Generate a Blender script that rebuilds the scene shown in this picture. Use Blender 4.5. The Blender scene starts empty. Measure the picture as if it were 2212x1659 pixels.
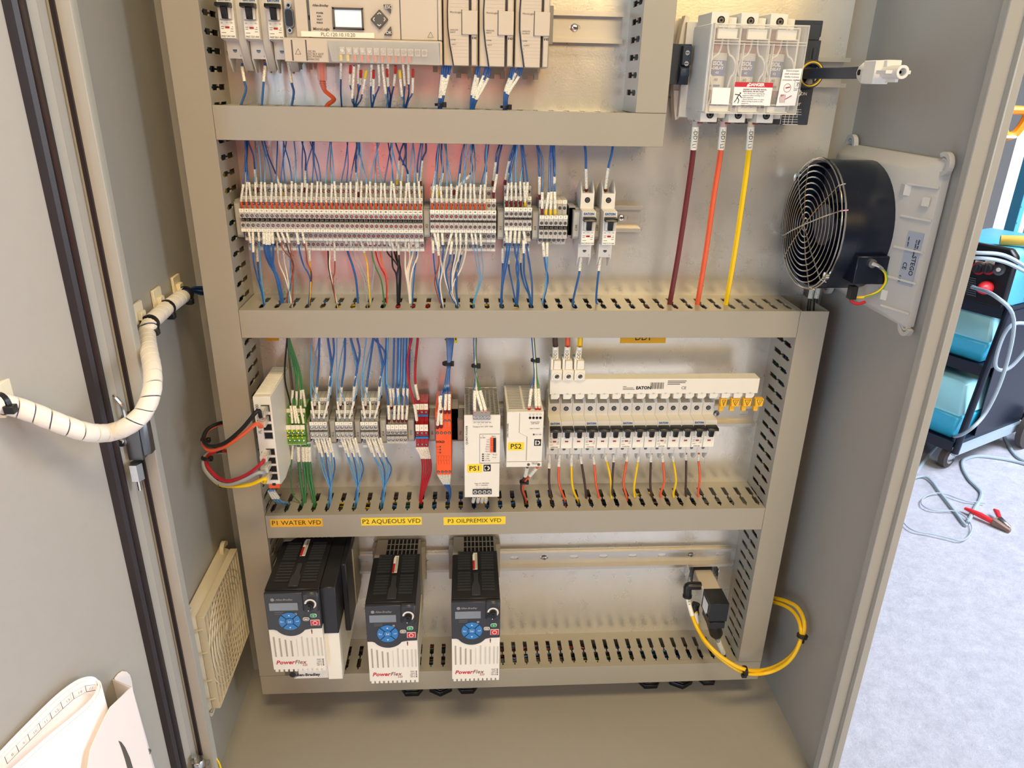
import bpy, bmesh, math, random
from mathutils import Vector, Matrix
random.seed(7)
C = bpy.context.scene.collection
PI = math.pi
# ---------------------------------------------------------------- camera
CAM = Vector((0.3323, -1.0047, 0.9312)); FOC = 1576.19
RT = Vector((0.99798, -0.06051, 0.02010)); FW = Vector((0.06361, 0.92094, -0.38445)); UP = Vector((0.00474, 0.38496, 0.92292))
cd = bpy.data.cameras.new('camera'); co = bpy.data.objects.new('camera', cd); C.objects.link(co)
cd.sensor_fit = 'HORIZONTAL'; cd.sensor_width = 36.0; cd.lens = FOC / 2212 * 36.0; cd.clip_start = 0.02; cd.clip_end = 60
co.matrix_world = Matrix(((RT.x, UP.x, -FW.x, CAM.x), (RT.y, UP.y, -FW.y, CAM.y), (RT.z, UP.z, -FW.z, CAM.z), (0, 0, 0, 1)))
bpy.context.scene.camera = co
# ---------------------------------------------------------------- world, lights, exposure
sc = bpy.context.scene
sc.view_settings.view_transform = 'Standard'; sc.view_settings.look = 'None'
sc.view_settings.gamma = 1.0; sc.view_settings.use_curve_mapping = False
sc.view_settings.exposure = -1.06
w = bpy.data.worlds.new('world'); sc.world = w; w.use_nodes = True
bg = w.node_tree.nodes['Background']; bg.inputs[0].default_value = (0.92, 0.94, 1.0, 1); bg.inputs[1].default_value = 0.13
def area(name, loc, target, sx, sy, power, col, spread=180):
    l = bpy.data.lights.new(name, 'AREA'); l.shape = 'RECTANGLE'; l.size = sx; l.size_y = sy; l.energy = power; l.color = col; l.spread = math.radians(spread)
    o = bpy.data.objects.new(name, l); C.objects.link(o); o.location = loc
    d = Vector(target) - Vector(loc); o.rotation_euler = d.to_track_quat('-Z', 'Y').to_euler(); return o
area('warm_overhead_light', (1.9, -5.0, 2.5), (0.4, 0, 0.10), 2.0, 1.0, 165, (1.0, 0.68, 0.27))
area('warm_overhead_light', (0.60, -1.5, 2.9), (0.4, -.1, 0.2), 1.0, 0.4, 92, (1.0, 0.77, 0.42))
area('warm_overhead_light', (-0.7, 0.7, 3.0), (0.0, -1.5, 0.5), 1.0, 0.5, 270, (1.0, 0.92, 0.78), 50)  # added fill light aimed at the person, brightens the shirt's reflection in the plate
area('open_shop_door_daylight', (-3.4, -5.6, 1.1), (0.5, 0, 0.3), 3.0, 2.4, 430, (0.50, 0.76, 1.0))
area('side_opening_daylight', (6.2, -1.3, 1.2), (0.0, -0.8, 0.5), 2.6, 2.4, 330, (0.84, 0.91, 1.0))
area('daylight_from_yard', (4.6, 0.6, 3.6), (2.7, 1.8, -0.75), 2.6, 2.4, 950, (0.80, 0.86, 1.0))
area('daylight_behind', (0.6, -5.6, 3.2), (0.4, -4.2, -0.75), 3.0, 2.0, 150, (0.92, 0.95, 1.0))

# ---------------------------------------------------------------- geometry helpers
def ray(px, py): return RT * ((px - 1106) / FOC) + FW + UP * ((829.5 - py) / FOC)
def at(px, py, ax, v):
    """the point where the line of sight through a photo pixel meets a real plane (axis x, y or z at v)"""
    r = ray(px, py); i = 'xyz'.index(ax); return CAM + r * ((v - CAM[i]) / r[i])
def Y(px, py, y): return at(px, py, 'y', y)
def lerp(a, b, t): return a + (b - a) * t
def frame_of(t):
    t = t.normalized(); n = t.cross(Vector((0, 1, 0)))
    if n.length < 0.2: n = t.cross(Vector((1, 0, 0)))
    n.normalize(); return n, t.cross(n)
def spline(pts, n=6):
    P = [Vector(p) for p in pts]
    if len(P) < 3: n2 = 2; return [P[0].lerp(P[-1], i / n2) for i in range(n2 + 1)]
    Q = [P[0] * 2 - P[1]] + P + [P[-1] * 2 - P[-2]]; out = []
    for i in range(1, len(Q) - 2):
        a, b, c, d = Q[i - 1:i + 3]
        for k in range(n):
            t = k / n; out.append(0.5 * ((2 * b) + (c - a) * t + (2 * a - 5 * b + 4 * c - d) * t * t + (3 * b - 3 * c + d - a) * t ** 3))
    out.append(P[-1]); return out
def sub_path(path, a, b):
    """the stretch of a polyline between two fractions of its length"""
    L = [0.0]
    for i in range(1, len(path)): L.append(L[-1] + (path[i] - path[i - 1]).length)
    T = L[-1]; a *= T; b *= T; out = []
    def pt(s):
        for i in range(1, len(path)):
            if L[i] >= s: return path[i - 1].lerp(path[i], (s - L[i - 1]) / max(1e-9, L[i] - L[i - 1]))
        return path[-1]
    out.append(pt(a))
    for i in range(len(path)):
        if a + 1e-5 < L[i] < b - 1e-5: out.append(path[i])
    out.append(pt(b)); return out
class MB:
    def __init__(s): s.v = []; s.f = []; s.m = []; s.c = 0
    def mat(s, i): s.c = i; return s
    def add(s, vs, fs):
        o = len(s.v); s.v += [Vector(v) for v in vs]
        for f in fs: s.f.append([o + i for i in f]); s.m.append(s.c)
        return s
    def box(s, x0, x1, y0, y1, z0, z1):
        x0, x1 = sorted((x0, x1)); y0, y1 = sorted((y0, y1)); z0, z1 = sorted((z0, z1))
        return s.add([(x0, y0, z0), (x1, y0, z0), (x1, y1, z0), (x0, y1, z0), (x0, y0, z1), (x1, y0, z1), (x1, y1, z1), (x0, y1, z1)],
                     [(0, 3, 2, 1), (4, 5, 6, 7), (0, 1, 5, 4), (1, 2, 6, 5), (2, 3, 7, 6), (3, 0, 4, 7)])
    def hexa(s, a, b):
        """two matching quads joined into a block (a = back four, b = front four)"""
        return s.add(list(a) + list(b), [(0, 1, 2, 3), (7, 6, 5, 4), (0, 4, 5, 1), (1, 5, 6, 2), (2, 6, 7, 3), (3, 7, 4, 0)])
    def prism(s, pts, ax, a0, a1):
        """polygon in the plane normal to ax, extruded from a0 to a1. x: (y,z)  y: (x,z)  z: (x,y)"""
        def P(p, a): return {'x': (a, p[0], p[1]), 'y': (p[0], a, p[1]), 'z': (p[0], p[1], a)}[ax]
        n = len(pts); vs = [P(p, a0) for p in pts] + [P(p, a1) for p in pts]
        return s.add(vs, [tuple(range(n)), tuple(range(2 * n - 1, n - 1, -1))] + [(i, i + n, (i + 1) % n + n, (i + 1) % n) for i in range(n)])
    def tube(s, path, r, seg=8, caps=True, closed=False):
        path = [Vector(p) for p in path]; n = len(path); rr = r if isinstance(r, (list, tuple)) else [r] * n; vs = []; fs = []
        N = None
        for i, p in enumerate(path):
            t = (path[(i + 1) % n] - path[i - 1]) if closed else (path[min(i + 1, n - 1)] - path[max(i - 1, 0)])
            if t.length < 1e-9: t = Vector((0, 0, 1))
            t.normalize()
            if N is None: N, B = frame_of(t)
            else:
                N = (N - t * N.dot(t))
                if N.length < 1e-6: N, B = frame_of(t)
                N.normalize(); B = t.cross(N)
            for k in range(seg):
                a = 2 * PI * k / seg; vs.append(p + (N * math.cos(a) + B * math.sin(a)) * rr[i])
        for i in range(n if closed else n - 1):
            j = (i + 1) % n
            for k in range(seg): fs.append((i * seg + k, i * seg + (k + 1) % seg, j * seg + (k + 1) % seg, j * seg + k))
        if caps and not closed: fs.append(tuple(range(seg - 1, -1, -1))); fs.append(tuple((n - 1) * seg + k for k in range(seg)))
        return s.add(vs, fs)
    def cyl(s, a, b, r, seg=12, r2=None): return s.tube([a, b], [r, r if r2 is None else r2], seg)
    def lathe(s, o, ax, prof, seg=24, caps=True):
        """profile [(radius, distance along ax)] turned about ax through o"""
        o = Vector(o); ax = Vector(ax).normalized(); N, B = frame_of(ax); vs = []; fs = []
        for r, h in prof:
            for k in range(seg):
                a = 2 * PI * k / seg; vs.append(o + ax * h + (N * math.cos(a) + B * math.sin(a)) * r)
        for i in range(len(prof) - 1):
            for k in range(seg): fs.append((i * seg + k, i * seg + (k + 1) % seg, (i + 1) * seg + (k + 1) % seg, (i + 1) * seg + k))
        if caps: fs.append(tuple(range(seg - 1, -1, -1))); fs.append(tuple((len(prof) - 1) * seg + k for k in range(seg)))
        return s.add(vs, fs)
    def slab(s, u0, u1, w0, w1, holes, fn, th):
        """a flat strip (u along, w across) with real holes. holes: [(u centre, [(w, half width)...])]; fn(u,w,t)->point"""
        prev = u0; cells = []
        for i, (uc, pr) in enumerate(holes):
            nxt = (uc + holes[i + 1][0]) / 2 if i + 1 < len(holes) else u1
            cells.append((prev, nxt, uc, pr)); prev = nxt
        def q(a, b, c, d):
            o = len(s.v); s.v += [Vector(fn(*p, t)) for t in (0, th) for p in (a, b, c, d)]
            s.f += [[o, o + 1, o + 2, o + 3], [o + 7, o + 6, o + 5, o + 4]]; s.m += [s.c, s.c]
        def rim(a, b):
            o = len(s.v); s.v += [Vector(fn(*p, t)) for p, t in ((a, 0), (b, 0), (b, th), (a, th))]; s.f.append([o, o + 1, o + 2, o + 3]); s.m.append(s.c)
        if not cells: q((u0, w0), (u1, w0), (u1, w1), (u0, w1))
        for a, b, uc, pr in cells:
            ws = [p[0] for p in pr]
            q((a, w0), (b, w0), (b, ws[0]), (a, ws[0])); q((a, ws[-1]), (b, ws[-1]), (b, w1), (a, w1))
            for (wa, ha), (wb, hb) in zip(pr, pr[1:]):
                if wb - wa > 1e-7:
                    q((a, wa), (uc - ha, wa), (uc - hb, wb), (a, wb)); q((uc + ha, wa), (b, wa), (b, wb), (uc + hb, wb))
                rim((uc - ha, wa), (uc - hb, wb)); rim((uc + ha, wa), (uc + hb, wb))
            rim((uc - pr[0][1], ws[0]), (uc + pr[0][1], ws[0])); rim((uc - pr[-1][1], ws[-1]), (uc + pr[-1][1], ws[-1]))
        rim((u0, w0), (u1, w0)); rim((u0, w1), (u1, w1)); rim((u0, w0), (u0, w1)); rim((u1, w0), (u1, w1)); return s
    def mesh(s, name, mats, org=Vector((0, 0, 0)), bevel=0, smooth=False):
        me = bpy.data.meshes.new(name); me.from_pydata([tuple(v - org) for v in s.v], [], s.f)
        for m in (mats if isinstance(mats, (list, tuple)) else [mats]): me.materials.append(MT[m] if isinstance(m, str) else m)
        me.polygons.foreach_set('material_index', s.m)
        bm = bmesh.new(); bm.from_mesh(me)
        if not smooth or bevel: bmesh.ops.remove_doubles(bm, verts=bm.verts, dist=1e-6)
        bmesh.ops.recalc_face_normals(bm, faces=bm.faces)
        if bevel:
            es = [e for e in bm.edges if len(e.link_faces) == 2 and e.calc_face_angle(0) > 0.6]
            bmesh.ops.bevel(bm, geom=es, offset=bevel, segments=1, affect='EDGES', clamp_overlap=True)
        bm.to_mesh(me); bm.free()
        if smooth or bevel: me.shade_smooth(); me.set_sharp_from_angle(angle=0.75)
        return me
    def build(s, name, mats, parent=None, bevel=0, smooth=False):
        org = origin(parent) if parent else Vector((0, 0, 0))
        return link(name, s.mesh(name, mats, org, bevel, smooth), parent)
def origin(o):
    p = Vector((0, 0, 0))
    while o is not None: p += o.location; o = o.parent
    return p
def link(name, data, parent=None):
    o = bpy.data.objects.new(name, data); C.objects.link(o)
    if parent: o.parent = parent
    return o
def tag(o, label=None, cat=None, group=None, kind=None):
    if label: o['label'] = label
    if cat: o['category'] = cat
    if group: o['group'] = group
    if kind: o['kind'] = kind
    return o
def thing(name, loc, label, cat, group=None):
    o = bpy.data.objects.new(name, None); C.objects.link(o); o.location = Vector(loc); o.empty_display_size = 0.01
    return tag(o, label, cat, group)
def copy_tree(o, parent=None, loc=None, label=None):
    c = o.copy(); C.objects.link(c)
    if parent: c.parent = parent
    if loc is not None: c.location = Vector(loc)
    if label: c['label'] = label
    for ch in list(o.children): copy_tree(ch, c)
    return c
_tx = {}
def txt(s, pos, size, mat, parent, xd=(1, 0, 0), ud=(0, 0, 1), align='CENTER', bold=0, name='lettering', squeeze=1.0, shear=0):
    """flat print: thin letters lying on a surface. xd = reading direction, ud = up of the letters"""
    key = (s, size, mat, align, bold, squeeze, shear)
    if key not in _tx:
        cu = bpy.data.curves.new('lettering', 'FONT'); cu.body = s; cu.size = size; cu.align_x = align; cu.align_y = 'CENTER'
        cu.resolution_u = 2; cu.offset = bold; cu.extrude = 0.00004; cu.shear = shear
        to = bpy.data.objects.new('lettering', cu); me = bpy.data.meshes.new_from_object(to); bpy.data.objects.remove(to)
        me.materials.clear(); me.materials.append(MT[mat]); me.name = 'lettering'
        if squeeze != 1.0:
            for v in me.vertices: v.co.x *= squeeze
        _tx[key] = me
    o = link(name, _tx[key], parent); X = Vector(xd).normalized(); U = Vector(ud); U = (U - X * U.dot(X)).normalized(); N = X.cross(U)
    p = Vector(pos) + N * 0.00012 - origin(parent)
    o.matrix_local = Matrix(((X.x, U.x, N.x, p.x), (X.y, U.y, N.y, p.y), (X.z, U.z, N.z, p.z), (0, 0, 0, 1))); return o

# ---------------------------------------------------------------- materials
MT = {}
def lin(h):
    h = h.lstrip('#'); c = [int(h[i:i + 2], 16) / 255 for i in (0, 2, 4)]
    return tuple((x / 12.92 if x <= 0.04045 else ((x + 0.055) / 1.055) ** 2.4) for x in c) + (1,)
def mk(name, col, rough=0.5, metal=0.0, spec=0.5, trans=0.0, emit=0.0, nz=0.06, nscale=60.0, bump=0.0, bscale=400.0, alpha=1.0, ior=1.45, coat=0):
    m = bpy.data.materials.new(name); m.use_nodes = True; nt = m.node_tree; b = nt.nodes['Principled BSDF']; c = lin(col)
    b.inputs['Roughness'].default_value = rough; b.inputs['Metallic'].default_value = metal
    b.inputs['Specular IOR Level'].default_value = spec; b.inputs['Transmission Weight'].default_value = trans; b.inputs['IOR'].default_value = ior
    b.inputs['Alpha'].default_value = alpha; b.inputs['Coat Weight'].default_value = coat
    tc = nt.nodes.new('ShaderNodeTexCoord'); n = nt.nodes.new('ShaderNodeTexNoise'); n.inputs['Scale'].default_value = nscale; n.inputs['Detail'].default_value = 4
    nt.links.new(tc.outputs['Object'], n.inputs['Vector'])
    mx = nt.nodes.new('ShaderNodeMix'); mx.data_type = 'RGBA'
    mx.inputs[6].default_value = tuple(x * (1 - nz) for x in c[:3]) + (1,); mx.inputs[7].default_value = tuple(min(1, x * (1 + nz)) for x in c[:3]) + (1,)
    nt.links.new(n.outputs['Fac'], mx.inputs[0]); nt.links.new(mx.outputs[2], b.inputs['Base Color'])
    if emit: b.inputs['Emission Color'].default_value = c; b.inputs['Emission Strength'].default_value = emit
    if bump:
        n2 = nt.nodes.new('ShaderNodeTexNoise'); n2.inputs['Scale'].default_value = bscale; n2.inputs['Detail'].default_value = 3
        nt.links.new(tc.outputs['Object'], n2.inputs['Vector'])
        bp = nt.nodes.new('ShaderNodeBump'); bp.inputs['Strength'].default_value = bump; bp.inputs['Distance'].default_value = 0.0006
        nt.links.new(n2.outputs['Fac'], bp.inputs['Height']); nt.links.new(bp.outputs['Normal'], b.inputs['Normal'])
    MT[name] = m; return m
mk('cabinet', '#A5A29A', 0.42, bump=0.05, bscale=900, nz=0.03)
mk('cabinet_white', '#ADABA2', 0.45, nz=0.03)
mk('gasket', '#2B2426', 0.38, nz=0.15, bump=0.2, bscale=150)
mk('duct', '#9F998B', 0.36, nz=0.025, nscale=12)
mk('aluminium', '#C9C5BC', 0.34, 0.75, nz=0.05, nscale=25)
mk('steel', '#CFCFCD', 0.22, 1.0, nz=0.08)
mk('zinc_dark', '#707274', 0.35, 0.9)
mk('cream', '#E4DFD2', 0.42, nz=0.02)
mk('breaker', '#DEDAD0', 0.40, nz=0.02)
mk('breaker_shade', '#C3BFB6', 0.45, nz=0.03)
mk('terminal', '#B4B2AD', 0.45, nz=0.04)
mk('terminal_dark', '#8E8C88', 0.5, nz=0.04)
mk('marker', '#EFEBDC', 0.5, nz=0.02)
mk('black', '#17181B', 0.35, nz=0.1)
mk('ink', '#14151A', 0.6, nz=0.0)
mk('grey_ink', '#5A5853', 0.6, nz=0.0)
mk('hole', '#08090B', 0.8, nz=0.0)
mk('red', '#B3261F', 0.4); mk('dark_red', '#6E1A1C', 0.4); mk('ferrule_red', '#D8552F', 0.4); mk('yellow', '#E6C62C', 0.4)
mk('sleeve', '#F1ECDA', 0.45, nz=0.02)
mk('blue_wire', '#2E5E9E', 0.34, nz=0.12, nscale=300, coat=0.15); mk('light_blue_wire', '#5F9CC9', 0.34, nz=0.1, nscale=300)
mk('dark_blue_wire', '#24407C', 0.34, nz=0.12, nscale=300)
mk('black_wire', '#1B1A1C', 0.35); mk('brown_wire', '#46322E', 0.4); mk('red_wire', '#A9202C', 0.36); mk('orange_wire', '#E0603C', 0.36)
mk('yellow_wire', '#EDC419', 0.34); mk('green_wire', '#3F7A4A', 0.4); mk('white_wire', '#E3DACB', 0.4); mk('grey_wire', '#9AA2A6', 0.4)
mk('maroon_wire', '#6B2A2C', 0.34); mk('red_brown_wire', '#9B4A38', 0.4)
mk('plc', '#C8BBA8', 0.45, nz=0.02); mk('plc_dark', '#55504B', 0.5); mk('label_paper', '#F3EBD6', 0.55, nz=0.02)
mk('yellow_tape', '#F2D22E', 0.45, nz=0.02); mk('amber_tape', '#EDB52A', 0.45, nz=0.02)
mk('relay_orange', '#EF5A24', 0.4, nz=0.03); mk('blue', '#2E76B8', 0.4, nz=0.03); mk('white', '#F0EEEA', 0.5, nz=0.01)
mk('terminal_red', '#A02028', 0.4); mk('terminal_green', '#5E9A34', 0.4); mk('terminal_yellow', '#E2CF2A', 0.4)
mk('drive_black', '#1E1F23', 0.38, nz=0.05); mk('drive_grey', '#33353A', 0.35, nz=0.04); mk('drive_beige', '#A39C8A', 0.45)
mk('display_grey', '#7F8790', 0.25); mk('button_green', '#2F9E63', 0.4); mk('button_red', '#C2283A', 0.4)
mk('lcd', '#DCEBF2', 0.3, emit=0.35, nz=0.02)
mk('fan_black', '#101726', 0.28, nz=0.05); mk('fan_white', '#C4C1BB', 0.45, nz=0.02); mk('filter_cream', '#D2C7AE', 0.5, nz=0.03)
mk('fan_label', '#9AA2B0', 0.4); mk('harness', '#EDE6DA', 0.32, nz=0.03, nscale=20); mk('mount', '#E9DFC4', 0.45)
mk('paper', '#F1ECEE', 0.7, nz=0.01); mk('pocket', '#E9E1DC', 0.4, nz=0.01)
mk('copper', '#A85A42', 0.35, 0.6); mk('fuse_blue', '#3D5AA0', 0.4); mk('switch_navy', '#2B3442', 0.42)
mk('logo_blue', '#1F5FA8', 0.5, nz=0)
mk('cart_black', '#1B2233', 0.35, nz=0.15); mk('cyan', '#3FC0EA', 0.3, nz=0.1, nscale=8); mk('cyan_pale', '#9FE0F0', 0.3, nz=0.1, nscale=8)
mk('machine_blue', '#57B4DC', 0.4, nz=0.12, nscale=12); mk('orange_plastic', '#F0961E', 0.4); mk('pillar', '#F4F4F2', 0.6, nz=0.04)
mk('cable_grey', '#A9BBC8', 0.4); mk('clamp_red', '#F0343A', 0.35); mk('rust', '#8C7268', 0.6, 0.3, nz=0.25, nscale=120); mk('yellow_dust', '#D8B24A', 0.6, nz=0.2, nscale=30)
mk('shirt_red', '#E2322C', 0.8); mk('denim', '#2C3A52', 0.85); mk('skin', '#C9957A', 0.6); mk('hard_hat', '#F2F1EC', 0.35); mk('hair', '#3A2A20', 0.7)
mk('rubber', '#4A4442', 0.7, nz=0.2, nscale=40); mk('tubing_yellow', '#F4C21A', 0.22, nz=0.02)
# clear plastic covers
for nm, col, al in (('clear', '#F4EFE4', 0.16), ('clear_edge', '#FBF6EA', 0.42), ('clear_grey', '#BDB4A6', 0.45), ('clear_orange', '#F4A58E', 0.45)):
    mk(nm, col, 0.12, alpha=al, nz=0.0)
# sleeve with tiny print, galvanised sheet, floor, blocks
def nodes(name): 
    m = bpy.data.materials.new(name); m.use_nodes = True; MT[name] = m; nt = m.node_tree
    return nt, nt.nodes['Principled BSDF'], nt.nodes.new('ShaderNodeTexCoord')
nt, b, tc = nodes('sleeve_print')
vo = nt.nodes.new('ShaderNodeTexVoronoi'); vo.inputs['Scale'].default_value = 980; mp = nt.nodes.new('ShaderNodeMapping'); mp.inputs['Scale'].default_value = (1, 1, 0.8)
nt.links.new(tc.outputs['Object'], mp.inputs[0]); nt.links.new(mp.outputs[0], vo.inputs['Vector'])
cr = nt.nodes.new('ShaderNodeValToRGB'); cr.color_ramp.elements[0].position = 0.22; cr.color_ramp.elements[0].color = (0.05, 0.045, 0.04, 1); cr.color_ramp.elements[1].position = 0.33; cr.color_ramp.elements[1].color = lin('#F1ECDA')
nt.links.new(vo.outputs['Distance'], cr.inputs[0]); nt.links.new(cr.outputs[0], b.inputs['Base Color']); b.inputs['Roughness'].default_value = 0.45
nt, b, tc = nodes('galvanised')
n1 = nt.nodes.new('ShaderNodeTexNoise'); n1.inputs['Scale'].default_value = 26; n1.inputs['Detail'].default_value = 7; n1.inputs['Roughness'].default_value = 0.6
v1 = nt.nodes.new('ShaderNodeTexVoronoi'); v1.inputs['Scale'].default_value = 55
mp = nt.nodes.new('ShaderNodeMapping'); mp.inputs['Scale'].default_value = (1.3, 1, 0.9)
nt.links.new(tc.outputs['Object'], mp.inputs[0]); nt.links.new(mp.outputs[0], n1.inputs['Vector']); nt.links.new(tc.outputs['Object'], v1.inputs['Vector'])
mx = nt.nodes.new('ShaderNodeMix'); mx.data_type = 'RGBA'; mx.inputs[6].default_value = lin('#D6D2C8'); mx.inputs[7].default_value = lin('#E9E5DB')
nt.links.new(n1.outputs['Fac'], mx.inputs[0]); nt.links.new(mx.outputs[2], b.inputs['Base Color'])
b.inputs['Metallic'].default_value = 0.70
mr = nt.nodes.new('ShaderNodeMapRange'); mr.inputs['To Min'].default_value = 0.25; mr.inputs['To Max'].default_value = 0.31
nt.links.new(n1.outputs['Fac'], mr.inputs['Value']); nt.links.new(mr.outputs[0], b.inputs['Roughness'])
n2 = nt.nodes.new('ShaderNodeTexNoise'); n2.inputs['Scale'].default_value = 420; n2.inputs['Detail'].default_value = 3; nt.links.new(tc.outputs['Object'], n2.inputs['Vector'])
bp = nt.nodes.new('ShaderNodeBump'); bp.inputs['Strength'].default_value = 0.16; bp.inputs['Distance'].default_value = 0.0005
nt.links.new(n2.outputs['Fac'], bp.inputs['Height']); nt.links.new(bp.outputs[0], b.inputs['Normal'])
nt, b, tc = nodes('concrete')
n1 = nt.nodes.new('ShaderNodeTexNoise'); n1.inputs['Scale'].default_value = 22; n1.inputs['Detail'].default_value = 12; n1.inputs['Roughness'].default_value = 0.8
nt.links.new(tc.outputs['Object'], n1.inputs['Vector'])
cr = nt.nodes.new('ShaderNodeValToRGB'); cr.color_ramp.elements[0].position = 0.3; cr.color_ramp.elements[0].color = lin('#A9ABB6'); cr.color_ramp.elements[1].position = 0.7; cr.color_ramp.elements[1].color = lin('#CFD1DB')
nt.links.new(n1.outputs['Fac'], cr.inputs[0]); nt.links.new(cr.outputs[0], b.inputs['Base Color']); b.inputs['Roughness'].default_value = 0.8
n2 = nt.nodes.new('ShaderNodeTexNoise'); n2.inputs['Scale'].default_value = 90; n2.inputs['Detail'].default_value = 8; n2.inputs['Roughness'].default_value = 0.75; nt.links.new(tc.outputs['Object'], n2.inputs['Vector'])
bp = nt.nodes.new('ShaderNodeBump'); bp.inputs['Strength'].default_value = 0.8; bp.inputs['Distance'].default_value = 0.006
nt.links.new(n2.outputs['Fac'], bp.inputs['Height']); nt.links.new(bp.outputs[0], b.inputs['Normal'])
mk('block_wall', '#8F8E90', 0.85, nz=0.12, nscale=6, bump=0.5, bscale=60)
# ================================================================ LARGE STRUCTURE
# workshop floor and block wall far behind
o = MB().box(-3.5, 9, -5, 6.5, -0.85, -0.75).build('floor', 'concrete'); tag(o, kind='structure')
# block wall in courses, seen beyond the cabinet's right edge
wall = tag(MB().box(1.6, 9, 5.46, 5.6, -0.75, 3.2).build('wall_back', 'block_wall'), kind='structure')
blk = MB().box(-0.195, 0.195, -0.03, 0.0, -0.095, 0.095).mesh('block', 'block_wall', bevel=0.008)
for r in range(9):
    for c in range(5):
        b_ = link('block', blk, wall); b_.location = (4.0 + c * 0.4 + (0.2 if r % 2 else 0), 5.46, -0.65 + r * 0.2)
# ---------------------------------------------------------------- cabinet
XL, XR, YB, YF, ZB, ZT = -0.047, 0.866, 0.027, -0.25, -0.05, 1.62
cab = thing('electrical_cabinet', (0.41, -0.11, ZB), 'tall open grey metal control cabinet that holds all the wiring', 'cabinet')
MB().box(XL - 0.002, XR + 0.002, YB, YB + 0.002, ZB, ZT).build('back_panel', 'cabinet', cab)
MB().box(XL - 0.002, XL, YF, YB, ZB, ZT).build('side_panel', 'cabinet', cab)
MB().box(XR, XR + 0.002, YF, YB, ZB, ZT).build('side_panel', 'cabinet', cab)
MB().box(XL - 0.002, XR + 0.002, YF, YB, ZB - 0.002, ZB).build('bottom_panel', 'cabinet', cab)
MB().box(XL - 0.002, XR + 0.002, YF, YB, ZT, ZT + 0.002).build('top_panel', 'cabinet', cab)
MB().box(XL, XR, YF + 0.02, YB, -0.75, ZB - 0.002).build('plinth', 'cabinet', cab)
f = MB(); f.box(0.8535, 0.8715, YF - 0.002, YF, ZB - 0.002, ZT); f.box(0.8695, 0.8715, YF - 0.010, YF - 0.002, ZB - 0.002, ZT); f.box(0.8715, 0.8795, YF - 0.010, YF - 0.008, ZB - 0.002, ZT)
f.box(0.8535, 0.8550, YF, YF + 0.010, ZB, ZT); f.box(0.8775, 0.8795, YF - 0.008, YF + 0.02, ZB, ZT); f.build('front_flange', 'cabinet', cab, bevel=0.0006)
f = MB(); f.box(-0.0305, -0.0175, YF - 0.002, YF, ZB - 0.002, ZT); f.box(-0.0190, -0.0175, YF, YF + 0.012, ZB, ZT); f.box(XL, -0.0305, YF - 0.001, YF, ZB, ZT); f.build('front_flange', 'cabinet_white', cab, bevel=0.0006)
MB().box(-0.0345, -0.0303, YF - 0.0045, YF - 0.001, ZB, ZT).build('gap_shade_strip', 'gasket', cab)  # black strip stands in for the shade in the gap beside the door
# bare mounting plate
pl = MB().box(-0.003, 0.824, 0.0, 0.003, -0.012, 1.58).build('mounting_plate', 'galvanised', cab)
tag(pl, 'bare galvanised steel mounting plate')
for x in (0.06, 0.78):
    for z in (0.02, 1.5): MB().cyl((x, 0.003, z), (x, YB, z), 0.006, 10).build('standoff', 'steel', cab)
# ---------------------------------------------------------------- door, folded open towards the viewer on the left
AD = math.radians(25); DD = Vector((-math.sin(AD), -math.cos(AD), 0)); DN = Vector((math.cos(AD), -math.sin(AD), 0)); DH = Vector((-0.0345, -0.2545, 0))
def D(u, z, n=0.0): return DH + DD * u + DN * n + Vector((0, 0, z))
def onD(px, py, n=0.0):
    r = ray(px, py); t = (DH + DN * n - CAM).dot(DN) / r.dot(DN); p = CAM + r * t; return (p - DH).dot(DD), p.z
u1 = onD(78, 0)[0]; u2 = onD(48, 0)[0]; u3 = onD(2, 0)[0]
ZB2, ZT2 = -0.045, 1.61
def dpr(m, prof):   # cross-section in (u, n) pulled up the height of the door
    a = [D(u, ZB2, n) for u, n in prof]; b_ = [D(u, ZT2, n) for u, n in prof]; n_ = len(prof)
    m.add(a + b_, [tuple(range(n_)), tuple(range(2 * n_ - 1, n_ - 1, -1))] + [(i, (i + 1) % n_, (i + 1) % n_ + n_, i + n_) for i in range(n_)])
m = MB(); dpr(m, [(u1, 0.0), (0.86, 0.0), (0.86, -0.002), (u1, -0.002)]); dpr(m, [(0.0, -0.0035), (0.002, -0.0055), (u1 * 0.9, -0.0045), (u1, -0.002), (u1, 0.0), (u1 * 0.9, -0.0012)])
dpr(m, [(0.0, -0.0035), (0.0, -0.022), (0.0015, -0.022), (0.002, -0.0055)]); dpr(m, [(0.0, -0.022), (0.86, -0.022), (0.86, -0.0235), (0.0, -0.0235)])
door = m.build('door', 'cabinet', cab); tag(door, 'open grey cabinet door seen from inside')
m = MB(); dpr(m, [(u2, 0.0), (u2 + 0.002, 0.007), (lerp(u2, u3, .32), 0.009), (lerp(u2, u3, .45), 0.006), (lerp(u2, u3, .6), 0.009), (u3 - 0.003, 0.008), (u3, 0.0)])
m.build('gasket', 'gasket', door, smooth=True)
for i in range(1, 3): pass
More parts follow.
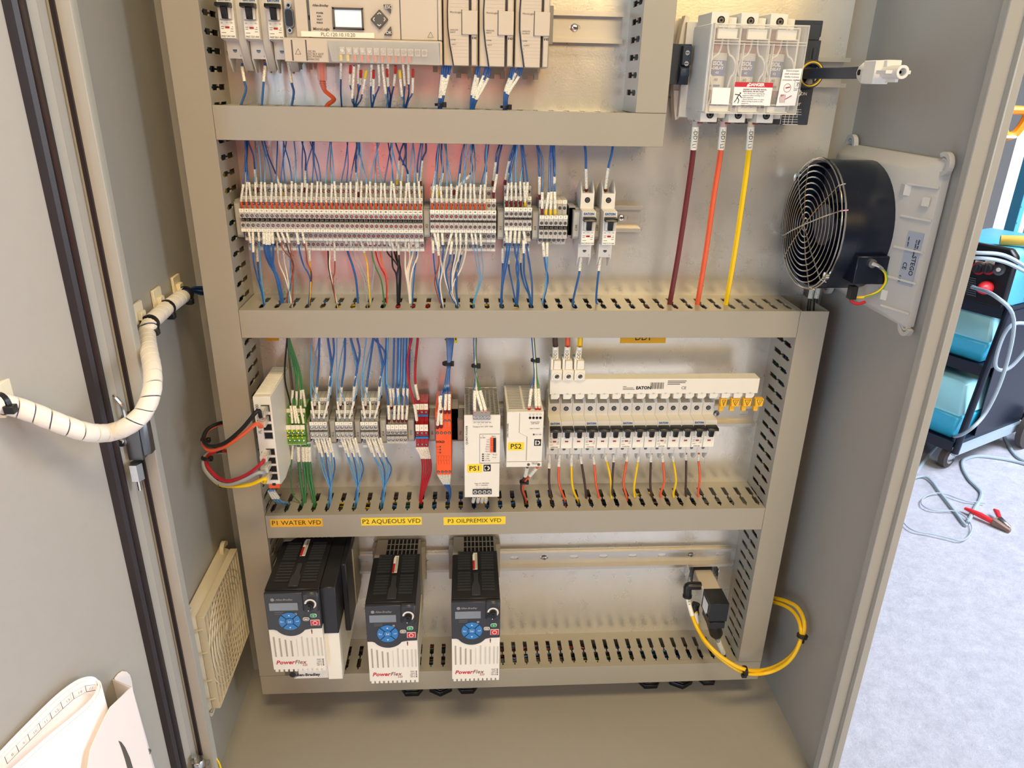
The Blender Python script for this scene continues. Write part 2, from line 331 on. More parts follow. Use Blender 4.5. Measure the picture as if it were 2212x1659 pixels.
# hinge half way up, and the one at the foot
def hinge(z0, nm):
    p = Vector((-0.0345, -0.259, z0))
    m = MB(); m.box(p.x - 0.004, p.x + 0.012, p.y - 0.012, p.y + 0.006, z0, z0 + 0.052)
    m.prism([(p.x + 0.012, p.y - 0.010), (p.x + 0.019, p.y - 0.004), (p.x + 0.019, p.y + 0.006), (p.x + 0.012, p.y + 0.006)], 'z', z0 + 0.004, z0 + 0.052)
    h = m.build('hinge', 'zinc_dark', cab, bevel=0.0008)
    m = MB(); m.cyl((p.x + 0.003, p.y - 0.014, z0 - 0.002), (p.x + 0.003, p.y - 0.014, z0 - 0.022), 0.0075, 6); m.cyl((p.x + 0.003, p.y - 0.014, z0 - 0.022), (p.x + 0.003, p.y - 0.014, z0 - 0.036), 0.0022, 8)
    m.build('hinge_pin', 'steel', h, smooth=True)
    m = MB(); m.tube(spline([(p.x + 0.002, p.y - 0.012, z0 + 0.05), (p.x + 0.001, p.y - 0.012, z0 + 0.066), (p.x - 0.006, p.y - 0.010, z0 + 0.076), (p.x - 0.014, p.y - 0.008, z0 + 0.079)], 4), 0.0024, 8)
    m.build('pull_wire', 'steel', h, smooth=True)
    m = MB(); m.cyl((p.x - 0.006, p.y - 0.012, z0 + 0.026), (p.x - 0.006, p.y - 0.017, z0 + 0.026), 0.0062, 16); m.cyl((p.x - 0.006, p.y - 0.017, z0 + 0.026), (p.x - 0.006, p.y - 0.019, z0 + 0.026), 0.003, 6)
    m.build('bolt', 'steel', h, smooth=True); return h
hinge(Y(275, 985, -0.26).z, 'hinge'); 
zq = Y(412, 1640, -0.26).z; m = MB(); m.box(-0.043, -0.020, -0.274, -0.256, zq - 0.03, zq - 0.008); m.cyl((-0.031, -0.268, zq - 0.008), (-0.031, -0.268, zq + 0.008), 0.009, 6); h2 = m.build('hinge', 'steel', cab, bevel=0.0008)
MB().cyl((-0.034, -0.268, zq + 0.008), (-0.034, -0.268, zq + 0.015), 0.004, 10).build('hinge_pin', 'steel', h2)
# ---------------------------------------------------------------- wiring ducts
DF = 0.081; PITCH = 0.0198
SLOT = [(0.0165, 0.0033), (0.0398, 0.0033), (0.0408, 0.0011), (0.0452, 0.0011), (0.0462, 0.0033), (0.0655, 0.0033), (0.0665, 0.0013), (0.0705, 0.0009)]
def in_duct(m_, fn, n, L, seedv):
    R = random.Random(seedv)
    for k in range(n):
        a = R.uniform(0, L * 0.4); b = R.uniform(L * 0.5, L); d0, c0 = R.uniform(.012, .062), R.uniform(.007, .030)
        pts = [fn(lerp(a, b, i / 6), min(.068, max(.008, d0 + R.uniform(-.010, .010))), min(.032, max(.006, c0 + R.uniform(-.007, .007)))) for i in range(7)]
        m_.mat(R.choice([0, 0, 0, 1, 2, 3, 4, 5, 5])); m_.tube(spline(pts, 3), R.choice([.0013, .0016, .0022]), 6)
DUCTW = ['blue_wire', 'black_wire', 'red_wire', 'yellow_wire', 'green_wire', 'brown_wire']
def duct_h(name, x0, x1, z0, z1, ph, label, top=True, bot=True, nw=34):
    t = thing(name, ((x0 + x1) / 2, 0, z0), label, 'cable duct'); n0 = math.ceil((x0 + .006 - ph) / PITCH)
    hs = [(ph + k * PITCH, SLOT) for k in range(n0, 400) if ph + k * PITCH < x1 - .006]
    MB().slab(x0, x1, 0.0, DF - .003, hs, lambda u, w_, q: (u, -w_, z1 - .001 - q), .0015).build('slotted_wall', 'duct', t)
    MB().slab(x0, x1, 0.0, DF - .003, hs, lambda u, w_, q: (u, -w_, z0 + .001 + q), .0015).build('slotted_wall', 'duct', t)
    MB().box(x0, x1, -.0015, -.0002, z0 + .0025, z1 - .0025).build('base', 'duct', t)
    MB().prism([(-DF, z0), (-DF, z1), (-DF + .009, z1), (-DF + .009, z1 - .001), (-DF + .0015, z1 - .001), (-DF + .0015, z0 + .001), (-DF + .009, z0 + .001), (-DF + .009, z0)], 'x', x0 + .0004, x1 - .0004).build('cover', 'duct', t, bevel=.0004)
    m_ = MB(); in_duct(m_, lambda u, d, c: (x0 + .003 + u * (x1 - x0 - .006) / (x1 - x0), -d, z0 + c + .001), nw, x1 - x0, int(z0 * 1e4)); wo = m_.build('duct_wiring', DUCTW, None, smooth=True)
    tag(wo, 'tangle of coloured wires packed inside the ' + label, 'wiring', kind='stuff'); return t
def duct_v(name, x0, x1, z0, z1, ph, label, nw=26):
    t = thing(name, ((x0 + x1) / 2, 0, z0), label, 'cable duct'); n0 = math.ceil((z0 + .006 - ph) / PITCH)
    hs = [(ph + k * PITCH, SLOT) for k in range(n0, 400) if ph + k * PITCH < z1 - .006]
    MB().slab(z0, z1, 0.0, DF - .003, hs, lambda u, w_, q: (x0 + .001 + q, -w_, u), .0015).build('slotted_wall', 'duct', t)
    MB().slab(z0, z1, 0.0, DF - .003, hs, lambda u, w_, q: (x1 - .001 - q, -w_, u), .0015).build('slotted_wall', 'duct', t)
    MB().box(x0 + .0025, x1 - .0025, -.0015, -.0002, z0, z1).build('base', 'duct', t)
    MB().prism([(x0, -DF), (x1, -DF), (x1, -DF + .009), (x1 - .001, -DF + .009), (x1 - .001, -DF + .0015), (x0 + .001, -DF + .0015), (x0 + .001, -DF + .009), (x0, -DF + .009)], 'z', z0 + .0004, z1 - .0004).build('cover', 'duct', t, bevel=.0004)
    m_ = MB(); in_duct(m_, lambda u, d, c: (x0 + c + .001, -d, z0 + .003 + u * (z1 - z0 - .006) / (z1 - z0)), nw, z1 - z0, int(x0 * 1e4) + 5); wo = m_.build('duct_wiring', DUCTW, None, smooth=True)
    tag(wo, 'tangle of coloured wires packed inside the ' + label, 'wiring', kind='stuff'); return t
XL1, XR1, XR0, XU1, XU0 = 0.0402, 0.7859, 0.8258, 0.5375, 0.5756
Z1B, Z1T, Z2B, Z2T, Z3B, Z3T, Z4T = 0.8590, 0.8976, 0.6125, 0.6506, 0.3012, 0.3399, 0.0383
duct_v('wiring_duct', 0.0, XL1, Z4T, 1.58, .9955, 'tall slotted grey wiring duct along the left edge of the mounting plate', 30)
duct_v('wiring_duct', XR1, XR0, Z4T, Z2T, .2577, 'slotted grey vertical wiring duct on the lower right below the fan')
duct_v('wiring_duct', XU1, XU0, Z1T, 1.58, .9990, 'short slotted grey vertical wiring duct left of the clear fuse holder', 10)
d1 = duct_h('wiring_duct', XL1, XU0, Z1B, Z1T, .2830, 'uppermost horizontal slotted grey wiring duct under the controller')
d2 = duct_h('wiring_duct', XL1, XR1, Z2B, Z2T, .2825, 'second horizontal slotted grey wiring duct below the long terminal row')
d3 = duct_h('wiring_duct', XL1, XR1, Z3B, Z3T, .4629, 'horizontal slotted grey wiring duct with three yellow drive labels')
d4 = duct_h('wiring_duct', 0.0, XR0, 0.0, Z4T, .3921, 'lowest horizontal slotted grey wiring duct behind the three drives')
# yellow labels on the third duct
for s, a, b_, mt in (('P1 WATER VFD', (584, 1129), (697, 1129.5), 'amber_tape'), ('P2 AQUEOUS VFD', (780, 1126), (911, 1126), 'yellow_tape'), ('P3 OILPREMIX VFD', (958, 1125), (1092, 1124.5), 'yellow_tape')):
    p, q = Y(*a, -DF), Y(*b_, -DF); c = (p + q) / 2; hw = (q.x - p.x) / 2
    cov = [x for x in d3.children if x.name.startswith('cover')][0]
    lb = MB().box(c.x - hw, c.x + hw, -DF - .0004, -DF, c.z - .0066, c.z + .0066).build('label', mt, cov); tag(lb, 'yellow label reading ' + s)
    txt(s, (c.x, -DF - .0004, c.z), hw * 2 / len(s) * 1.68, 'ink', cov)
# ---------------------------------------------------------------- DIN rails
SL2 = lambda: [(-.0032, .0045), (-.0026, .0058), (-.0014, .0069), (.0014, .0069), (.0026, .0058), (.0032, .0045)]
def rail(x0, x1, zc, label, ph, pitch, screws=(), dp=.012):
    t = thing('din_rail', ((x0 + x1) / 2, 0, zc), label, 'mounting rail')
    n0 = math.ceil((x0 + .009 - ph) / pitch); hs = [(ph + k * pitch, SL2()) for k in range(n0, 99) if ph + k * pitch < x1 - .008]
    m_ = MB().slab(x0, x1, -.0135, .0135, hs, lambda u, w_, q: (u, -.0005 - q, zc + w_), .001)
    for s in (-1, 1):
        m_.box(x0, x1, -dp, -.0015, zc + s * .0125, zc + s * .0135); m_.box(x0, x1, -dp - .001, -dp, zc + s * .0125, zc + s * .0175)
    m_.build('rail_profile', 'aluminium', t)
    for sx in screws:
        m_ = MB(); m_.lathe((sx, -.0015, zc), (0, -1, 0), [(.0042, 0), (.0046, .001), (.0038, .0026), (.002, .0032)], 16)
        s_ = m_.build('screw', 'steel', t, smooth=True); m_ = MB(); m_.box(sx - .0024, sx + .0024, -.0049, -.0043, zc - .0004, zc + .0004); m_.box(sx - .0004, sx + .0004, -.0049, -.0043, zc - .0024, zc + .0024)
        m_.build('cross_slot', 'hole', s_)
    return t
ZR0, ZR1, ZR2, ZR3 = 0.9930, 0.7594, 0.4617, 0.2000
rail(0.045, Y(1346, 60, -.012).x, ZR0, 'metal mounting rail behind the controller row, bare at its right end', Y(1241, 62, -.001).x, .0595, (Y(1241, 62, -.001).x,))
rail(0.045, Y(1386, 470, -.012).x, ZR1, 'metal mounting rail behind the long terminal row, bare at its right end', Y(1345, 471, -.001).x, .0500, (Y(1341, 472, -.001).x,))
rail(0.045, Y(1634, 900, -.012).x, ZR2, 'metal mounting rail behind the breakers, bare below the yellow caps', Y(1607, 893, -.001).x, .0625, (Y(1547, 893, -.001).x,))
rail(0.045, Y(1584, 1203, -.012).x, ZR3, 'long metal mounting rail carrying the three drives', .4117, .0497, (.4616, .7094))
zz = Y(1800, 157, -.012).z
rail(0.62, Y(1830, 150, -.012).x, zz, 'metal mounting rail behind the clear fuse holder', .8, .05, (), .016)
# ---------------------------------------------------------------- cable gland nuts in the cabinet floor
for x, r, flat, lb in ((.238, .0225, 1, 'leftmost black hexagonal gland nut below the middle drive'), (.287, .0225, 0, 'black hexagonal gland nut, middle of the left trio on the cabinet floor'), (.333, .0210, 1, 'black hexagonal gland nut below the rightmost drive'),
                       (.654, .0225, 1, 'black hexagonal gland nut, leftmost of the right trio on the cabinet floor'), (.710, .0235, 0, 'largest black hexagonal gland nut, middle of the right trio'), (.759, .0185, 1, 'smallest black hexagonal gland nut nearest the right cabinet wall')):
    t = thing('gland_nut', (x, -.027, ZB), lb, 'cable gland'); m_ = MB(); o0 = Vector((x, -.027, ZB))
    for z0, z1, k in ((0, .009, 1), (.009, .0115, .88)):
        ang = [PI / 6 * (1 if not flat else 0) + i * PI / 3 for i in range(6)]
        m_.prism([(x + r * k * math.cos(a), -.027 + r * k * math.sin(a)) for a in ang], 'z', ZB + z0, ZB + z1)
    m_.build('nut', 'black', t, bevel=.0008)
    MB().lathe((x, -.027, ZB + .0115), (0, 0, 1), [(r * .7, 0), (r * .7, .016), (r * .45, .016)], 20, False).build('clamping_dome', 'black', t, smooth=True)
# ================================================================ BREAKERS
ORD = ['first', 'second', 'third', 'fourth', 'fifth', 'sixth', 'seventh', 'eighth', 'ninth', 'tenth', 'eleventh', 'twelfth', 'thirteenth', 'fourteenth', 'fifteenth', 'sixteenth', 'seventeenth', 'eighteenth', 'nineteenth', 'twentieth'] + ['twenty-' + k for k in ('first', 'second', 'third', 'fourth', 'fifth', 'sixth', 'seventh', 'eighth', 'ninth')] + ['thirtieth'] + ['thirty-' + k for k in ('first', 'second', 'third', 'fourth', 'fifth', 'sixth', 'seventh', 'eighth')]
def pole(par, x0, w, zc, logo=True, rating='C2', upper=True, printed=True):
    """one breaker pole: side cheeks with fins, open terminal mouths, stepped nose, toggle, window"""
    side = [(-.006, .040), (-.026, .0537), (-.036, .0505), (-.046, .040), (-.046, .0193), (-.066, .0185), (-.066, -.0244), (-.047, -.0265), (-.046, -.046), (-.034, -.060), (-.027, -.060), (-.022, -.046), (-.006, -.040)]
    core = [(-.006, .036), (-.046, .0385), (-.046, .0193), (-.0655, .0185), (-.0655, -.0240), (-.047, -.0265), (-.0455, -.0450), (-.006, -.038)]
    e = .00015; m = MB()
    for a, b in ((x0 + e, x0 + .0017), (x0 + w - .0017, x0 + w - e)): m.prism([(y, zc + z) for y, z in side], 'x', a, b)
    m.prism([(y, zc + z) for y, z in core], 'x', x0 + .0017, x0 + w - .0017)
    xc = x0 + w / 2
    for s in (-1, 1):   # guards beside the lever
        m.box(xc + s * .0035, xc + s * .0062, -.0705, -.0655, zc - .0042, zc + .0075)
    b = m.build('pole_body', 'breaker', par, bevel=.0004)
    for z, y in ((.0300, -.0462), (-.0360, -.0458)):
        m = MB(); m.mat(0).lathe((xc, y, zc + z), (0, -1, 0), [(.0036, -.001), (.0036, .0001)], 18); m.mat(1).lathe((xc, y, zc + z), (0, -1, 0), [(.0027, .0001), (.0025, .0005)], 14)
        m.mat(0).box(xc - .0020, xc + .0020, y - .0006, y - .0005, zc + z - .0003, zc + z + .0003); m.build('terminal_screw', ['hole', 'zinc_dark'], par)
    m = MB(); m.prism([(-.066, zc + .0120), (-.078, zc + .0116), (-.080, zc + .0080), (-.076, zc + .0070), (-.066, zc + .0068)], 'x', x0 + .0009, x0 + w - .0009)
    m.prism([(-.066, zc + .0070), (-.0765, zc + .0072), (-.0735, zc - .0046), (-.066, zc - .0046)], 'x', xc - .0030, xc + .0030)
    m.build('toggle', 'black', par, bevel=.0004)
    m = MB(); m.box(x0 + .0010, x0 + w - .0010, -.0665, -.0655, zc - .0240, zc - .0060); fp = m.build('front_plate', 'marker', par)
    MB().box(xc - .0024, xc + .0024, -.0667, -.0664, zc - .0142, zc - .0120).build('window', 'red', fp)
    if logo: txt('EATON', (xc - .0002, -.0662, zc + .0155), .0040, 'logo_blue', par, bold=.00015)
    if printed:
        txt(rating, (xc, -.0666, zc - .0222), .0025, 'grey_ink', fp, bold=.00005); txt('UL', (xc - .0055, -.0666, zc - .0085), .0020, 'ink', fp); txt('5 A', (xc, -.0666, zc - .0082), .0014, 'grey_ink', fp); txt('R3', (xc + .0055, -.0666, zc - .0085), .0018, 'grey_ink', fp)
        m = MB()
        for z, a, b_ in ((-.0125, -.0070, -.0035), (-.0145, -.0070, -.0040), (-.0185, -.0070, -.0020), (-.0145, .0035, .0065), (-.0170, .0030, .0065), (-.0125, .0050, .0065)): m.box(xc + a, xc + b_, -.0666, -.0665, zc + z - .0003, zc + z + .0003)
        m.build('print', 'grey_ink', fp)
    return b
W1 = .0177
def breaker1(px, zc, label, rating, aux=False, group='single breakers'):
    x0 = px; t = thing('circuit_breaker', (x0 + W1 / 2, 0, zc), label, 'circuit breaker', group); pole(t, x0, W1, zc, True, rating)
    txt('L', (x0 + .0035, -.0462, zc - .030), .0018, 'grey_ink', t); txt('2', (x0 + W1 - .0030, -.0462, zc - .042), .0028, 'ink', t)
    if aux: MB().prism([(-.006, zc + .040), (-.040, zc + .042), (-.058, zc + .030), (-.058, zc - .026), (-.040, zc - .058), (-.006, zc - .045)], 'x', x0 + W1, x0 + W1 + .0085).build('auxiliary_contact', 'breaker_shade', t, bevel=.0005)
    return t
for i, (px, rt) in enumerate(((468.5, 'FAZ C4/1-NA'), (521.5, 'FAZ C2/1-NA'), (574, 'FAZ D2/1-NA'))):
    breaker1(Y(px, 12, -.066).x, ZR0, ('leftmost white circuit breaker at the top beside the slotted duct', 'middle one of the three white circuit breakers at the top', 'rightmost of the three top white circuit breakers, partly behind the controller')[i], rt, True, 'breakers beside the controller')
xb = Y(1257.5, 470, -.066).x; breaker1(xb, ZR1, 'white single breaker right of the label reading CB8', 'FAZ D0.5/1-NA')
xb2 = Y(1303.5, 470, -.066).x; breaker1(xb2, ZR1, 'white single breaker beside the bare rail end, right of its twin', 'FAZ C1/1-NA')
BX0, BW = .4519, .01757
names = ['leftmost three-pole breaker under the feed terminals of the busbar', 'second three-pole breaker from the left under the white busbar', 'third three-pole breaker from the left, centre of the breaker row', 'fourth three-pole breaker from the left under the white busbar', 'two-pole breaker at the right end of the breaker row']
k = 0
for g, (n, rt) in enumerate(((3, 'C20/3-NA'), (3, 'C15/3-NA'), (3, 'C10/3-NA'), (3, 'C5/3-NA'), (2, 'C5/2-NA'))):
    t = thing('circuit_breaker', (BX0 + (k + n / 2) * BW, 0, ZR2), 'white ' + names[g], 'circuit breaker', 'breakers under the busbar')
    for j in range(n): pole(t, BX0 + (k + j) * BW, BW, ZR2, j == 0, rt, printed=(j == 0))
    k += n
# ---------------------------------------------------------------- busbar with feed terminals and caps
bx1 = Y(1640, 830, -.068).x; bx0 = Y(1188, 835, -.068).x; zt, zb = .5470, .5235
t = thing('busbar', ((bx0 + bx1) / 2, -.06, zb), 'long white insulated busbar lying across the tops of the breakers', 'busbar')
m = MB().box(bx0, bx1, -.068, -.048, zb + .0005, zt)
for j in range(17):
    a = BX0 + j * BW + .0004; m.prism([(a, zb + .001), (a + .0125, zb + .001), (a + .0125, zb - .0040), (a + .0095, zb - .0075), (a, zb - .0075)], 'y', -.0675, -.060)
bb = m.build('busbar_cover', 'cream', t, bevel=.0004)
for j in range(17): txt('L%d' % (j % 3 + 1), (BX0 + j * BW + .0060, -.0681, zb + .0012), .0028, 'grey_ink', bb)
txt('EATON', (Y(1390, 838, -.068).x, -.0681, Y(1390, 838, -.068).z), .0064, 'ink', bb, bold=.0003)
txt('CE', (Y(1477, 838, -.068).x, -.0681, Y(1477, 838, -.068).z), .0062, 'ink', bb)
p = Y(1419, 833, -.068); m = MB()
for q in range(14): m.box(p.x - .0095 + q * .0014, p.x - .0095 + q * .0014 + (.0009 if q % 3 else .0005), -.0683, -.0680, p.z - .0050, p.z + .0048)
p = Y(1460, 828, -.068)
for q in range(4): m.box(p.x - .0120, p.x - .0120 + (.027, .0255, .018, .0)[q] + .0001, -.0683, -.0680, p.z + .0030 - q * .0024, p.z + .0040 - q * .0024)
p = Y(1350, 838, -.068)
for q in range(3): m.box(p.x - .003, p.x + (.002, .012, .014)[q], -.0683, -.0680, p.z + .0018 - q * .0022, p.z + .0025 - q * .0022)
m.build('print', 'grey_ink', bb)
for j in range(3):
    a = BX0 - .0008 + j * .0163; m = MB(); m.box(a, a + .0153, -.070, -.050, zt - .0018, zt + .0140); m.prism([(a + .003, zt + .0140), (a + .0138, zt + .0140), (a + .0130, zt + .0270), (a + .0038, zt + .0270)], 'y', -.068, -.054); m.box(a - .0005, a + .003, -.066, -.046, zt, zt + .029)
    fb = m.build('feed_terminal', 'cream', t, bevel=.0006); c = (a + .0080, -.0700, zt + .0055)
    MB().lathe(c, (0, -1, 0), [(.0055, 0), (.0055, .0022), (.0033, .0022), (.0033, .0006)], 22, False).build('collar', 'cream', fb, smooth=True)
    m = MB(); m.mat(0).lathe(c, (0, -1, 0), [(.0031, .0004), (.0028, .0012)], 16); m.mat(1).prism([(c[0] - .0026, c[2] - .0012), (c[0] - .0020, c[2] - .0018), (c[0] + .0026, c[2] + .0012), (c[0] + .0020, c[2] + .0018)], 'y', -.0715, -.0712); m.build('screw', ['zinc_dark', 'hole'], fb)
for j in range(4):
    a = BX0 + (13.75 + j) * BW + (.002 if j else .004); w_ = .0125 if j else .0095
    cp = thing('yellow_cap', (a + w_ / 2, -.064, zb - .012), ('yellow warning cap half hidden behind the end breaker', 'yellow warning cap on the busbar, second from the breaker row', 'yellow warning cap on the busbar, third from the breaker row', 'yellow warning cap nearest the right end of the busbar')[j], 'safety cap', 'yellow caps on spare busbar teeth')
    m = MB(); m.prism([(a, zb - .0082), (a + w_, zb - .0082), (a + w_ - .001, zb - .0200), (a + .001, zb - .0200)], 'y', -.0690, -.060); m.box(a + .0005, a + .007, -.066, -.060, zb - .0285, zb - .020); b = m.build('cap', 'amber_tape', cp, bevel=.0004)
    m = MB(); A, B_, Cc = (a + .002, zb - .0095), (a + w_ - .002, zb - .0095), (a + w_ / 2, zb - .0182)
    for P, Q in ((A, B_), (B_, Cc), (Cc, A)): m.cyl((P[0], -.0691, P[1]), (Q[0], -.0691, Q[1]), .00032, 4)
    m.cyl((a + w_ / 2 + .0008, -.0691, zb - .0108), (a + w_ / 2 - .0006, -.0691, zb - .0155), .0003, 4); m.build('warning_sign', 'ink', b)
# ================================================================ TERMINALS
def term_mesh(w, front, ups, downs, bmat, dual=False):
    """front: (y, top, marker_bottom, screw1, slot_top, slot_bot, screw2, low_marker_top, bottom) all z; ups/downs: outward steps"""
    y, zt, zm, s1, st, sb, s2, zl, zb_ = front; m = MB(); m.mat(0); e = .00018
    prof = [(-.010, (ups[-1][1] if ups else zt))]
    for (yu, t_, mb_, sc_, bo) in reversed(ups): prof += [(yu, t_), (yu, bo)]
    prof += [(y, zt), (y, st), (y + .006, st - .0003), (y + .006, sb + .0003), (y, sb), (y, zb_)]
    for (yd, sc_, mt_, bo) in downs: prof += [(yd, prof[-1][1]), (yd, bo)]
    prof += [(-.010, prof[-1][1])]
    m.prism(prof, 'x', -w / 2 + e, w / 2 - e)
    def scr(yy, z, r=.00175):
        m.mat(1); m.lathe((0, yy, z), (0, -1, 0), [(r * 1.15, -.0005), (r * 1.15, .0001)], 12); m.mat(2); m.lathe((0, yy, z), (0, -1, 0), [(r * .86, .0001), (r * .7, .0004)], 10); m.mat(1)
        m.add([(-r * .7, yy - .00055, z - .0008), (-r * .55, yy - .00055, z - .0010), (r * .7, yy - .00055, z + .0007), (r * .55, yy - .00055, z + .0010)], [(0, 1, 2, 3)])
    r = min(.00185, w * .32)
    scr(y, s1, r); scr(y, s2, r)
    for (yu, t_, mb_, sc_, bo) in ups: scr(yu, sc_, r)
    for (yd, sc_, mt_, bo) in downs: scr(yd, sc_, r)
    m.mat(1).box(-w / 2 + .0007, w / 2 - .0007, y + .0052, y + .0061, sb + .0006, st - .0006)
    m.mat(3)
    for zc_ in ((st + sb) / 2,): m.box(-w * .22, w * .22, y + .002, y + .0055, zc_ - .0012, zc_ + .0012)
    body = m.mesh('body', [bmat, 'hole', 'steel', 'plc_dark'])
    lv = [(y, zm, zt)] + [(u[0], u[2], u[1]) for u in ups] + ([(y, zb_, zl)] if zl > zb_ + 1e-5 else []) + [(d[0], d[3], d[2]) for d in downs]
    mks = [MB().box(-w / 2 + e, w / 2 - e, yy - .0005, yy + .0002, za, zb2).mesh('marker', 'marker') for yy, za, zb2 in lv]
    return body, mks
def tgroup(pl, pr, py, n, yf, fr, ups, downs, bmat, where, group, nums, numsize=.0026, cat='terminal block'):
    """a row of terminals between two photo columns on the rail; the depths are those of the blocks"""
    x0, x1 = Y(pl, py, yf).x, Y(pr, py, yf).x; w = (x1 - x0) / n; pc = (pl + pr) / 2
    Z = lambda v, y_: Y(pc, v, y_).z
    f_ = (yf,) + tuple(Z(v, yf) for v in fr); up = [(y_,) + tuple(Z(v, y_) for v in r) for y_, r in ups]; dn = [(y_,) + tuple(Z(v, y_) for v in r) for y_, r in downs]
    body, mk_ = term_mesh(w, f_, up, dn, bmat); xs = []
    for i in range(n):
        xc = x0 + (i + .5) * w; s = str(nums[i])
        t = thing('terminal_block', (xc, 0, 0), where.replace('#', s) + ', ' + ORD[i] + ' from the left', cat, group); link('body', body, t); [link('marker', q_, t) for q_ in mk_]
        txt(s, (xc, yf - .0006, (f_[1] + f_[2]) / 2), numsize, 'ink', t, bold=.00004, name='number')
        if downs: txt(s, (xc, yf - .0006, (f_[7] + f_[8]) / 2), numsize * .8, 'grey_ink', t, name='number')
        for u in up: txt(str(nums[i] + 2) if isinstance(nums[i], int) else s, (xc, u[0] - .0006, (u[1] + u[2]) / 2), numsize * .85, 'grey_ink', t, name='number')
        xs.append(xc)
    return xs, f_, up, dn
v5 = lambda *a: [300 + x / 4.88 for x in a]
X1 = tgroup(518, 913, 470, 37, -.058, v5(745, 785, 818, 842, 885, 918, 955, 985), [(-.045, v5(612, 645, 690, 742)), (-.034, v5(488, 515, 550, 600))], [(-.045, v5(1022, 1050, 1075)), (-.034, v5(1115, 1150, 1178))], 'terminal',
            'grey terminal marked # in the long top row', 'terminals of the long top row', [1 + 3 * i for i in range(37)])
v9 = lambda *a: [300 + x / 4.254 for x in a]
f2 = v9(655, 690, 715, 748, 772, 810, 840, 862)
X2 = tgroup(929, 1072, 475, 14, -.058, f2, [(-.045, v9(548, 578, 610, 655)), (-.034, v9(440, 470, 500, 545))], [(-.045, v9(895, 925, 948)), (-.034, v9(985, 1010, 1030))], 'terminal',
            'grey terminal marked # in the second row', 'terminals of the second row', [1 + 3 * i for i in range(14)])
X3 = tgroup(1089.5, 1149, 470, 6, -.058, v9(630, 665, 690, 722, 748, 785, 815, 842), [(-.045, v9(528, 560, 590, 628)), (-.034, v9(428, 455, 485, 525))], [(-.045, v9(880, 912, 940)), (-.034, v9(975, 1005, 1030))], 'terminal',
            'grey terminal marked # in the short third row', 'terminals of the third row', [1 + 3 * i for i in range(6)])
X4 = tgroup(1165, 1226, 480, 6, -.058, v9(703, 735, 775, 800, 840, 868, 912, 915), [(-.045, v9(562, 595, 635, 690))], [(-.045, v9(930, 962, 965))], 'terminal',
            'grey terminal marked # in the fourth row', 'terminals of the fourth row', [1, 3, 5, 7, 9, 11])
v7 = lambda *a: [700 + x / 3.95 for x in a]
f3 = v7(835, 862, 882, 905, 925, 952, 972, 976); up3 = [(-.045, v7(735, 760, 780, 830)), (-.034, v7(628, 655, 680, 730))]; dn3 = [(-.045, v7(1000, 1030, 1050))]
XA = tgroup(669.5, 707.5, 930, 4, -.058, f3, up3, dn3, 'terminal', 'grey terminal marked # next to the green terminals', 'terminals of the left grey group', [1, 4, 7, 10])
XB = tgroup(725, 762.5, 930, 4, -.058, f3, up3, dn3, 'terminal', 'grey terminal marked # in the group labelled X12', 'terminals of the middle grey group', [1, 4, 7, 10])
XC = tgroup(779, 816.5, 930, 4, -.058, f3, up3, dn3, 'terminal', 'grey terminal marked # in the group labelled X13', 'terminals of the third grey group', [1, 4, 7, 10])
XG = tgroup(619, 659.5, 935, 4, -.058, v7(862, 900, 930, 948, 962, 998, 1026, 1028), [(-.045, v7(722, 755, 785, 850))], [], 'terminal_green', 'green and yellow earth terminal block, # in the group beside the tall switch', 'green and yellow earth terminals', ['1', '2', '3', '4'], .0001)
for i, t in enumerate([o for o in C.objects if o.get('group') == 'green and yellow earth terminals']):
    t['label'] = 'green and yellow earth terminal block, ' + ('leftmost', 'second from left', 'third from left', 'rightmost')[i] + ' of the four'
    w_ = (XG[0][1] - XG[0][0]); x = XG[0][i]; m = MB()
    for za, zb_ in ((XG[1][2], (XG[1][2] + XG[1][3]) / 2 - .0002), (XG[1][4] + .0012, XG[1][4]), (XG[1][5], XG[1][5] - .0014)): m.box(x - w_ / 2 + .0005, x - w_ / 2 + .0026, -.0584, -.0578, zb_ - .0006, za)
    m.build('yellow_stripe', 'terminal_yellow', t)
XD = tgroup(835, 879.5, 935, 5, -.058, v7(858, 897, 925, 942, 962, 988, 1012, 1014), [(-.040, v7(690, 720, 760, 850))], [], 'terminal', 'pale grey terminal marked # in group X14', 'terminals of the group X14', [1, 3, 5, 7, 9])
XRD = tgroup(897.5, 925, 935, 3, -.058, v7(858, 912, 932, 955, 980, 1030, 1050, 1052), [(-.045, v7(680, 730, 752, 830))], [], 'terminal_red', 'red terminal marked # left of the orange relay', 'red terminals', [1, 3, 5], .003)
for i, t in enumerate([o for o in C.objects if o.get('group') == 'red terminals']):
    w_ = XRD[0][1] - XRD[0][0]; x = XRD[0][i]; z = (XRD[1][4] + XRD[1][5]) / 2; z2 = Y(912, 897, -.045).z
    m = MB(); m.box(x - w_ / 2, x + w_ / 2, -.0595, -.053, z - .0014, z + .0014); m.box(x - w_ / 2, x + w_ / 2, -.047, -.044, z2 - .0012, z2 + .0012); m.build('bridge', 'blue', t); m = MB(); m.box(x - w_ / 2, x + w_ / 2, -.046, -.034, Y(912, 863, -.045).z - .003, Y(912, 870, -.045).z); m.build('hood', 'terminal_red', t)
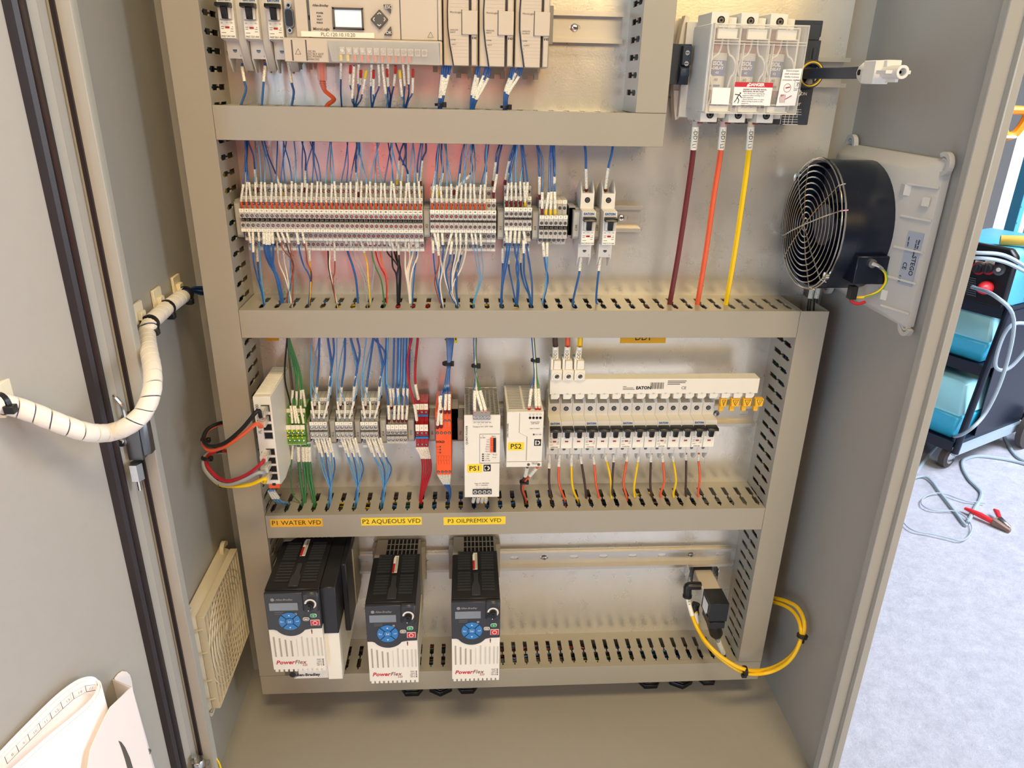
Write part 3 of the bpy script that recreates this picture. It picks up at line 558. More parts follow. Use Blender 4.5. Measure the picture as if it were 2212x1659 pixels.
# rail clamps with printed label holders
def clamp(px, py0, py1, zc, s, label, wd=.0085, yf=-.046, tx=None):
    pc = (py0 + py1) / 2; x = Y(px, pc, yf).x; z0, z1 = Y(px, py1, yf).z, Y(px, py0, yf).z
    t = thing('rail_clamp', (x, 0, zc), label, 'rail clamp', 'grey rail clamps')
    m = MB(); m.box(x - wd / 2, x + wd / 2, -.040, -.010, z0 - .002, z1 + .002); m.box(x - wd / 2, x + wd / 2, yf, -.040, z0, z1); m.build('clamp_body', 'terminal_dark', t, bevel=.0004)
    lp = MB().box(x - wd * .36, x + wd * .36, yf - .0006, yf, z0 + .003, z1 - .002).build('label_holder', 'cabinet_white', t)
    if s: txt(s, (x, yf - .0007, (z0 + z1) / 2 - (z1 - z0) * .1), tx or .0045, 'ink', t, xd=(0, 0, 1), ud=(-1, 0, 0))
clamp(516, 436, 512, ZR1, '', 'grey rail clamp at the left end of the long top terminal row')
clamp(922, 452, 512, ZR1, 'X2', 'grey rail clamp labelled X2'); clamp(1081.5, 455, 517, ZR1, 'X3', 'grey rail clamp labelled X3'); clamp(1156.5, 455, 518, ZR1, 'X4', 'grey rail clamp labelled X4')
clamp(1245, 455, 516, ZR1, 'CB8', 'grey rail clamp labelled CB8', .0095, -.050); clamp(1290, 455, 516, ZR1, 'CB9', 'grey rail clamp labelled CB9 between the two single breakers', .007, -.042)
clamp(1232, 445, 505, ZR1, '', 'dark grey end bracket at the right of the fourth terminal row', .009, -.028)
clamp(614, 908, 957, ZR2, '', 'grey rail clamp with blank label left of the earth terminals'); clamp(663.5, 915, 955, ZR2, 'X11', 'grey rail clamp left of the first grey group, labelled X11', .008); clamp(719, 907, 958, ZR2, 'X12', 'grey rail clamp labelled X12', .0085)
clamp(773, 907, 958, ZR2, 'X13', 'grey rail clamp labelled X13', .0085); clamp(828, 905, 957, ZR2, 'X14', 'grey rail clamp labelled X14', .0095); clamp(888, 905, 953, ZR2, 'STO', 'grey rail clamp labelled STO', .010); clamp(934, 905, 953, ZR2, 'SR1', 'grey rail clamp labelled SR1 left of the orange relay', .009)
clamp(995, 905, 953, ZR2, 'PS1', 'grey rail clamp labelled PS1 left of the power supply', .009, -.044)
clamp(983, 873, 940, ZR2, '', 'dark rail clamp right of the orange relay', .010, -.024)
# ================================================================ CONTROLLER AND ITS MODULES
yP = -.088
def RX(p0, p1, y): a, b = Y(*p0, y), Y(*p1, y); return a, b
def prect(m, q0, q1, y, th, z_=None):
    """block whose front lies at depth y and spans the two photo corners"""
    a, b = Y(*q0, y), Y(*q1, y); m.box(a.x, b.x, y, y + th, b.z, a.z)
zPb = Y(780, 137, yP).z; xP0 = Y(614, 110, yP).x; xP1 = Y(955, 110, yP).x; zPm = Y(780, 84, yP).z; zPt = 1.075
t = thing('controller', ((xP0 + xP1) / 2, 0, zPb), 'beige programmable controller with small lit screen and keypad', 'controller')
m = MB(); xs_ = Y(637, 40, yP).x
m.box(xs_, xP1 - .0045, yP + .002, -.010, zPm, zPt); m.box(xP0, xs_, -.070, -.010, zPm, zPt); m.box(xP0, xP1, yP - .002, -.030, zPb, zPm - .0004); m.box(xP1 - .0043, xP1, yP + .001, -.010, zPm + .0004, zPt)
bd = m.build('housing', 'plc', t, bevel=.0007)
m = MB()   # joints in the housing
for a, b in (((667, 0), (667.6, 84)), ((864.5, 0), (865.2, 87))): prect(m, a, b, yP + .0019, .0004)
prect(m, (631, 85.5), (661, 86.2), yP - .0021, .0004); prect(m, (631.0, 86), (631.6, 131), yP - .0021, .0004); prect(m, (661.6, 86), (662.2, 131), yP - .0021, .0004); prect(m, (666.2, 33), (669.2, 43.5), yP + .0019, .0004)
m.build('joint_lines', 'plc_dark', t)
m = MB(); prect(m, (616, 3), (635, 78), -.0704, .002); fc = m.build('port_plate', 'breaker_shade', t)
c = Y(625, 39, -.072); m = MB(); pts = []
for i in range(16):
    a = 2 * PI * i / 16; pts.append((c.x + .0052 * math.copysign(abs(math.cos(a)) ** .5, math.cos(a)), c.z + .0100 * math.copysign(abs(math.sin(a)) ** .5, math.sin(a))))
m.mat(0).prism(pts, 'y', -.0740, -.070); m.mat(1).prism([(c.x + (p[0] - c.x) * .80, c.z + (p[1] - c.z) * .88) for p in pts], 'y', -.0745, -.0738); m.build('serial_port', ['zinc_dark', 'black'], t)
for py in (12, 66):
    q = Y(624 + (py > 20) * 3, py, -.072); m = MB(); m.mat(0).lathe((q.x, -.070, q.z), (0, -1, 0), [(.0031, 0), (.0031, .005), (.0018, .005)], 6, False); m.mat(1).lathe((q.x, -.0735, q.z), (0, -1, 0), [(.0018, 0), (.0017, .001)], 10); m.build('jack_screw', ['steel', 'hole'], t)
m = MB(); a, b = Y(717, 15.5, yP), Y(786, 64.5, yP); m.mat(0)
for x0, x1, z0, z1 in ((a.x, b.x, a.z - .0022, a.z), (a.x, b.x, b.z, b.z + .0022), (a.x, a.x + .0024, b.z, a.z), (b.x - .0018, b.x, b.z, a.z)): m.box(x0, x1, yP - .0012, yP + .002, z0, z1)
m.build('screen_bezel', 'plc_dark', t, bevel=.0004)
MB().box(a.x + .002, b.x - .0015, yP + .0002, yP + .0018, b.z + .002, a.z - .002).build('screen', 'lcd', t)
def keyp(pts, nm):
    P = [Y(*q, yP) for q in pts]; return MB().prism([(p.x, p.z) for p in P], 'y', yP - .0016, yP + .002).build(nm, 'plc_dark', t, bevel=.0007)
keyp([(819.4, 20), (839, 42), (820, 64), (800, 42)], 'keypad_button'); keyp([(827, 10), (845, 10), (844, 30)], 'keypad_button'); keyp([(844.5, 56), (847, 76.5), (829, 76)], 'keypad_button')
q = Y(839, 15.5, yP); txt('ESC', (q.x, yP - .0017, q.z), .0045, 'white', t); q = Y(840, 71, yP); txt('OK', (q.x, yP - .0017, q.z), .0045, 'white', t)
m = MB(); 
for dx, dy, ux, uy in ((0, -14, 1, 0), (0, 14, 1, 0), (-13, 0, 0, 1), (13, 0, 0, 1)):
    k_ = 1 if (dx + dy) > 0 else -1; q = [(819.5 + dx + 4 * ux - k_ * 3 * uy, 42 + dy + 4 * uy - k_ * 3 * ux), (819.5 + dx, 42 + dy), (819.5 + dx - 4 * ux - k_ * 3 * uy, 42 + dy - 4 * uy - k_ * 3 * ux)]
    m.tube([Y(x, y, yP) + Vector((0, -.0018, 0)) for x, y in q], .0005, 4)
m.build('arrows', 'marker', t)
m = MB(); prect(m, (650, 67), (809, 83), yP + .0008, .0008); m.build('label', 'label_paper', t); q = Y(730, 75.3, yP); txt('PLC:120.10.10.20', (q.x, yP + .0007, q.z), .0054, 'grey_ink', t)
for s, px, py, sz in (('Allen-Bradley', 691, 11.5, .0032), ('MicroLogix', 693.5, 62.5, .0040), ('POWER', 690, 28, .0022), ('RUN', 688.5, 35, .0022), ('FAULT', 690, 42, .0022), ('FORCE', 690, 49, .0022)):
    q = Y(px, py, yP); txt(s, (q.x, yP + .0018, q.z), sz, 'grey_ink', t, shear=.25 if s[0] == 'A' else 0, bold=.0001)
for k_, s in enumerate(('DC IN', 'DC RLY OUT', 'DC POWER', 'ANALOG')): q = Y(666, 111 + 5.7 * k_, yP); txt(s, (q.x, yP - .0022, q.z), .0030, 'plc_dark', t, align='LEFT')
m = MB()
for px, py in ((644, 112), (930, 76)):
    P = [Y(px, py - 7, yP - .002), Y(px + 6, py + 5, yP - .002), Y(px - 6, py + 5, yP - .002)]
    for i in range(3): m.cyl(P[i] + Vector((0, -.0001, 0)), P[(i + 1) % 3] + Vector((0, -.0001, 0)), .0002, 4)
m.build('warning_mark', 'plc_dark', t)
# screw terminals under a clear cover
m = MB(); prect(m, (707, 87), (951, 140), yP - .0026, .006); m.build('terminal_recess', 'terminal_dark', t)
cv = MB(); A = [Y(706, 86, yP - .010), Y(947, 92, yP - .010), Y(951, 141, yP - .010), Y(717, 133, yP - .010)]
a0 = [(p.x, p.y, p.z) for p in A]; cv.hexa([(x, y + .0012, z) for x, y, z in a0], a0); cv.build('clear_cover', 'clear', t)
for i in range(13):
    px = 739 + i * 14.8; m = MB(); m.mat(0); prect(m, (px - 6, 101.5 + i * .45), (px + 6, 117 + i * .45), yP - .0055, .003); m.mat(1); q = Y(px, 108.5 + i * .45, yP - .0056); m.lathe((q.x, yP - .0055, q.z), (0, -1, 0), [(.0027, 0), (.0022, .0012)], 12); m.build('screw_terminal', ['plc', 'steel'], t)
    if i < 11: q = Y(px - 3, 118 + i * .45, yP - .006); m = MB(); m.cyl(q, q + Vector((0, .0005, -.0065)), .0017, 8); m.build('ferrule', 'yellow' if i < 2 else 'ferrule_red', t, smooth=True)
m = MB()
for px in (645, 667): prect(m, (px, 134), (px + 7, 150), -.020, .004)
prect(m, (700, 134), (722, 144), -.020, .004); prect(m, (935, 139), (945, 156), -.020, .004); m.build('rail_foot', 'drive_beige', t)
for k in range(3):
    pl, pr = 957.5 + k * 77.4, 1032.5 + k * 77.3; pb = 141 + k * 2.0; u = lambda f: lerp(pl, pr, f); y = -.080
    zb_ = Y(pl, pb, y).z; xa, xb_ = Y(pl, 100, y).x, Y(pr, 100, y).x; zT = 1.075
    t = thing('expansion_module', ((xa + xb_) / 2, 0, zb_), ('beige expansion module touching the controller', 'middle one of the three beige expansion modules', 'rightmost beige expansion module, next to the bare rail')[k], 'controller module', 'expansion modules')
    MB().box(xa, xb_, y + .008, -.010, zb_, zT).build('housing', 'plc', t, bevel=.0006)
    zz_ = [zb_, zb_ + .008, zb_ + .022, zb_ + .040, zb_ + .058, zb_ + .075, zT]; xx = [.30, .27, .205, .15, .145, .17, .35]
    W_ = xb_ - xa; P = [(xa + W_ * f, z) for f, z in zip(xx, zz_)] + [(xa + W_ * .735, zT), (xa + W_ * .735, zb_)]
    pn = MB().prism(P, 'y', y, y + .0085).build('front_panel', 'cream' if 0 else 'plc', t, bevel=.0005)
    m = MB(); m.tube([(xa + W_ * f - .0006, y + .0078, z) for f, z in zip(xx[:6], zz_[:6])], .0008, 4); m.box(xa + W_ * .735, xa + W_ * .805, y + .0070, y + .0085, zb_, zT); m.box(xa - .0001, xa + .0008, y + .0060, y + .0085, zb_, zT); m.build('channel', 'plc_dark', t)
    MB().box(xa + W_ * .81, xb_ - .0012, y + .0008, y + .009, zb_ + .0005, zT).build('rib', 'plc', t, bevel=.0008)
    z0 = Y(u(.8), 75 + k * 1.5, y).z; z1 = Y(u(.8), 23 + k * 1.5, y).z
    m = MB(); m.mat(0).box(xa + W_ * .545, xb_ - .0006, y - .0022, y + .004, z0, z1); tb = m.build('tab', 'plc', t, bevel=.0005)
    MB().box(xa + W_ * .525, xa + W_ * .546, y - .0006, y + .001, z0 - .0005, z1 + .0008).build('tab_gap', 'plc_dark', t)
    m = MB(); zl = z0 - .0015
    while zl > zb_ + .006: m.box(xa + W_ * (.31 - .1 * (zl - zb_) / .04), xa + W_ * .73, y - .00008, y + .0001, zl, zl + .00022); zl -= .0037
    zl = z1 + .003
    while zl < z1 + .05: m.box(xa + W_ * .20, xa + W_ * .73, y - .00008, y + .0001, zl, zl + .00022); zl += .0037
    m.build('ruled_lines', 'drive_beige', t)
    for s, dz, sz in (('MicroLogix', .0225, .0028), ('ANALOG', .0045, .0022), ('OUTPUT' if k == 2 else 'INPUT', .002, .0022), ('POWER', -.0032, .0018), ('OUTPUT' if k == 2 else 'INPUT', -.0105, .0018), ('0', -.014, .0018), ('1', -.0177, .0018), ('2', -.0214, .0018), ('3', -.0251, .0018)):
        txt(s, (xa + W_ * (.20 + (.04 if dz < -.01 else 0)), y - .0002, z0 + dz - (.0025 if s == 'POWER' else 0)), sz, 'grey_ink', t, align='LEFT')
    txt('0 IO', (xa + W_ * .90, y + .0006, z0 - .0035), .0030, 'ink', t, bold=.0001)
    m = MB(); m.box(xa + .010, xb_ - .008, -.024, -.012, zb_ - .008, zb_); m.box(xa + .014, xa + .020, -.026, -.012, zb_ - .013, zb_ - .006); m.box(xb_ - .012, xb_ - .007, -.026, -.012, zb_ - .013, zb_ - .004); m.build('rail_foot', 'drive_beige', t)
x = Y(1189, 60, -.03).x; t = thing('rail_clamp', (x, 0, ZR0), 'narrow grey clamp closing the module row on the top rail', 'rail clamp', 'grey rail clamps'); MB().box(x - .0025, x + .0028, -.034, -.010, ZR0 - .021, ZR0 + .021).build('clamp_body', 'terminal_dark', t, bevel=.0004)
# ================================================================ ETHERNET SWITCH, POWER SUPPLIES, RELAY
yS = -.118; a, b = Y(548, 857, yS), Y(583, 857, yS); zb_ = Y(566, 1051, yS).z; wS = .0225; xs0 = Y(557, 950, yS).x
t = thing('network_switch', (xs0 + wS / 2, 0, zb_), 'slim white five-port network switch left of the earth terminals', 'network switch')
zt_ = a.z; m = MB(); m.prism([(yS, zb_ + .004), (yS, zt_), (-.010, zt_ - .002), (-.010, zb_ + .01), (yS + .03, zb_ - .004), (yS + .006, zb_)], 'x', xs0, xs0 + wS)
for i in range(20): yy = yS + .010 + i * .0048; m.box(xs0 + .0012, xs0 + wS - .0010, yy, yy + .0022, zt_ - .0006, zt_ + .0014)
m.build('housing', 'cream', t, bevel=.0005)
px_ = lambda py: lerp(568, 577, (py - 880) / 160)
for i, py in enumerate((882, 903, 923, 941, 976, 995, 1013, 1030)):
    q = Y(573 + (py - 900) * .055, py, yS); m = MB(); m.mat(0).box(xs0 + .0090, xs0 + .0205, yS - .0004, yS + .002, q.z - .0052, q.z + .0052); m.mat(1).box(xs0 + .0100, xs0 + .0200, yS - .0006, yS + .001, q.z - .0040, q.z + .0044); m.build('network_port', ['terminal_dark', 'hole'], t)
for s, py, sz in (('FL SWITCH 4000', 905, .0058), ('ETHERNET', 992, .0050)): q = Y(556, py, yS); txt(s, (xs0 + .0045, yS - .0002, q.z), sz, 'ink', t, xd=(0, 0, 1), ud=(-1, 0, 0))
q = Y(583, 1046, yS); m = MB(); m.box(xs0 + .012, xs0 + .0165, yS - .0006, yS, q.z - .0018, q.z + .0018); m.build('logo', 'ink', t)
m = MB(); m.box(xs0 + .004, xs0 + .019, yS + .008, yS + .022, zb_ - .008, zb_ + .003); m.build('power_plug', 'relay_orange', t, bevel=.0005)
def psu(pl, pr, pt, pb, yf, label, nm, z_extra=0, grille=True):
    a, b = Y(pl, pt, yf), Y(pr, pt, yf); zb_ = Y((pl + pr) / 2, pb, yf).z; x0, x1 = a.x, b.x; zt_ = a.z
    t = thing('power_supply', ((x0 + x1) / 2, 0, zb_), label, 'power supply')
    m = MB()
    if grille:
        m.box(x0, x1, yf, yf + .003, zb_, zt_); m.box(x0 + .0006, x0 + .0016, yf + .003, -.012, zb_, zt_ - .0005); m.box(x1 - .0016, x1 - .0006, yf + .003, -.012, zb_, zt_ - .0005); m.box(x0 + .0006, x1 - .0006, -.014, -.012, zb_, zt_); m.box(x0 + .0006, x1 - .0006, yf + .003, -.012, zb_, zb_ + .001)
    else: m.box(x0, x1, yf, -.012, zb_, zt_)
    m.build('housing', 'cream', t, bevel=.0006); return t, x0, x1, zb_, zt_
yf = -.110; t, x0, x1, zb_, zt_ = psu(1002.5, 1081, 897.5, 1074, yf, 'tall white power supply with honeycomb top, labelled PS1', 'PS1')
m = MB(); R_ = .0029; px2 = .0052; nx = int((x1 - x0 - .004) / px2); ny = int((abs(yf) - .018) / .0046)
def hexcell(m, cx, cy, pw, ph, r, z):   # a bar around one hexagonal hole
    out = [(cx - pw, cy - ph), (cx + pw, cy - ph), (cx + pw, cy), (cx + pw, cy + ph), (cx - pw, cy + ph), (cx - pw, cy)]; inn = [(cx + r * math.cos(math.radians(d)), cy + r * math.sin(math.radians(d))) for d in (240, 300, 0, 60, 120, 180)]
    o = [(x, y, z) for x, y in out] + [(x, y, z) for x, y in inn] + [(x, y, z - .0012) for x, y in inn]
    m.add(o, [(i, (i + 1) % 6, 6 + (i + 1) % 6, 6 + i) for i in range(6)] + [(6 + i, 6 + (i + 1) % 6, 12 + (i + 1) % 6, 12 + i) for i in range(6)])
pw = (x1 - x0 - .002) / nx / 2; ny2 = 18; ph = (abs(yf) - .0155) / ny2 / 2
for i in range(nx):
    for j in range(ny2):
        if i % 2 and j == ny2 - 1: continue
        cy = -.0135 - ph - j * 2 * ph - (ph if i % 2 else 0); hexcell(m, x0 + .001 + pw + i * 2 * pw, cy, pw, ph, min(pw, ph) * .92, zt_ - .0002)
m.build('honeycomb_grille', 'terminal_dark', t)
MB().box(x0 + .003, x1 - .003, yf + .006, -.016, zb_ + .02, zt_ - .012).build('inner_board', 'black', t)
a, b = Y(1022, 892, yf - .004), Y(1059, 907, yf - .004); m = MB(); m.mat(0).box(a.x, b.x, yf - .004, yf + .010, b.z, a.z + .002)
cb = m.build('plug', 'terminal_dark', t, bevel=.0004); wv = (b.x - a.x) / 5
for i in range(5):
    xc = a.x + (i + .5) * wv; m = MB(); m.mat(0).lathe((xc, yf - .004, b.z + .004), (0, -1, 0), [(.0020, 0), (.0018, .0006)], 12); m.mat(1).prism([(xc - .0013, b.z + .0030), (xc - .0010, b.z + .0027), (xc + .0013, b.z + .0050), (xc + .0010, b.z + .0053)], 'y', yf - .0048, yf - .0045); m.build('screw', ['steel', 'hole'], cb)
def ptx(s, px, py, sz, mat='ink', **k): q = Y(px, py, yf); return txt(s, (q.x, yf - .0002, q.z), sz, mat, t, **k)
for i, s in enumerate(('2.1', '2.2', '2.3', '2.4', '2.5')): ptx(s, 1026 + i * 8.2, 912.5, .0026, 'grey_ink')
ptx('+  +  -  -  -', 1042, 916.5, .003, 'grey_ink'); ptx('Output DC 24V 10A', 1043, 921.5, .0032, 'grey_ink'); ptx('QUINT POWER', 1008.5, 940, .0042, 'ink', xd=(0, 0, 1), ud=(-1, 0, 0))
m = MB(); 
for q0, q1 in (((1036, 937.5), (1080, 938)), ((1036, 1000), (1080, 1000.5)), ((1036, 937.5), (1036.6, 1000))): prect(m, q0, q1, yf - .0001, .0003)
m.build('outline', 'grey_ink', t)
for i in range(6):
    m = MB(); m.mat(0); prect(m, (1059.0, 946.5 + i * 5.2), (1064.8, 951.2 + i * 5.2), yf - .0022, .003); m.mat(1); prect(m, (1065.4, 946.5 + i * 5.2), (1071.5, 951.2 + i * 5.2), yf - .0012, .003); m.build('push_button', ['relay_orange', 'black'], t)
for s, px, py in (('Signal', 1066, 942), ('U', 1043, 941), ('24-28V', 1043, 945.5), ('>13', 1054, 949.5), ('Thr', 1054, 954.5), ('Rem', 1054, 959.8), ('SGnd', 1053.5, 965), ('Out 1', 1053, 970), ('Out 2', 1053, 975), ('> 100%', 1053, 981.5), ('> 75%', 1052, 986), ('> 50%', 1052, 990.6), ('DC OK', 1053, 995), ('Boost', 1069, 982), ('P out', 1068, 988)): ptx(s, px, py, .0024, 'grey_ink')
m = MB()
for k in range(4): prect(m, (1041, 980 + k * 4.5), (1045.5, 982.8 + k * 4.5), yf - .0002, .0003)
m.build('print', 'grey_ink', t)
m = MB(); prect(m, (1009.8, 1003), (1041.5, 1020.5), yf - .0004, .0004); m.build('label', 'yellow_tape', t); q = Y(1025.5, 1011.8, yf); txt('PS1', (q.x, yf - .0005, q.z), .0108, 'ink', t, bold=.0001)
def plogo(q0, q1, q2):
    m = MB(); m.mat(0); prect(m, q0, q1, yf - .0003, .0003); a, b = Y(*q0, yf), Y(*q1, yf); c = (a + b) / 2; s_ = (b.x - a.x) / 2
    m.mat(1).box(c.x - s_ * .72, c.x - s_ * .1, yf - .0005, yf - .0003, c.z - s_ * .7, c.z + s_ * .7); m.mat(1).lathe((c.x + s_ * .05, yf - .0003, c.z), (0, -1, 0), [(s_ * .68, 0), (s_ * .68, .0002)], 16); m.mat(0).lathe((c.x + s_ * .05, yf - .0005, c.z), (0, -1, 0), [(s_ * .34, 0), (s_ * .34, .0002)], 12); m.mat(0).box(c.x - s_ * .12, c.x + s_ * .02, yf - .0008, yf - .0006, c.z - s_ * .9, c.z + s_ * .9)
    m.build('logo', ['ink', 'cream'], t)
plogo((1044.5, 1004), (1060, 1018), None)
ptx('Input AC 400-500V', 1041, 1044, .0026, 'grey_ink'); ptx('DC +/- 560-800V', 1041, 1048.2, .0024, 'grey_ink'); ptx('1.1   1.2   1.3   1.4', 1041, 1054, .0024, 'grey_ink')
m = MB(); prect(m, (1021, 1057), (1062, 1067.5), yf - .0008, .002); s_ = m.build('input_socket', 'drive_grey', t)
for i in range(4): q = Y(1026.5 + i * 10, 1062, yf); m = MB(); m.mat(0).lathe((q.x, yf - .0008, q.z), (0, -1, 0), [(.0026, 0), (.0026, .0008)], 14); m.mat(1).lathe((q.x, yf - .0016, q.z), (0, -1, 0), [(.0019, 0), (.0016, .0006)], 12); m.build('screw', ['cream', 'zinc_dark'], s_)
# ---- second supply
yf = -.105; t, x0, x1, zb_, zt_ = psu(1095.5, 1175, 890, 1009, yf, 'lower squat white power supply with ribbed top, labelled PS2', 'PS2', grille=False)
m = MB()
for i in range(15): yy = yf + .010 + i * .0055; m.box(x0 + .003, x0 + (x1 - x0) * .44, yy, yy + .0022, zt_ - .001, zt_ + .0006); m.box(x0 + (x1 - x0) * .50, x1 - .003, yy, yy + .0022, zt_ - .001, zt_ + .0006)
m.build('vent_ribs', 'terminal_dark', t)
for i in range(4):
    q = Y(1145 + i * 7.4, 902.5, yf); m = MB(); m.lathe((q.x, yf + .0005, q.z), (0, -1, 0), [(.0019, 0), (.0019, .0008)], 12); m.build('screw_hole', 'hole', t); ptx('2.%d' % (i + 1), 1145 + i * 7.4, 894.5, .0024, 'grey_ink'); ptx('++--'[i], 1145 + i * 7.4, 898, .003, 'grey_ink')
ptx('Output DC', 1156, 911.5, .0027, 'grey_ink'); ptx('24V 90W', 1156, 915, .0027, 'grey_ink'); ptx('class 2 output', 1155, 925.5, .0024, 'grey_ink'); ptx('DC OK', 1163, 938.5, .0027, 'grey_ink'); ptx('Input AC', 1155, 999, .0024, 'grey_ink'); ptx('100-240V', 1155, 1002, .0022, 'grey_ink'); ptx('UNO POWER', 1096.8, 930, .0036, 'ink', xd=(0, 0, 1), ud=(-1, 0, 0))
q = Y(1153, 938.5, yf); MB().lathe((q.x, yf, q.z), (0, -1, 0), [(.0014, 0), (.0014, .0004)], 10).build('lamp', 'plc_dark', t)
plogo((1154, 949), (1168.5, 963), None)
m = MB(); prect(m, (1097.5, 956), (1131.5, 972.5), yf - .0004, .0004); m.build('label', 'yellow_tape', t); q = Y(1114.5, 964.3, yf); txt('PS2', (q.x, yf - .0005, q.z), .0108, 'ink', t, bold=.0001)
m = MB(); 
for q0, q1 in (((1122, 892), (1122.4, 935)), ((1137.3, 943), (1137.7, 995)), ((1094.5, 996.8), (1174, 997.2))): prect(m, q0, q1, yf - .0001, .0002)
m.cyl(Y(1122.2, 935, yf - .0001), Y(1137.5, 943, yf - .0001), .00015, 4); m.build('outline', 'drive_beige', t)
for px in (1141.5, 1163.5): q = Y(px, 1003.5, yf); MB().lathe((q.x, yf + .0004, q.z), (0, -1, 0), [(.0022, 0), (.0022, .0006)], 12).build('screw_hole', 'plc_dark', t)
# ---- orange safety relay
yf = -.086; a, b = Y(940, 890, yf), Y(974, 890, yf); x0, x1 = a.x, b.x; zb_ = Y(957, 1026, yf).z; zt_ = Y(957, 890, yf).z; zs = Y(957, 948, yf).z
t = thing('safety_relay', ((x0 + x1) / 2, 0, zb_), 'slim bright orange safety relay between red terminals and the tall power supply', 'relay')
m = MB(); m.prism([(-.012, zb_ + .002), (yf, zb_), (yf, zt_ - .004), (yf + .004, zt_), (yf + .022, zt_ + .004), (yf + .030, zt_ + .003), (-.012, zt_)], 'x', x0, x1); m.build('housing', 'relay_orange', t, bevel=.0007)
wv = (x1 - x0) / 4
for i in range(4):
    xc = x0 + (i + .5) * wv
    for py, k in ((898, 0), (917, 0), (909, 1), (935, 1), (1019, 1)):
        q = Y(957, py, yf); m = MB()
        if k == 0: m.box(xc - wv * .34, xc + wv * .34, yf - .0006, yf + .001, q.z - .0042, q.z + .0042); m.build('clamp_slot', 'orange_wire', t)
        else: m.mat(0).lathe((xc, yf + .0003, q.z), (0, -1, 0), [(.0021, 0), (.0021, .0006)], 12); m.mat(1).lathe((xc, yf - .0003, q.z), (0, -1, 0), [(.0016, 0), (.0014, .0004)], 10); m.mat(0).box(xc - .0014, xc + .0014, yf - .0009, yf - .0006, q.z - .0002, q.z + .0002); m.mat(0).box(xc - .0002, xc + .0002, yf - .0009, yf - .0006, q.z - .0014, q.z + .0014); m.build('screw', ['hole', 'steel'], t)
def ptx(s, px, py, sz, mat='ink', **k): q = Y(px, py, yf); return txt(s, (q.x, yf - .0002, q.z), sz, mat, t, **k)
ptx('DOLD', 951, 954.5, .0044, bold=.0002); ptx('Power', 945, 965, .0016); ptx('K1', 947, 971, .0016); ptx('K2', 947, 977.3, .0016)
for py in (965, 971, 977.5): q = Y(951, py, yf); MB().lathe((q.x, yf, q.z), (0, -1, 0), [(.0014, 0), (.0011, .0008)], 10).build('lamp', 'plc_dark', t)
m = MB(); a, b = Y(944, 985, yf), Y(971, 1003, yf)
for k in range(5): xq = lerp(a.x + .002, b.x, k / 4); m.cyl((xq, yf - .0001, a.z), (xq, yf - .0001, lerp(a.z, b.z, .35)), .00016, 4); m.cyl((xq - .0012, yf - .0001, lerp(a.z, b.z, .40)), (xq, yf - .0001, lerp(a.z, b.z, .62)), .00016, 4); m.cyl((xq, yf - .0001, lerp(a.z, b.z, .62)), (xq, yf - .0001, b.z), .00016, 4)
m.cyl((a.x, yf - .0001, a.z), (b.x, yf - .0001, a.z), .00016, 4); m.cyl((a.x, yf - .0001, lerp(a.z, b.z, .5)), (b.x, yf - .0001, lerp(a.z, b.z, .5)), .00012, 4); m.build('circuit_diagram', 'maroon_wire', t)
# yellow tapes on the plate, cut by the duct above
for s, q0, q1, mt, lb in (('EC1', (573, 716), (603, 736), 'amber_tape', 'yellow label reading EC1, half hidden by the duct above'), ('SR1', (961, 722), (988, 741), 'yellow_tape', 'yellow label reading SR1 on the plate behind the relay wires'), ('DD1', (1341, 718), (1437, 741), 'amber_tape', 'long yellow label reading DD1 on the plate above the busbar')):
    a, b = Y(*q0, 0), Y(*q1, 0); a.z += .006; o = tag(MB().box(a.x, b.x, -.0006, -.0001, b.z, a.z).build('label', mt), lb, 'label', 'yellow labels on the plate'); txt(s, ((a.x + b.x) / 2, -.0007, b.z + .0085), .0125, 'ink', o, bold=.0001)
# ================================================================ FUSE HOLDER, DISCONNECT SWITCH, SHAFT
yF = -.105
fx0, fx1 = Y(1532, 150, yF).x, Y(1722, 150, yF).x; fzt, fzb = Y(1640, 52, yF).z, Y(1600, 246, yF).z
t = thing('fuse_holder', ((fx0 + fx1) / 2, 0, fzb), 'three-pole fuse holder with clear cover and danger label at the upper right', 'fuse holder')
pw_ = (fx1 - fx0) / 3; m = MB()
m.box(fx0 - .010, fx1, -.030, -.006, fzb - .008, fzt + .006)
m.box(fx0, fx1, -.052, -.030, fzb + .004, fzt - .002)
for i in range(4):
    xw = fx0 + i * pw_; m.box(xw - .0012, xw + .0012, yF + .008, -.030, fzb + .004, fzt - .002)
m.box(fx0 - .001, fx0 + .003, yF + .006, -.030, fzb + .002, fzt)
m.box(fx0 - .017, fx0, -.020, -.006, fzb + .02, fzt - .02)
for s in (0, 1):
    z0 = fzt - .002 if s else fzb + .004; d = 1 if s else -1
    m.prism([(fx0 - .017, z0 - d * .02), (fx0 - .006, z0 - d * .02), (fx0 - .006, z0 + d * .014), (fx0 - .011, z0 + d * .016), (fx0 - .014, z0 + d * .002)], 'y', -.022, -.006)
m.build('base', 'breaker', t, bevel=.0007)
for px, py in ((1498, 77), (1481, 218)): q = Y(px, py, -.022); m = MB(); m.lathe((q.x, -.0215, q.z), (0, -1, 0), [(.0046, 0), (.0040, .0022), (.002, .003)], 16); m.build('mounting_screw', 'steel', t, smooth=True)
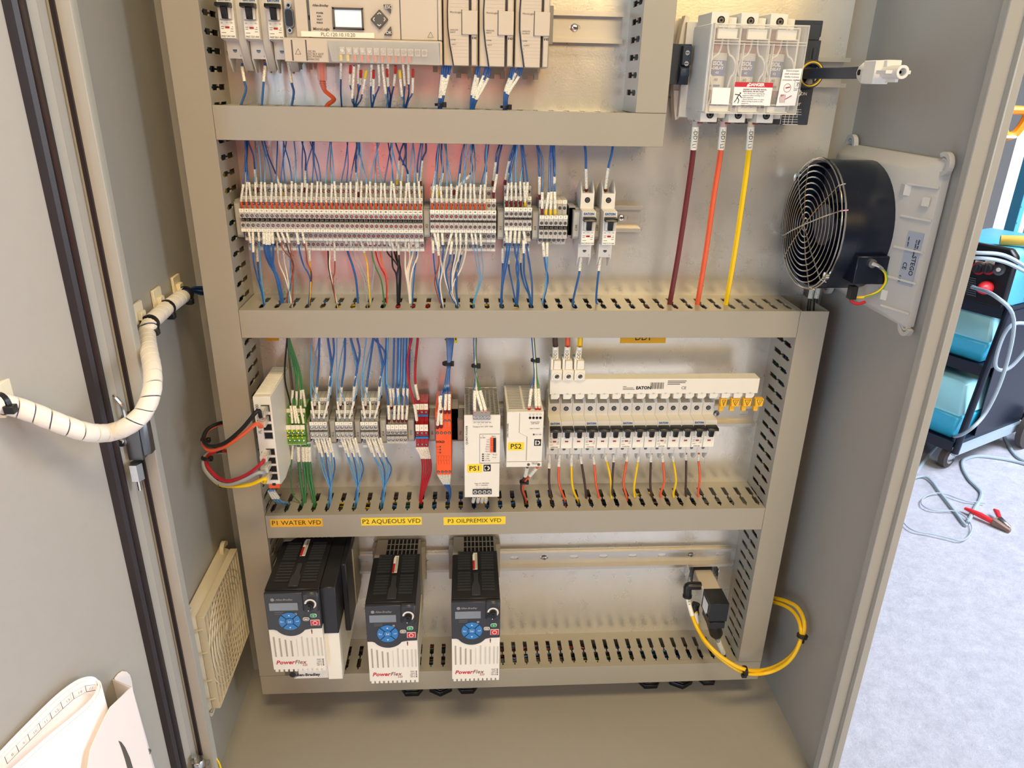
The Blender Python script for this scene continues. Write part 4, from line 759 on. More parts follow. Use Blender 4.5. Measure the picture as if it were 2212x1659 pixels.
for s in (0, 1):
    for i in range(3):
        xw = fx0 + i * pw_; d = 1 if s else -1; za = (fzt - .004) if s else (fzb + .006); m = MB(); m.box(xw + .001, xw + pw_ - .013, yF + .016, -.035, za, za + d * .0165); m.box(xw + pw_ - .013, xw + pw_ - .001, yF + .024, -.035, za, za + d * .012)
        tb = m.build('terminal_housing', 'cream', t, bevel=.0006); xq = xw + (pw_ - .012) / 2 + .001; zq = za + d * .008
        m = MB(); m.mat(0).lathe((xq, yF + .0158, zq), (0, -1, 0), [(.0044, -.002), (.0044, .0003)], 18); m.mat(1).lathe((xq, yF + .0157, zq), (0, -1, 0), [(.0036, .0003), (.0032, .0008)], 6); m.mat(0).lathe((xq, yF + .0148, zq), (0, -1, 0), [(.0015, 0), (.0015, .0003)], 6); m.build('terminal_screw', ['hole', 'zinc_dark'], tb)
        if s == 0 and i < 3: pass
for i in range(3):
    xc = fx0 + (i + .5) * pw_ - .001; zc = (fzt + fzb) / 2 - .002
    fz = thing('fuse', (xc, -.075, zc), ('left', 'middle', 'right')[i] + ' blue and cream cartridge fuse seen through the clear cover', 'fuse', 'fuses behind the clear cover')
    m = MB(); m.mat(0).cyl((xc, -.074, zc - .020), (xc, -.074, zc + .020), .0125, 22); m.mat(1).cyl((xc, -.074, zc - .005), (xc, -.074, zc + .012), .0127, 22); m.mat(2).cyl((xc, -.074, zc + .0200), (xc, -.074, zc + .0275), .0128, 22); m.cyl((xc, -.074, zc - .0275), (xc, -.074, zc - .0200), .0128, 22); m.box(xc - .0065, xc + .0065, -.0755, -.0725, zc + .027, zc + .046); m.box(xc - .0065, xc + .0065, -.0755, -.0725, zc - .046, zc - .027)
    fb = m.build('cartridge', ['cream', 'fuse_blue', 'copper'], fz, smooth=True)
    txt('ISOL', (xc - .001, -.0869, zc + .0085), .0062, 'white', fz, bold=.0003); txt('-DELAY', (xc - .001, -.0869, zc + .0035), .0042, 'white', fz, bold=.0002); txt('40', (xc - .001, -.0869, zc - .0015), .0042, 'white', fz); txt('L.40', (xc - .003, -.0869, zc - .0090), .0046, 'ink', fz); 
    m = MB(); m.box(xc - .0090, xc + .004, -.0871, -.0868, zc - .0165, zc - .0145); m.build('print', 'fuse_blue', fz)
    for s in (-1, 1):
        for dx in (-.009, .009): m = MB(); m.mat(0 if dx < 0 else 1).box(xc + dx - .0035, xc + dx + .0035, -.070, -.052, zc + s * .047 - .012, zc + s * .047 + .006); m.build('clip', ['copper', 'plc_dark'], t)
    # moulded key-hole ridge of the cover over each fuse
    cx, cz = xc, zc; R1 = .0155; pts = []
    for k in range(15): a = math.radians(50 + k * 260 / 14 + 40); 
    arc = [(cx + R1 * math.sin(math.radians(a)), cz + .004 + R1 * math.cos(math.radians(a))) for a in range(25, 140, 12)]
    L_ = [(cx + .0035, cz + .046), (cx + .0035, cz + .028)] + arc + [(cx + .0085, cz - .024), (cx + .0125, cz - .040), (cx + .010, cz - .046)]
    m = MB(); 
    for sg in (1, -1): m.tube(spline([(cx + sg * (x - cx), yF + .004, z) for x, z in L_], 3), .0011, 5)
    m.build('cover_ridge', 'clear_edge', t, smooth=True)
cv = MB(); q0, q1 = fx0 + .0005, fx1 + .0065
cv.box(q0, q1, yF, yF + .0012, fzb, fzt); cv.build('clear_cover', 'clear', t)
cv = MB()
for z0, z1 in ((fzt - .0012, fzt), (fzb, fzb + .0012)): cv.box(q0, q1, yF - .002, yF + .012, z0, z1)
for x in (q0, q1 - .0012): cv.box(x, x + .0012, yF - .002, yF + .030, fzb, fzt)
for i in (1, 2): xw = fx0 + i * pw_; cv.box(xw - .0032, xw - .0022, yF - .0015, yF + .004, fzb + .012, fzt - .020); cv.box(xw + .0022, xw + .0032, yF - .0015, yF + .004, fzb + .012, fzt - .020)
for z in (fzt - .0185, fzt - .0215): cv.box(q0, q1, yF - .0012, yF + .002, z, z + .0008)
for i in range(3):
    xw = fx0 + i * pw_ + .005
    for z in (fzt - .0035, fzb + .0025): cv.box(xw, xw + pw_ - .010, yF - .0014, yF + .001, z - (.0125 if z > fzb + .01 else -.0085), z - (.0115 if z > fzb + .01 else -.0075)); cv.box(xw, xw + pw_ - .010, yF - .0014, yF + .001, z - .0006, z + .0004)
cv.build('cover_rim', 'clear_edge', t)
m = MB()
for i in range(3):
    xw = fx0 + i * pw_ + .006; m.box(xw, xw + pw_ - .012, yF + .0015, yF + .006, fzt - .0155, fzt - .0050); m.box(xw, xw + pw_ - .012, yF + .0015, yF + .006, fzb + .002, fzb + .0085)
m.build('label_pocket', 'cream', t, bevel=.0005)
def prect2(m, q0, q1, y, th): a, b = Y(*q0, y), Y(*q1, y); m.box(a.x, b.x, y, y + th, b.z, a.z)
m = MB(); prect2(m, (1540, 189), (1574, 226), yF - .0016, .0005); m.build('white_sticker', 'white', t)
A, B_ = Y(1588, 177, yF - .0016), Y(1663, 229, yF - .0016); m = MB(); m.box(A.x, B_.x, yF - .0018, yF - .0012, B_.z, A.z); st = m.build('danger_label', 'white', t)
MB().box(A.x, B_.x, yF - .0020, yF - .0018, A.z - .0052, A.z).build('red_band', 'button_red', st); txt('DANGER', ((A.x + B_.x) / 2 + .003, yF - .0020, A.z - .0026), .0046, 'white', t, bold=.0002)
for k, s in enumerate(('HAZARD OF ELECTRIC SHOCK,', 'EXPLOSION, OR ARC FLASH', '- Turn off all power supplying this', 'equipment before working on or', 'inside equipment', '- Ensure the fuse cover is in place', 'before turning on power to this', 'equipment', 'Failure to follow these instructions', 'will result in death or serious injury.')):
    txt(s, (A.x + .0105, yF - .0018, A.z - .0078 - k * .00215), .00195 if k > 1 else .0020, 'ink', t, align='LEFT', bold=.00005 if k < 2 else 0)
def figure(o, s, y, mt, par):   # falling stick man of the hazard sign
    m = MB(); P = lambda x, z: (o[0] + x * s, y, o[1] + z * s)
    m.lathe(P(.5, 1.55), (0, -1, 0), [(.17 * s, 0), (.17 * s, .0001)], 10)
    for a, b in (((.4, 1.35), (-.1, .7)), ((.35, 1.2), (-.7, 1.3)), ((.35, 1.2), (.9, .6)), ((-.1, .7), (-.3, .1)), ((-.3, .1), (-.7, -.4)), ((-.1, .7), (.35, .1)), ((.35, .1), (.2, -.6))): m.cyl(P(*a), P(*b), .09 * s, 5)
    m.build('hazard_figure', mt, par)
figure((A.x + .0052, A.z - .0200), .0052, yF - .0019, 'ink', t); m = MB(); x_, z_ = (A.x + .017, A.z - .0026)
tri = [(x_ - .0030, z_ - .0022), (x_ + .0002, z_ - .0022), (x_ - .0014, z_ + .0014)]; m.prism(tri, 'y', yF - .0021, yF - .0020); m.build('warning_triangle', 'white', t)
A4 = [Y(1692, 150, yF - .003), Y(1733, 148, yF - .003), Y(1717, 228, yF - .003), Y(1676, 229, yF - .003)]
m = MB(); m.prism([(p.x, p.z) for p in A4], 'y', yF - .0034, yF - .0028); s2 = m.build('shaft_label', 'white', t)
for k, s in enumerate(('Ensure proper', 'shaft orientation', "Vérifier la bonne", "orientation de l'axe")): q = Y(1712 - k * 1.2, 153 + k * 6.6, yF - .0034); txt(s, (q.x, yF - .0035, q.z), .0026, 'grey_ink', t, shear=.2)
for s, px, py in (('OFF', 1715, 195), ('OFF', 1687, 206)): q = Y(px, py, yF); txt(s, (q.x, yF - .0035, q.z), .0026, 'ink', t)
m = MB(); q = Y(1698, 190, yF); m.tube([(q.x + .0042 * math.cos(a * PI / 8), yF - .0036, q.z + .0046 * math.sin(a * PI / 8)) for a in range(16)], .00022, 4, closed=True)
q2 = Y(1688, 214, yF)
for k in range(5): m.tube([(q2.x - .003 + k * .0014, yF - .0036, q2.z - .004), (q2.x - .004 + k * .0016, yF - .0036, q2.z + .001), (q2.x - .002 + k * .0012, yF - .0036, q2.z + .005)], .00025, 4)
m.cyl((q2.x + .003, yF - .0036, q2.z), (q2.x + .010, yF - .0036, q2.z + .004), .0004, 5); m.cyl((q.x - .002, yF - .0036, q.z), (q.x + .003, yF - .0036, q.z + .001), .0006, 5)
m.build('red_drawing', 'red_wire', s2)
q = Y(1720, 182, yF); m = MB(); 
for a, b in (((-.0035, .0045), (.0035, .0045)), ((.0035, .0045), (.0035, -.0045)), ((.0035, -.0045), (-.0035, -.0045)), ((-.0035, -.0045), (-.0035, .0045))): m.cyl((q.x + a[0], yF - .0036, q.z + a[1]), (q.x + b[0], yF - .0036, q.z + b[1]), .00016, 4)
m.build('sign_frame', 'ink', s2); figure((q.x, q.z - .0015), .0024, yF - .0037, 'ink', s2)
# auxiliary contact on the left cheek
x = Y(1472, 140, -.045).x; z0, z1 = Y(1470, 183, -.04).z, Y(1475, 95, -.04).z
t2 = thing('auxiliary_switch', (x, 0, z0), 'small black auxiliary switch clipped on the left of the fuse holder', 'switch')
m = MB(); m.box(x - .014, x + .012, -.040, -.010, z0, z1); m.box(x - .001, x + .010, -.050, -.040, z0 + .022, z1 - .002); m.prism([(-.040, z0), (-.052, z0 + .010), (-.052, z0 + .018), (-.040, z0 + .024)], 'x', x - .002, x + .009); m.build('housing', 'switch_navy', t2, bevel=.0006)
for dz in (.010, .022): m = MB(); m.mat(1).lathe((x + .0045, -.0498, z1 - dz), (0, -1, 0), [(.0032, 0), (.0028, .0008)], 12); m.mat(0).box(x + .0025, x + .0065, -.0508, -.0505, z1 - dz - .0004, z1 - dz + .0004); m.build('screw', ['hole', 'steel'], t2)
# disconnect switch behind
yD = -.058; A, B_ = Y(1706, 42, yD), Y(1782, 68, yD); sx0, sx1 = fx1 - .004, Y(1766, 140, yD).x; sz1, sz0 = Y(1740, 42, yD).z, Y(1740, 270, yD).z
t3 = thing('disconnect_switch', ((sx0 + sx1) / 2, 0, sz0), 'dark blue disconnect switch body to the right of the fuse holder', 'switch')
m = MB(); m.box(sx0 - .03, sx1, yD, -.014, sz0, sz1 - .022); m.box(sx0 - .02, sx1 - .001, yD + .004, -.014, sz1 - .022, sz1 - .004); m.box(sx0 + .004, sx1 + .003, yD + .010, -.014, sz1 - .018, sz1)
for k in range(2): m.box(sx1 - .018 + k * .009, sx1 - .013 + k * .009, yD - .002, yD, sz1 - .052, sz1 - .030)
hs_ = m.build('housing', 'switch_navy', t3, bevel=.0008)
q = Y(1745, 160, yD); m = MB(); m.mat(0).lathe((q.x, yD, q.z), (0, -1, 0), [(.0165, 0), (.0165, .008), (.0150, .010), (.0115, .010), (.0115, .004)], 28, False); m.mat(1).lathe((q.x, yD, q.z), (0, -1, 0), [(.0140, .0098), (.0140, .0106), (.0128, .0106), (.0128, .0098)], 28, False); m.build('shaft_collar', ['zinc_dark', 'yellow_wire'], t3, smooth=True)
q = Y(1740, 178, yD); m = MB(); m.lathe((q.x, yD - .006, q.z), (0, -1, 0), [(.0045, 0), (.0045, .004), (.002, .004)], 14); m.build('clamp_screw', 'steel', t3)
def dtx(s, px, py, sz): q = Y(px, py, yD); txt(s, (q.x, yD - .0002, q.z), sz, 'white', t3)
q = Y(1724, 201, yD); m = MB(); m.lathe((q.x, yD, q.z), (0, -1, 0), [(.0042, 0), (.0042, .0006), (.0026, .0006)], 16, False); m.build('on_mark', 'white', t3); dtx('ON', 1736, 203, .005); dtx('Test', 1752, 182, .0040); dtx('der', 1722, 224, .0068)
m = MB()
for k in range(7): a, b = Y(1690, 236 + k * 5.4, yD), Y(1731 - (k > 2) * 8, 236 + k * 5.4, yD); m.box(a.x, b.x, yD - .0002, yD, a.z - .0002, a.z + .0002)
for k in range(5): a, b = Y(1690 + k * 8.5, 236, yD), Y(1690 + k * 8.5, 268 - (k > 3) * 14, yD); m.box(a.x - .0002, a.x + .0002, yD - .0002, yD, b.z, a.z)
m.build('printed_table', 'white', t3)
q = Y(1745, 159, -.068); sx, sz = q.x, q.z
t4 = thing('operating_shaft', (sx, -.068, sz), 'long square grey operating shaft pointing out of the disconnect switch', 'shaft')
m = MB(); m.box(sx - .0058, sx + .0058, -.212, -.062, sz - .0058, sz + .0058); m.build('shaft', 'switch_navy', t4, bevel=.0006)
m = MB(); m.lathe((sx, -.205, sz), (0, -1, 0), [(.0095, 0), (.0108, .003), (.0108, .028)], 12); m.box(sx - .012, sx + .004, -.246, -.222, sz - .0108, sz + .0108); m.box(sx - .004, sx + .0108, -.252, -.224, sz + .004, sz + .0112)
m.build('handle_adapter', 'breaker', t4, bevel=.0008)
m = MB(); m.lathe((sx, -.246, sz), (0, -1, 0), [(.0062, 0), (.0062, .030), (.0036, .030), (.0036, .022)], 18, True); m.box(sx - .0125, sx + .0125, -.268, -.250, sz - .0016, sz + .0016); m.box(sx - .0016, sx + .0016, -.268, -.250, sz - .009, sz); m.build('cross_pin', 'breaker', t4, bevel=.0003)
MB().lathe((sx - .0108, -.213, sz), (-1, 0, 0), [(.0028, -.001), (.0028, .0004)], 12).build('screw_hole', 'hole', t4)
# ================================================================ FAN AND FILTER IN THE SIDE WALLS
fc = Vector((.777, -.089, .768)); FR = .0807; ce = thing('cooling_fan', (XR, fc.y, fc.z), 'round black cooling fan with wire guard in a pale frame on the right wall', 'fan')
y0, y1, z0, z1 = .012, -.212, .668, .860
m = MB(); outer = [(XR - .001, y0, z0), (XR - .001, y1, z0), (XR - .001, y1, z1), (XR - .001, y0, z1)]; mid = [(XR - .012, y0, z0), (XR - .012, y1, z0), (XR - .012, y1, z1), (XR - .012, y0, z1)]; inn = [(.838, y0 - .006, z0 + .012), (.838, y1 + .038, z0 + .012), (.838, y1 + .038, z1 - .012), (.838, y0 - .006, z1 - .012)]
m.hexa(outer, mid); m.hexa(mid, inn)
fr = m.build('frame', 'fan_white', ce, bevel=.003, smooth=True)
for k in range(5):   # ribs and snap tabs along the slanted front band
    zr = z0 + .018 + k * .036; MB().prism([(XR - .0125, y1 + .001), (.8385, y1 + .037), (.8372, y1 + .036), (XR - .014, y1 - .0005)], 'z', zr, zr + .0022).build('frame_rib', 'fan_white', fr)
for k in (0, 2): zr = z0 + .026 + k * .062; MB().prism([(.8385, y1 + .038), (.8385, y1 + .046), (.8362, y1 + .046), (.8362, y1 + .038), (.842, y1 + .030), (.845, y1 + .031)], 'z', zr, zr + .012).build('snap_tab', 'fan_white', fr)
zr = z0 + .142; MB().prism([(XR - .016, y1 + .006), (XR - .020, y1 + .014), (XR - .022, y1 + .012), (XR - .018, y1 + .004)], 'z', zr, zr + .010).build('snap_tab', 'fan_white', fr)
def clip(yc, zc_, a0, par, xs, r=.013, mat_='fan_white', sx=-1):
    m = MB(); P = lambda rr, a, x: (x, yc + rr * math.cos(a), zc_ + rr * math.sin(a)); n = 14; vs = []
    for rr0, rr1, x0_, x1_ in ((r, r * .62, xs, xs + sx * .006), (r * .5, r * .32, xs, xs + sx * .005)):
        o = [[P(rr, a0 + k * 1.35 * PI / n, x) for k in range(n + 1)] for x in (x0_, x1_) for rr in (rr0, rr1)]
        for k in range(n): m.hexa([o[0][k], o[0][k + 1], o[1][k + 1], o[1][k]], [o[2][k], o[2][k + 1], o[3][k + 1], o[3][k]])
    m.build('corner_clip', mat_, par)
for yc, zc_, a0 in ((y0 - .010, z1, 0.1), (y1 + .004, z1 - .004, 0.9), (y1 + .004, z0 + .004, 3.4), (y0 - .02, z0, 3.2)): clip(yc, zc_, a0, ce, XR - .008)
Pd = lambda a, b: Vector((lerp(XR - .0125, .8385, b), lerp(y1 + .0005, y1 + .0375, b), a))   # on the slanted band
la, lb = .7180, .7800; m = MB(); n_ = Vector((-(.037), -(.0155), 0)).normalized() * .0006; n_ = Vector((-.92, -.38, 0)) * .0007
m.hexa([Pd(la, .12), Pd(la, .62), Pd(lb, .62), Pd(lb, .12)], [Pd(la, .12) + n_, Pd(la, .62) + n_, Pd(lb, .62) + n_, Pd(lb, .12) + n_]); lbx = m.build('rating_label', 'fan_label', fr)
xd_ = (0, 0, -1); ud_ = (Pd(0, 0) - Pd(0, 1)).normalized()
for s, a, b, sz in (('STEGO', .742, .26, .0075), ('CE', .7400, .50, .0072), ('Filter fan', .767, .22, .0030), ('AC 230V 50/60Hz', .762, .30, .0026), ('max. 45W', .768, .55, .0026), ('c us', .7245, .55, .005)): txt(s, Pd(a, b) + n_, sz, 'ink', fr, xd=xd_, ud=ud_, bold=.0001)
# round motor housing, axis across the cabinet
m = MB(); m.lathe((fc.x, fc.y, fc.z), (1, 0, 0), [(FR - .004, .002), (FR, .0), (FR, .020), (FR - .0005, .0205), (FR - .0005, .064), (FR - .003, .068), (.03, .068)], 48, False); m.lathe((fc.x, fc.y, fc.z), (1, 0, 0), [(FR - .004, .002), (FR - .005, .060), (.0, .060)], 48, False)
dm = m.build('fan_housing', 'fan_black', ce, smooth=True)
m = MB(); m.lathe((fc.x, fc.y, fc.z), (1, 0, 0), [(.0, .012), (.026, .014), (.030, .022), (.030, .058)], 24, False)
hb = m.build('hub', 'fan_black', ce, smooth=True)
for k in range(7):
    a = k * 2 * PI / 7; m = MB(); P = lambda r, aa, x: (fc.x + x, fc.y + r * math.cos(aa), fc.z + r * math.sin(aa)); A = [P(.029, a, .018), P(.029, a + .5, .050), P(.072, a + .75, .050), P(.074, a + .2, .020)]
    m.hexa(A, [(x + .0014, y, z) for x, y, z in A]); m.build('fan_blade', 'fan_black', hb)
m = MB(); gx = fc.x - .004
for k in range(11): r = .008 + k * .00725; m.tube([(gx - .006 * (1 - (k / 10) ** 2), fc.y + r * math.cos(a * PI / 20), fc.z + r * math.sin(a * PI / 20)) for a in range(40)], .00085, 5, closed=True)
m.tube([(gx + .004, fc.y + (FR + .001) * math.cos(a * PI / 20), fc.z + (FR + .001) * math.sin(a * PI / 20)) for a in range(40)], .0011, 5, closed=True)
g = m.build('wire_guard', 'steel', ce, smooth=True)
for a in (0.80, 2.37, 1.18, 2.76):
    m = MB(); 
    for s in (1, -1):
        if a in (0.80, 2.37) or True: m.tube([(gx - .0072, fc.y, fc.z), (gx - .0055, fc.y + s * .04 * math.cos(a), fc.z + s * .04 * math.sin(a)), (gx - .001, fc.y + s * (FR - .001) * math.cos(a), fc.z + s * (FR - .001) * math.sin(a)), (gx + .006, fc.y + s * (FR + .003) * math.cos(a), fc.z + s * (FR + .003) * math.sin(a))], .0010, 6)
    m.build('guard_spoke', 'steel', g, smooth=True)
    if a > 2.2 and a < 2.5:
        pass
for a in (2.47, 2.47 + PI): m = MB(); m.lathe((gx + .003, fc.y - (FR + .001) * math.cos(a) * 1, fc.z + (FR + .001) * math.sin(a)), (-1, 0, 0), [(.0048, 0), (.0048, .004), (.0025, .005)], 14); m.build('guard_screw', 'steel', g, smooth=True)
yq = fc.y - FR - .002; m = MB(); m.box(fc.x + .022, fc.x + .062, yq - .001, yq + .03, fc.z - .056, fc.z - .022); m.build('terminal_cover', 'fan_black', ce, bevel=.001)
m = MB(); m.lathe((fc.x + .040, yq - .001, fc.z - .030), (0, -1, 0), [(.0052, 0), (.0052, .003), (.003, .003)], 14); m.build('earth_screw', 'steel', ce)
p0 = Vector((fc.x + .040, yq - .003, fc.z - .030)); m = MB(); m.mat(0).tube(spline([p0, p0 + Vector((.006, -.002, -.002)), p0 + Vector((.012, -.001, -.006))], 3), .0026, 8); m.mat(1).tube(spline([p0 + Vector((.010, -.001, -.004)), p0 + Vector((.018, -.001, -.012)), p0 + Vector((.021, .000, -.024)), p0 + Vector((.016, .004, -.036)), p0 + Vector((.004, .010, -.044)), p0 + Vector((-.006, .016, -.046))], 5), .0015, 8)
m.mat(2).tube(spline([p0 + Vector((.0105, -.002, -.004)), p0 + Vector((.0187, -.002, -.012)), p0 + Vector((.0217, -.001, -.024)), p0 + Vector((.0167, .003, -.036)), p0 + Vector((.004, .009, -.044))], 5), .0010, 5); m.build('earth_wire', ['steel', 'yellow_wire', 'terminal_green'], ce, smooth=True)
m = MB(); q = Vector((fc.x + .028, yq + .006, fc.z - .078)); m.tube(spline([q + Vector((0, 0, .010)), q, q + Vector((.008, -.002, -.004)), q + Vector((.018, .0, -.002))], 4), .0020, 8); m.build('fan_lead', 'red_wire', ce, smooth=True)
m = MB(); m.box(q.x - .004, q.x + .004, q.y - .004, q.y + .006, q.z + .002, q.z + .018); m.build('lead_plug', 'black', ce)
# two labelled cables dropping behind the fan into the right-hand duct
for i, (px, lb) in enumerate(((1752, 'black cable with white label dropping behind the fan into the duct, left one'), (1765, 'black cable with white label dropping behind the fan, right one'))):
    P = spline([Y(px + 6, 590, -.03), Y(px + 3, 620, -.035), Y(px - 4, 655, -.040), Y(px - 6, 690, -.045)], 5); o = tag(MB().tube(P, .0026, 8).build('cable', 'black_wire', smooth=True), lb, 'cable', 'cables behind the fan'); MB().tube(sub_path(P, .18, .55), .0034, 8).build('marker_sleeve', 'sleeve_print', o, smooth=True)
# exhaust filter on the left wall
fx, fy0, fy1, gz0, gz1 = -.020, -.042, -.197, .095, .256
t = thing('filter_grille', (XL, (fy0 + fy1) / 2, (gz0 + gz1) / 2), 'square cream plastic filter grille low on the left cabinet wall', 'filter grille')
m = MB(); o_ = [(XL + .001, fy0 + .002, gz0 - .012), (XL + .001, fy1 - .006, gz0 - .012), (XL + .001, fy1 - .006, gz1 + .006), (XL + .001, fy0 + .002, gz1 + .006)]; i_ = [(fx - .010, fy0, gz0), (fx - .010, fy1, gz0), (fx - .010, fy1, gz1), (fx - .010, fy0, gz1)]; m.hexa(o_, i_)
b = m.build('frame', 'filter_cream', t, bevel=.0012, smooth=True)
m = MB()
for k in range(16): yy = lerp(fy0, fy1, k / 15); m.box(fx - .010, fx, yy - .0007, yy + .0007, gz0, gz1)
for k in (0, 1): zz = (gz0, gz1)[k]; m.box(fx - .0102, fx + .0004, fy1, fy0, zz - .0010, zz + .0010)
m.build('grille_bars', 'filter_cream', t)
m = MB(); cy, cz = (fy0 + fy1) / 2, (gz0 + gz1) / 2
for k in range(8):
    r = .012 + k * .0098; P = [(fx - .001, cy + r * math.cos(a * PI / 20), cz + r * math.sin(a * PI / 20)) for a in range(40)]; P = [p for p in P if fy1 < p[1] < fy0 and gz0 < p[2] < gz1]
    m.tube(P, .0011, 4, closed=len(P) == 40)
m.lathe((fx - .010, cy, cz), (1, 0, 0), [(.009, 0), (.009, .011)], 20); m.build('grille_rings', 'filter_cream', t, smooth=True)
for zr in (gz0 + .018, gz0 + .052, gz1 - .060, gz1 - .02): MB().prism([(XL + .002, fy1 - .0062), (fx - .004, fy1 - .0004), (fx - .004, fy1 - .002), (XL + .004, fy1 - .0080)], 'z', zr, zr + .0016).build('frame_rib', 'filter_cream', t)
for yc, zc_, a0 in ((fy1 + .010, gz0 - .010, 3.3), (fy1 - .002, gz1 + .004, 1.2), (fy0 - .004, gz1 + .004, .2)): clip(yc, zc_, a0, t, XL + .006, .012, 'filter_cream', 1)
# ================================================================ DRIVES
def drive(x0, z0, z1, yf, w, label, wide=0, base=None):
    t = thing('motor_drive', (x0 + w / 2, 0, z0), label, 'motor drive', 'motor drives'); H = z1 - z0; zs = z0 + H * .548   # split between panel and white cover
    m = MB(); m.box(x0 + .001, x0 + w - .001, yf + .006, -.052, zs - .012, z1 - .0008); m.build('chassis', 'drive_black', t, bevel=.001)
    m = MB(); m.box(x0 + .0012, x0 + w - .0012, -.052, -.006, z0 + .015, z1 + .0002)
    m.box(x0 - .006, x0 + .0012, -.020, -.004, ZR3 - .026, z1 - .006) if not wide else None
    m.box(x0 + w - .0012, x0 + w + .006, -.020, -.004, ZR3 - .026, z1 - .006); m.build('heatsink', 'drive_beige', t, bevel=.0006)
    m = MB(); nx_, g0, g1 = 8, x0 + w * .26, x0 + w * .95
    for r in range(3):
        for c in range(nx_): a = lerp(g0, g1, c / nx_); b_ = lerp(g0, g1, (c + .72) / nx_); m.box(a, b_, -.0475 + r * .0145, -.0475 + r * .0145 + .0115, z1 - .004, z1 + .0006)
    m.build('heatsink_openings', 'hole', t)
    # black lid with ribbed vents
    m = MB(); P = [(x0 + .0006, yf + .005), (x0 + w - .0006, yf + .005), (x0 + w - .0006, -.047), (x0 + w * .24, -.047), (x0 + w * .19, -.051), (x0 + w * .15, -.056), (x0 + .0006, -.0575)]
    m.prism(P, 'z', z1 - .0008, z1 + .0012); lid = m.build('lid', 'drive_black', t, bevel=.0006)
    m = MB()
    for k in range(14):
        yy = yf + .022 + k * .0066 + (.004 if k > 6 else 0)
        for a, b_ in ((.13, .40), (.63, .90)): m.box(x0 + w * a, x0 + w * b_, yy, yy + .0032, z1 + .0010, z1 + .0026)
    m.build('vent_rib', 'drive_grey', lid)
    m = MB(); m.prism([(x0 + w * .42, yf + .010), (x0 + w * .60, yf + .010), (x0 + w * .60, yf + .030), (x0 + w * .56, yf + .040), (x0 + w * .56, yf + .062), (x0 + w * .46, yf + .062), (x0 + w * .46, yf + .040), (x0 + w * .42, yf + .030)], 'z', z1 + .001, z1 + .0032); m.build('latch', 'drive_grey', lid, bevel=.0005)
    zl = z1 + .0028; m = MB(); m.mat(0).prism([(x0 + w * .45, -.096), (x0 + w * .55, -.096), (x0 + w * .55, -.054), (x0 + w * .47, -.054), (x0 + w * .45, -.060)], 'z', zl, zl + .0003); m.mat(1).box(x0 + w * .45, x0 + w * .495, -.0958, -.074, zl + .0003, zl + .0006)
    for k in range(5): xx = x0 + w * (.502 + k * .009); m.mat(2).box(xx, xx + w * .0035, -.094, -.057, zl + .0003, zl + .0005)
    m.build('warning_sticker', ['white', 'red', 'grey_ink'], lid)
    # front, upper panel
    ypan = yf; m = MB(); cxk = x0 + w * .42
    bot = [(x0 + .0004, zs), (x0 + w * .10, zs)] + [(cxk + .0235 * math.sin(math.radians(a)), zs + .0115 - .0235 * math.cos(math.radians(a))) for a in range(-56, 57, 8)] + [(x0 + w * .80, zs), (x0 + w - .0004, zs + .0004)]
    m.prism([(x, z) for x, z in bot] + [(x0 + w - .0004, z1 - .0015), (x0 + .0004, z1 - .0015)], 'y', ypan, ypan + .010); pn = m.build('control_panel', 'drive_grey', t, bevel=.0006)
    m = MB(); m.box(x0 + w * .695, x0 + w * .99, ypan - .004, ypan + .004, z1 - .032, z1 + .0008); kn = m.build('knob_bay', 'drive_grey', t, bevel=.0025)
    kx, kz = x0 + w * .845, z1 - .0170; m = MB(); m.mat(0).lathe((kx, ypan - .0042, kz), (0, -1, 0), [(.0082, 0), (.0082, .0003), (.0058, .0003)], 28, False); m.mat(1).lathe((kx, ypan - .004, kz), (0, -1, 0), [(.0058, 0), (.0054, .0075), (.0030, .0080)], 24); m.mat(1).box(kx - .0015, kx + .0015, ypan - .0135, ypan - .010, kz - .0052, kz + .003); m.mat(0).lathe((kx - .001, ypan - .0135, kz - .0040), (0, -1, 0), [(.0007, 0), (.0007, .0003)], 8); m.mat(1).prism([(kx - .009, kz - .009), (kx + .004, kz - .009), (kx, kz), (kx - .008, kz + .0005)], 'y', ypan - .0046, ypan - .0040)
    m.build('speed_knob', ['white', 'black'], kn, smooth=True)
    def F(u_, v_): return x0 + w * u_, z1 - v_   # v metres down from the top
    m = MB(); x, z = F(.08, .0175); m.box(x, x + w * .52, ypan - .0008, ypan + .001, z - .0125, z); m.build('display', 'display_grey', pn)
    x, z = F(.36, .0120); txt('Allen-Bradley', (x, ypan - .0002, z), .0042, 'terminal_dark', pn, bold=.0001, shear=.2); m = MB(); m.lathe((x0 + w * .15, ypan, z), (0, -1, 0), [(.0026, 0), (.0026, .0002)], 14); m.build('logo', 'terminal_dark', pn)
    x, z = F(.16, .0335); m = MB(); m.mat(0).box(x, x + w * .17, ypan - .0002, ypan, z - .0030, z - .0027); m.mat(0).box(x, x + w * .17, ypan - .0002, ypan, z, z + .0003); q_ = F(.545, .037); m.lathe((q_[0], ypan, q_[1]), (0, -1, 0), [(.0019, 0), (.0019, .0004)], 12); m.build('panel_print', ['terminal_dark'], pn)
    cz_ = z1 - H * .335 - .0018; cz_ = zs + .0150; R0, R1 = .0150, .0062
